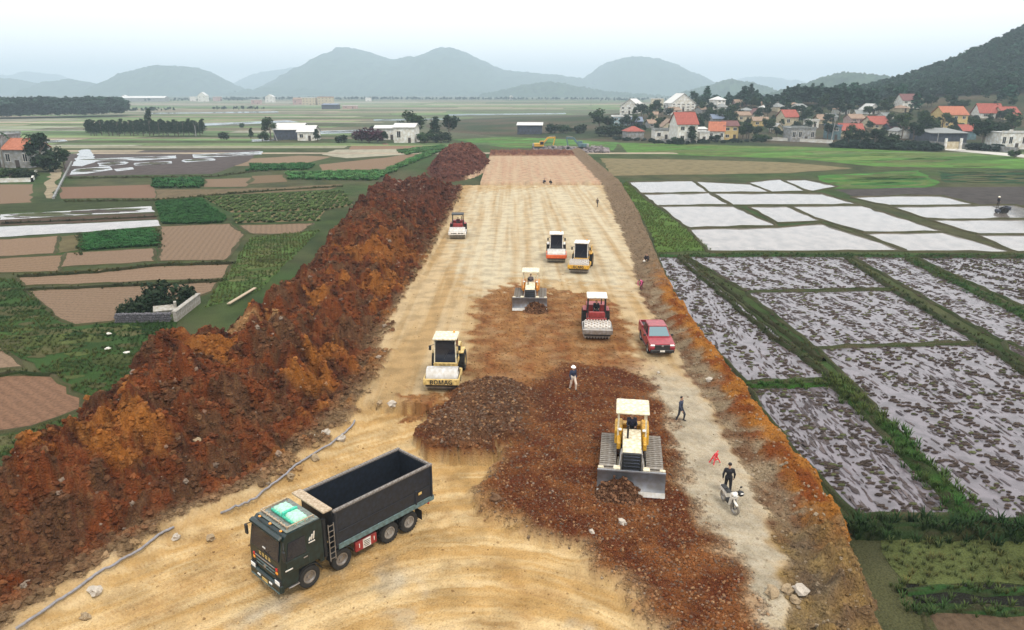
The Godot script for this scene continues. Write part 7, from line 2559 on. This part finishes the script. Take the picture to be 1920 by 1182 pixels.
func person(at: Vector3, yaw: float, pose: String, label: String, shirt: Color, legs: Color, hat: String, sc := 1.0, group := "") -> void:
	if head_net.is_empty():
		# head about 0.23 high: skull, jaw, brow, nose, lips, ears, neck; tones 0 skin 1 eye 2 lip
		var h := []
		h.append([Vector3(0, 0.03, -0.015), Vector3(0, 0.035, 0.01), 0.088, 0.084, 0])
		h.append([Vector3(0, -0.045, 0.03), Vector3(0, -0.07, 0.045), 0.055, 0.04, 0])
		h.append([Vector3(-0.035, 0.012, 0.078), Vector3(0.035, 0.012, 0.078), 0.014, 0.014, 0])
		h.append([Vector3(0, 0.0, 0.09), Vector3(0, -0.03, 0.104), 0.009, 0.015, 0])
		h.append([Vector3(-0.016, -0.062, 0.083), Vector3(0.016, -0.062, 0.083), 0.008, 0.008, 2])
		for s in [-1.0, 1.0]:
			h.append([Vector3(s * 0.085, 0.01, -0.01), Vector3(s * 0.09, -0.03, 0.0), 0.016, 0.012, 0])
			h.append([Vector3(s * 0.032, -0.004, 0.083), Vector3(s * 0.034, -0.004, 0.083), 0.01, 0.01, 1])
		h.append([Vector3(0, -0.05, -0.02), Vector3(0, -0.15, -0.03), 0.05, 0.055, 0])
		head_net = nets(h, 0.011, 0.012)
		# hand pointing down (-y), palm to the side, thumb forward (+z)
		var g := []
		g.append([Vector3(0, 0.01, 0.0), Vector3(0, -0.075, 0.0), 0.022, 0.026, 0])
		g.append([Vector3(0, -0.03, 0.022), Vector3(0, -0.075, 0.026), 0.016, 0.014, 0])
		g.append([Vector3(0, -0.03, -0.022), Vector3(0, -0.07, -0.026), 0.016, 0.014, 0])
		var ln := [0.070, 0.080, 0.074, 0.058]
		for q in 4:
			var z: float = 0.030 - q * 0.020
			var l: float = ln[q]
			var b := Vector3(0, -0.08, z)
			var m := b + Vector3(-0.012, -l * 0.55, 0)
			g.append([b, m, 0.0095, 0.009, 0])
			g.append([m, m + Vector3(-0.022, -l * 0.4, 0), 0.009, 0.008, 0])
		g.append([Vector3(0, -0.02, 0.03), Vector3(-0.012, -0.055, 0.055), 0.013, 0.011, 0])
		g.append([Vector3(-0.012, -0.055, 0.055), Vector3(-0.02, -0.085, 0.058), 0.011, 0.009, 0])
		hand_net = nets(g, 0.0065, 0.006)
	var j := {}
	match pose:
		"stand", "walk":
			var st := 0.06 if pose == "stand" else 0.2
			j = {"hip": Vector3(0, 0.90, 0), "neck": Vector3(0, 1.40, 0.0), "head": Vector3(0, 1.575, 0.02),
				"kl": Vector3(0.11, 0.48, st + 0.05), "al": Vector3(0.12, 0.09, st), "kr": Vector3(-0.11, 0.48, -st * 0.4 + 0.03), "ar": Vector3(-0.12, 0.09, -st),
				"el": Vector3(0.27, 1.08, -st * 0.7), "wl": Vector3(0.27, 0.84, 0.06 - st * 0.4), "er": Vector3(-0.27, 1.08, st * 0.3), "wr": Vector3(-0.26, 0.84, 0.08 + st * 0.6)}
		"squat":
			j = {"hip": Vector3(0, 0.30, -0.16), "neck": Vector3(0, 0.72, 0.08), "head": Vector3(0, 0.88, 0.16),
				"kl": Vector3(0.17, 0.50, 0.20), "al": Vector3(0.13, 0.09, 0.02), "kr": Vector3(-0.17, 0.48, 0.20), "ar": Vector3(-0.13, 0.09, 0.0),
				"el": Vector3(0.28, 0.50, 0.16), "wl": Vector3(0.16, 0.36, 0.34), "er": Vector3(-0.28, 0.50, 0.16), "wr": Vector3(-0.12, 0.33, 0.36)}
		"bend":
			j = {"hip": Vector3(0, 0.86, -0.14), "neck": Vector3(0, 1.06, 0.30), "head": Vector3(0, 1.10, 0.46),
				"kl": Vector3(0.12, 0.47, 0.06), "al": Vector3(0.13, 0.09, 0.04), "kr": Vector3(-0.12, 0.46, 0.0), "ar": Vector3(-0.13, 0.09, -0.10),
				"el": Vector3(0.22, 0.80, 0.36), "wl": Vector3(0.14, 0.58, 0.44), "er": Vector3(-0.22, 0.80, 0.36), "wr": Vector3(-0.12, 0.56, 0.42)}
		"sit":
			j = {"hip": Vector3(0, 0.10, 0), "neck": Vector3(0, 0.62, 0.02), "head": Vector3(0, 0.79, 0.05),
				"kl": Vector3(0.14, 0.10, 0.42), "al": Vector3(0.14, -0.28, 0.50), "kr": Vector3(-0.14, 0.10, 0.42), "ar": Vector3(-0.14, -0.28, 0.50),
				"el": Vector3(0.27, 0.32, 0.10), "wl": Vector3(0.20, 0.28, 0.36), "er": Vector3(-0.27, 0.32, 0.10), "wr": Vector3(-0.20, 0.28, 0.36)}
	var hip: Vector3 = j.hip
	var neck: Vector3 = j.neck
	var up := (neck - hip).normalized()
	var ch := hip.lerp(neck, 0.68)
	var bones := []   # tones: 0 shirt 1 legs 2 shoes 3 skin
	bones.append([hip + up * 0.04 + Vector3(-0.06, 0, 0), hip + up * 0.04 + Vector3(0.06, 0, 0), 0.115, 0.115, 1])
	bones.append([hip + up * 0.14, ch, 0.125, 0.135, 0])
	bones.append([ch + Vector3(-0.075, 0, 0), ch + Vector3(0.075, 0, 0), 0.115, 0.115, 0])
	bones.append([neck - up * 0.05 + Vector3(-0.14, -0.01, 0), neck - up * 0.05 + Vector3(0.14, -0.01, 0), 0.07, 0.07, 0])
	bones.append([neck - up * 0.02, neck.lerp(j.head, 0.4), 0.06, 0.052, 3])
	for s in [["l", 1.0], ["r", -1.0]]:
		var sh: Vector3 = neck - up * 0.06 + Vector3(s[1] * 0.185, 0, 0)
		var e: Vector3 = j["e" + s[0]]
		var w: Vector3 = j["w" + s[0]]
		bones.append([sh, e, 0.066, 0.05, 0])
		bones.append([e, w, 0.05, 0.04, 0])
		var hj := hip + Vector3(s[1] * 0.09, 0, 0)
		var kn: Vector3 = j["k" + s[0]]
		var an: Vector3 = j["a" + s[0]]
		bones.append([hj, kn, 0.098, 0.07, 1])
		bones.append([kn, an, 0.068, 0.05, 1])
		bones.append([an + Vector3(0, -0.035, -0.04), an + Vector3(s[1] * 0.02, -0.05, 0.15), 0.045, 0.038, 2])
	var body := nets(bones, 0.026, 0.035)
	var skin := Color(0.42, 0.25, 0.16)
	var st := SurfaceTool.new()
	st.begin(Mesh.PRIMITIVE_TRIANGLES)
	add_net(st, body, Transform3D(), [shirt, legs, Color(0.03, 0.025, 0.022), skin])
	var hx := Transform3D(Basis(Vector3.RIGHT, 0.12 if pose != "bend" else 0.7), j.head)
	add_net(st, head_net, hx, [skin, Color(0.02, 0.015, 0.012), Color(0.36, 0.16, 0.12)])
	for s in [["l", 1.0], ["r", -1.0]]:
		var e: Vector3 = j["e" + s[0]]
		var w: Vector3 = j["w" + s[0]]
		var dy := -(w - e).normalized()
		var zz := Vector3(0, 0, 1) if absf(dy.z) < 0.8 else Vector3(0, 1, 0)
		var xx := dy.cross(zz).normalized()
		zz = xx.cross(dy).normalized()
		add_net(st, hand_net, Transform3D(Basis(xx * (s[1]), dy, zz), w), [skin, skin, skin], s[1] < 0.0)
	st.generate_normals()
	var t := thing("person", at, yaw, label, "person", group)
	t.scale = Vector3.ONE * sc
	put(st.commit(), mats["body"], "body", t)
	var mb := MB.new()
	mb.xf = hx
	match hat:
		"helmet":
			mb.col(Color(0.80, 0.79, 0.77))
			mb.lathe(Vector3(0, 0.055, 0), Vector3.UP, [Vector2(-0.01, 0.0), Vector2(-0.012, 0.165), Vector2(0.0, 0.165), Vector2(0.015, 0.122), Vector2(0.07, 0.11), Vector2(0.105, 0.07), Vector2(0.115, 0.0)], 18)
			put(mb.done(), mats["body"], "helmet", t)
		"cone":
			mb.col(Color(0.70, 0.66, 0.54))
			mb.lathe(Vector3(0, 0.05, 0), Vector3.UP, [Vector2(0.0, 0.20), Vector2(-0.01, 0.215), Vector2(0.15, 0.0)], 20)
			put(mb.done(), mats["body"], "conical_hat", t)
		_:
			mb.col(Color(0.012, 0.010, 0.010))
			mb.sphere(Vector3(0, 0.048, -0.018), Vector3(0.097, 0.086, 0.102), 14, 9)
			put(mb.done(), mats["body"], "hair", t)

func build_people() -> void:
	var navy := Color(0.015, 0.022, 0.05)
	var black := Color(0.007, 0.007, 0.009)
	person(on_site(1364, 926), 2.9, "stand", "person in a black jacket and black trousers standing behind the scooter", black, black, "", 1.0)
	person(on_site(1074, 731), 0.4, "walk", "person in a white helmet, navy jacket and pale trousers crossing the brown fill", navy, Color(0.55, 0.46, 0.38), "helmet", 0.99)
	person(on_site(1275, 789), 0.9, "walk", "person in dark blue work clothes walking along the pale track", Color(0.02, 0.03, 0.055), Color(0.016, 0.02, 0.035), "", 0.93)
	person(on_site(1202, 544), -0.7, "bend", "person in a pink top bending over at the road edge", Color(0.42, 0.06, 0.16), Color(0.10, 0.012, 0.03), "", 0.95)
	var q := on_site(1213, 491)
	person(q, -0.6, "squat", "person in dark clothes squatting on the grassy bank", Color(0.02, 0.014, 0.016), black, "", 1.0)
	bx(thing("sack", q + Vector3(-0.35, 0, 0.25), 0.3, "small white sack beside the squatting person", "sack"), "cloth", "white_paint", Vector3(0, 0.13, 0), Vector3(0.3, 0.28, 0.24), 0.09)
	person(on_site(1120, 388), 2.4, "walk", "person in dark brown clothes walking alone on the pale road bed", Color(0.05, 0.03, 0.025), Color(0.03, 0.02, 0.02), "", 0.9)
	var fp := P(1871, 387, FY)
	person(fp, 0.2, "stand", "farmer in a pale conical hat standing in the far paddy", black, black, "cone", 1.05)
	person(on_site(1020, 345), 0.5, "squat", "person in a grey shirt crouching in the cut across the road", Color(0.09, 0.07, 0.08), black, "", 1.15)
	person(on_site(1033, 346), -0.8, "squat", "person in black crouching in the cut across the road", black, black, "", 1.15)
	# drivers seated in the open machines
	for o in [["bulldozer", Vector3(0, 1.78, -0.93), "driver in a dark blue jacket seated on the yellow bulldozer", Color(0.02, 0.022, 0.04)], ["bulldozer_001", Vector3(0, 1.78, -0.93), "driver in a grey shirt seated on the orange bulldozer", Color(0.20, 0.17, 0.18)], ["road_roller_001", Vector3(0, 1.62, -0.72), "driver in black seated under the red roller's canopy", black], ["road_roller_004", Vector3(0, 1.62, -0.72), "driver in a maroon shirt seated on the pale grey roller", Color(0.12, 0.03, 0.035)]]:
		var m: Node3D = get_node(o[0])
		person(m.transform * o[1], m.rotation.y, "sit", o[2], o[3], black, "", 0.95)

# ---------------------------------------------------------------- small things
func hose(a: Array, label: String) -> void:
	var pts := []
	var rr := []
	for i in range(0, a.size() - 2, 2):
		var n := 10
		for k in n:
			var u := float(k) / n
			var p := on_site(lerpf(a[i], a[i + 2], u), lerpf(a[i + 1], a[i + 3], u))
			p.x += 0.12 * nf.get_noise_2d(p.z * 0.6, 3.0)
			p.y += 0.06
			pts.append(p)
			rr.append(0.06)
	# let it hang between the high spots
	for pass_ in 3:
		for i in range(1, pts.size() - 1):
			pts[i].y = maxf(pts[i].y, (pts[i - 1].y + pts[i + 1].y) * 0.5)
	var mb := MB.new()
	var o: Vector3 = pts[0]
	for i in pts.size(): pts[i] -= o
	mb.tube(pts, rr, 8)
	worn("pipe_grey", lin(0.22, 0.22, 0.25), 0.6, 0.0, 0.6, 0.72)
	var t := thing("hose", o, 0.0, label, "hose")
	part(mb, "pipe_grey", "pipe", t)

func build_details() -> void:
	hose([30, 1182, 110, 1130, 190, 1075, 260, 1035, 300, 1003, 330, 990], "grey hose lying along the foot of the spoil heap, lower length")
	hose([415, 964, 470, 944, 520, 905, 560, 870, 615, 838, 650, 812, 666, 788], "grey hose running up past the truck along the spoil heap's foot")
	# single rocks
	var rk := [[930, 938, 0.55, 0, "brown boulder at the tip of the gravel fill"], [1167, 982, 0.42, 1, "flat cream block lying on the dark fill before the bulldozer"], [455, 785, 0.5, 1, "pale stone on the dark face of the spoil heap"], [612, 813, 0.5, 1, "white stone beside the hose's upper end"], [372, 832, 0.6, 2, "ochre boulder halfway up the spoil heap"], [585, 820, 0.35, 1, "white stone low on the spoil heap"], [1448, 1115, 0.6, 2, "sandy boulder at the end of the pale track"], [1475, 1110, 0.55, 2, "cracked sandy boulder in the rock group at the track's end"], [1500, 1112, 0.65, 1, "largest pale boulder at the end of the track"], [1490, 1128, 0.45, 2, "small sandy boulder below the largest pale one"], [1330, 715, 0.5, 1, "pale rock on the ochre bank"], [735, 760, 0.55, 1, "pale rock at the broken edge of the road bed"], [712, 757, 0.4, 2, "sandy rock beside the pale rock at the broken edge"], [1225, 885, 0.3, 1, "grey stone next to the bulldozer's track"], [640, 826, 0.6, 1, "whitish slab by the hose near the truck"], [590, 862, 0.5, 2, "tan rock under the hose near the truck's box"], [545, 895, 0.45, 2, "tan rock beside the truck's cab roof height"], [330, 1010, 0.4, 1, "pale rock near the gap in the hose"], [395, 1012, 0.45, 2, "sandy rock in the rubble at the heap's foot"], [178, 1112, 0.55, 1, "whitish lump of rock by the lower hose"], [160, 1160, 0.4, 2, "sandy lump of rock by the lower hose"], [1110, 1000, 0.3, 1, "pale stone in the dark fill"], [1235, 700, 0.25, 1, "white pebble at the fill's upper edge"]]
	var cols := [Color(0.16, 0.09, 0.05), Color(0.50, 0.44, 0.37), Color(0.36, 0.27, 0.17)]
	for c in 3:
		var m := soil("rock%d" % c, 0.8, 1.7, 2.0, 0.6)
		m.vertex_color_use_as_albedo = false
		m.albedo_color = cols[c].linear_to_srgb()
	for i in rk.size():
		var r: Array = rk[i]
		var p := on_site(r[0], r[1])
		var o := put(rocks[i % 5], mats["rock%d" % r[3]], "rock")
		o.transform = lump_xf(p, r[2], 0.2)
		meta(o, r[4], "rock")
	# walled grave plot in the fields
	var g0 := P(216, 606, FY)
	var g1 := P(322, 604, FY)
	var g2 := P(368, 568, FY)
	worn("masonry", lin(0.12, 0.12, 0.145), 0.9, 0.0, 1.2, 0.6)
	worn("masonry_pale", lin(0.34, 0.33, 0.31), 0.9, 0.0, 1.2, 0.6)
	var t := thing("stone_wall", g0, 0.0, "dark grey stone wall of the small plot in the brown field", "wall")
	var d := g1 - g0
	var rows := 4
	var n := 24
	for r in rows:
		for k in n:
			var u := (k + 0.5 + 0.5 * (r % 2)) / (n + 0.5)
			var o := put(rocks[(r * 7 + k * 3) % 5], mats["masonry"], "stone", t)
			o.transform = Transform3D(Basis(Vector3.UP, rng.randf_range(-0.3, 0.3)).scaled(Vector3(d.length() / n * 1.25, 0.36, 0.5)), d * u + Vector3(0, 0.12 + r * 0.22, 0))
	var t2 := thing("stone_wall", g1, 0.0, "pale slanting side wall of the small plot in the brown field", "wall")
	var mb := MB.new()
	mb.bar(Vector3(0.3, 0.4, 0), g2 - g1 + Vector3(0.3, 0.4, 0), 0.3, 1.0, 0.05)
	part(mb, "masonry_pale", "panel", t2)
	mb = MB.new()
	mb.bar(Vector3(0.3, 0.95, 0), g2 - g1 + Vector3(0.3, 0.95, 0), 0.45, 0.1, 0.02)
	part(mb, "masonry_pale", "coping", t2)
	for a in [[240, 596, 1.5, "low dark shrub at the near corner of the stone-walled plot"], [262, 588, 1.8, "dark shrub inside the stone-walled plot"], [288, 582, 1.7, "dark leafy shrub in the middle of the stone-walled plot"], [300, 572, 2.6, "tallest dark shrub of the stone-walled plot"], [345, 570, 2.3, "blackish shrub at the pale side wall of the plot"], [318, 582, 1.4, "small shrub beside the pale slab in the walled plot"]]:
		var p := P(a[0], a[1], FY)
		tree("bush1", p, a[2], 1.0, a[3], "", "shrub", "shrub")
	var sl := thing("stone_slab", P(310, 588, FY), 0.4, "pale carved slab inside the stone-walled plot", "slab")
	bx(sl, "slab", "masonry_pale", Vector3(0, 0.5, 0), Vector3(2.0, 0.16, 0.9), 0.03, Basis(Vector3.RIGHT, 0.35))
	bx(sl, "plinth", "masonry_pale", Vector3(0, 0.2, 0), Vector3(1.6, 0.44, 0.7), 0.03)
	bx(sl, "headstone", "masonry_pale", Vector3(0.9, 0.7, -0.1), Vector3(0.25, 0.7, 0.5), 0.04)
	# farm machine in the paddy
	var fm := P(1879, 400, FY)
	var tf := thing("field_tractor", fm, 1.35, "small dark two-wheel tractor standing in the far paddy", "tractor")
	for s in [-1.0, 1.0]:
		wheel(tf, Vector3(s * 0.55, 0.5, 0.2), 0.55, 0.22, "black", 10, s)
	bx(tf, "engine", "w_dark", Vector3(0, 0.85, 0.65), Vector3(0.7, 0.6, 1.1), 0.08)
	bx(tf, "fuel_tank", "black", Vector3(0, 1.2, 0.5), Vector3(0.5, 0.25, 0.5), 0.08)
	mb = MB.new()
	for s in [-1.0, 1.0]:
		mb.cyl(Vector3(s * 0.3, 0.8, 0.1), Vector3(s * 0.35, 1.05, -1.4), 0.05, -1, 8)
	part(mb, "black", "handles", tf)
	bx(tf, "rotavator", "w_dark", Vector3(0, 0.4, -0.7), Vector3(1.3, 0.5, 0.6), 0.1)
	# planks at the foot of the heap
	for a in [[428, 570, 478, 540, "pale timber plank lying beside the spoil heap"]]:
		var p0 := P(a[0], a[1], FY + 0.3)
		var p1 := P(a[2], a[3], FY + 0.3)
		var pl := thing("plank", p0, 0.0, a[4], "plank")
		mb = MB.new()
		mb.bar(Vector3.ZERO, p1 - p0, 0.35, 0.1, 0.02)
		part(mb, "wood", "board", pl)
	# pale scraps in the grass
	for a in [[205, 632, "white scrap lying in the rough grass below the stone-walled plot"], [203, 660, "larger white scrap in the middle of the rough grass"], [238, 668, "small white scrap in the grass near the heap's foot"]]:
		var p := P(a[0], a[1], FY)
		var o := put(rocks[2], mats["white_paint"], "scrap")
		o.transform = Transform3D(Basis(Vector3.UP, rng.randf() * TAU).scaled(Vector3(0.5, 0.22, 0.3)), p + Vector3(0, 0.3, 0))
		meta(o, a[2], "scrap")
	# grey rubble by the blue excavator
	var xs := []
	var cs := PackedColorArray()
	for q in 420:
		var p := P(rng.randf_range(1000, 1140), rng.randf_range(277, 287), FY)
		xs.append(lump_xf(p, rng.randf_range(0.5, 1.9), 0.25))
		cs.append(Color(0.22, 0.19, 0.19) * rng.randf_range(0.4, 1.4))
	scatter("rubble", rocks[4], mats["stone"], xs, cs)
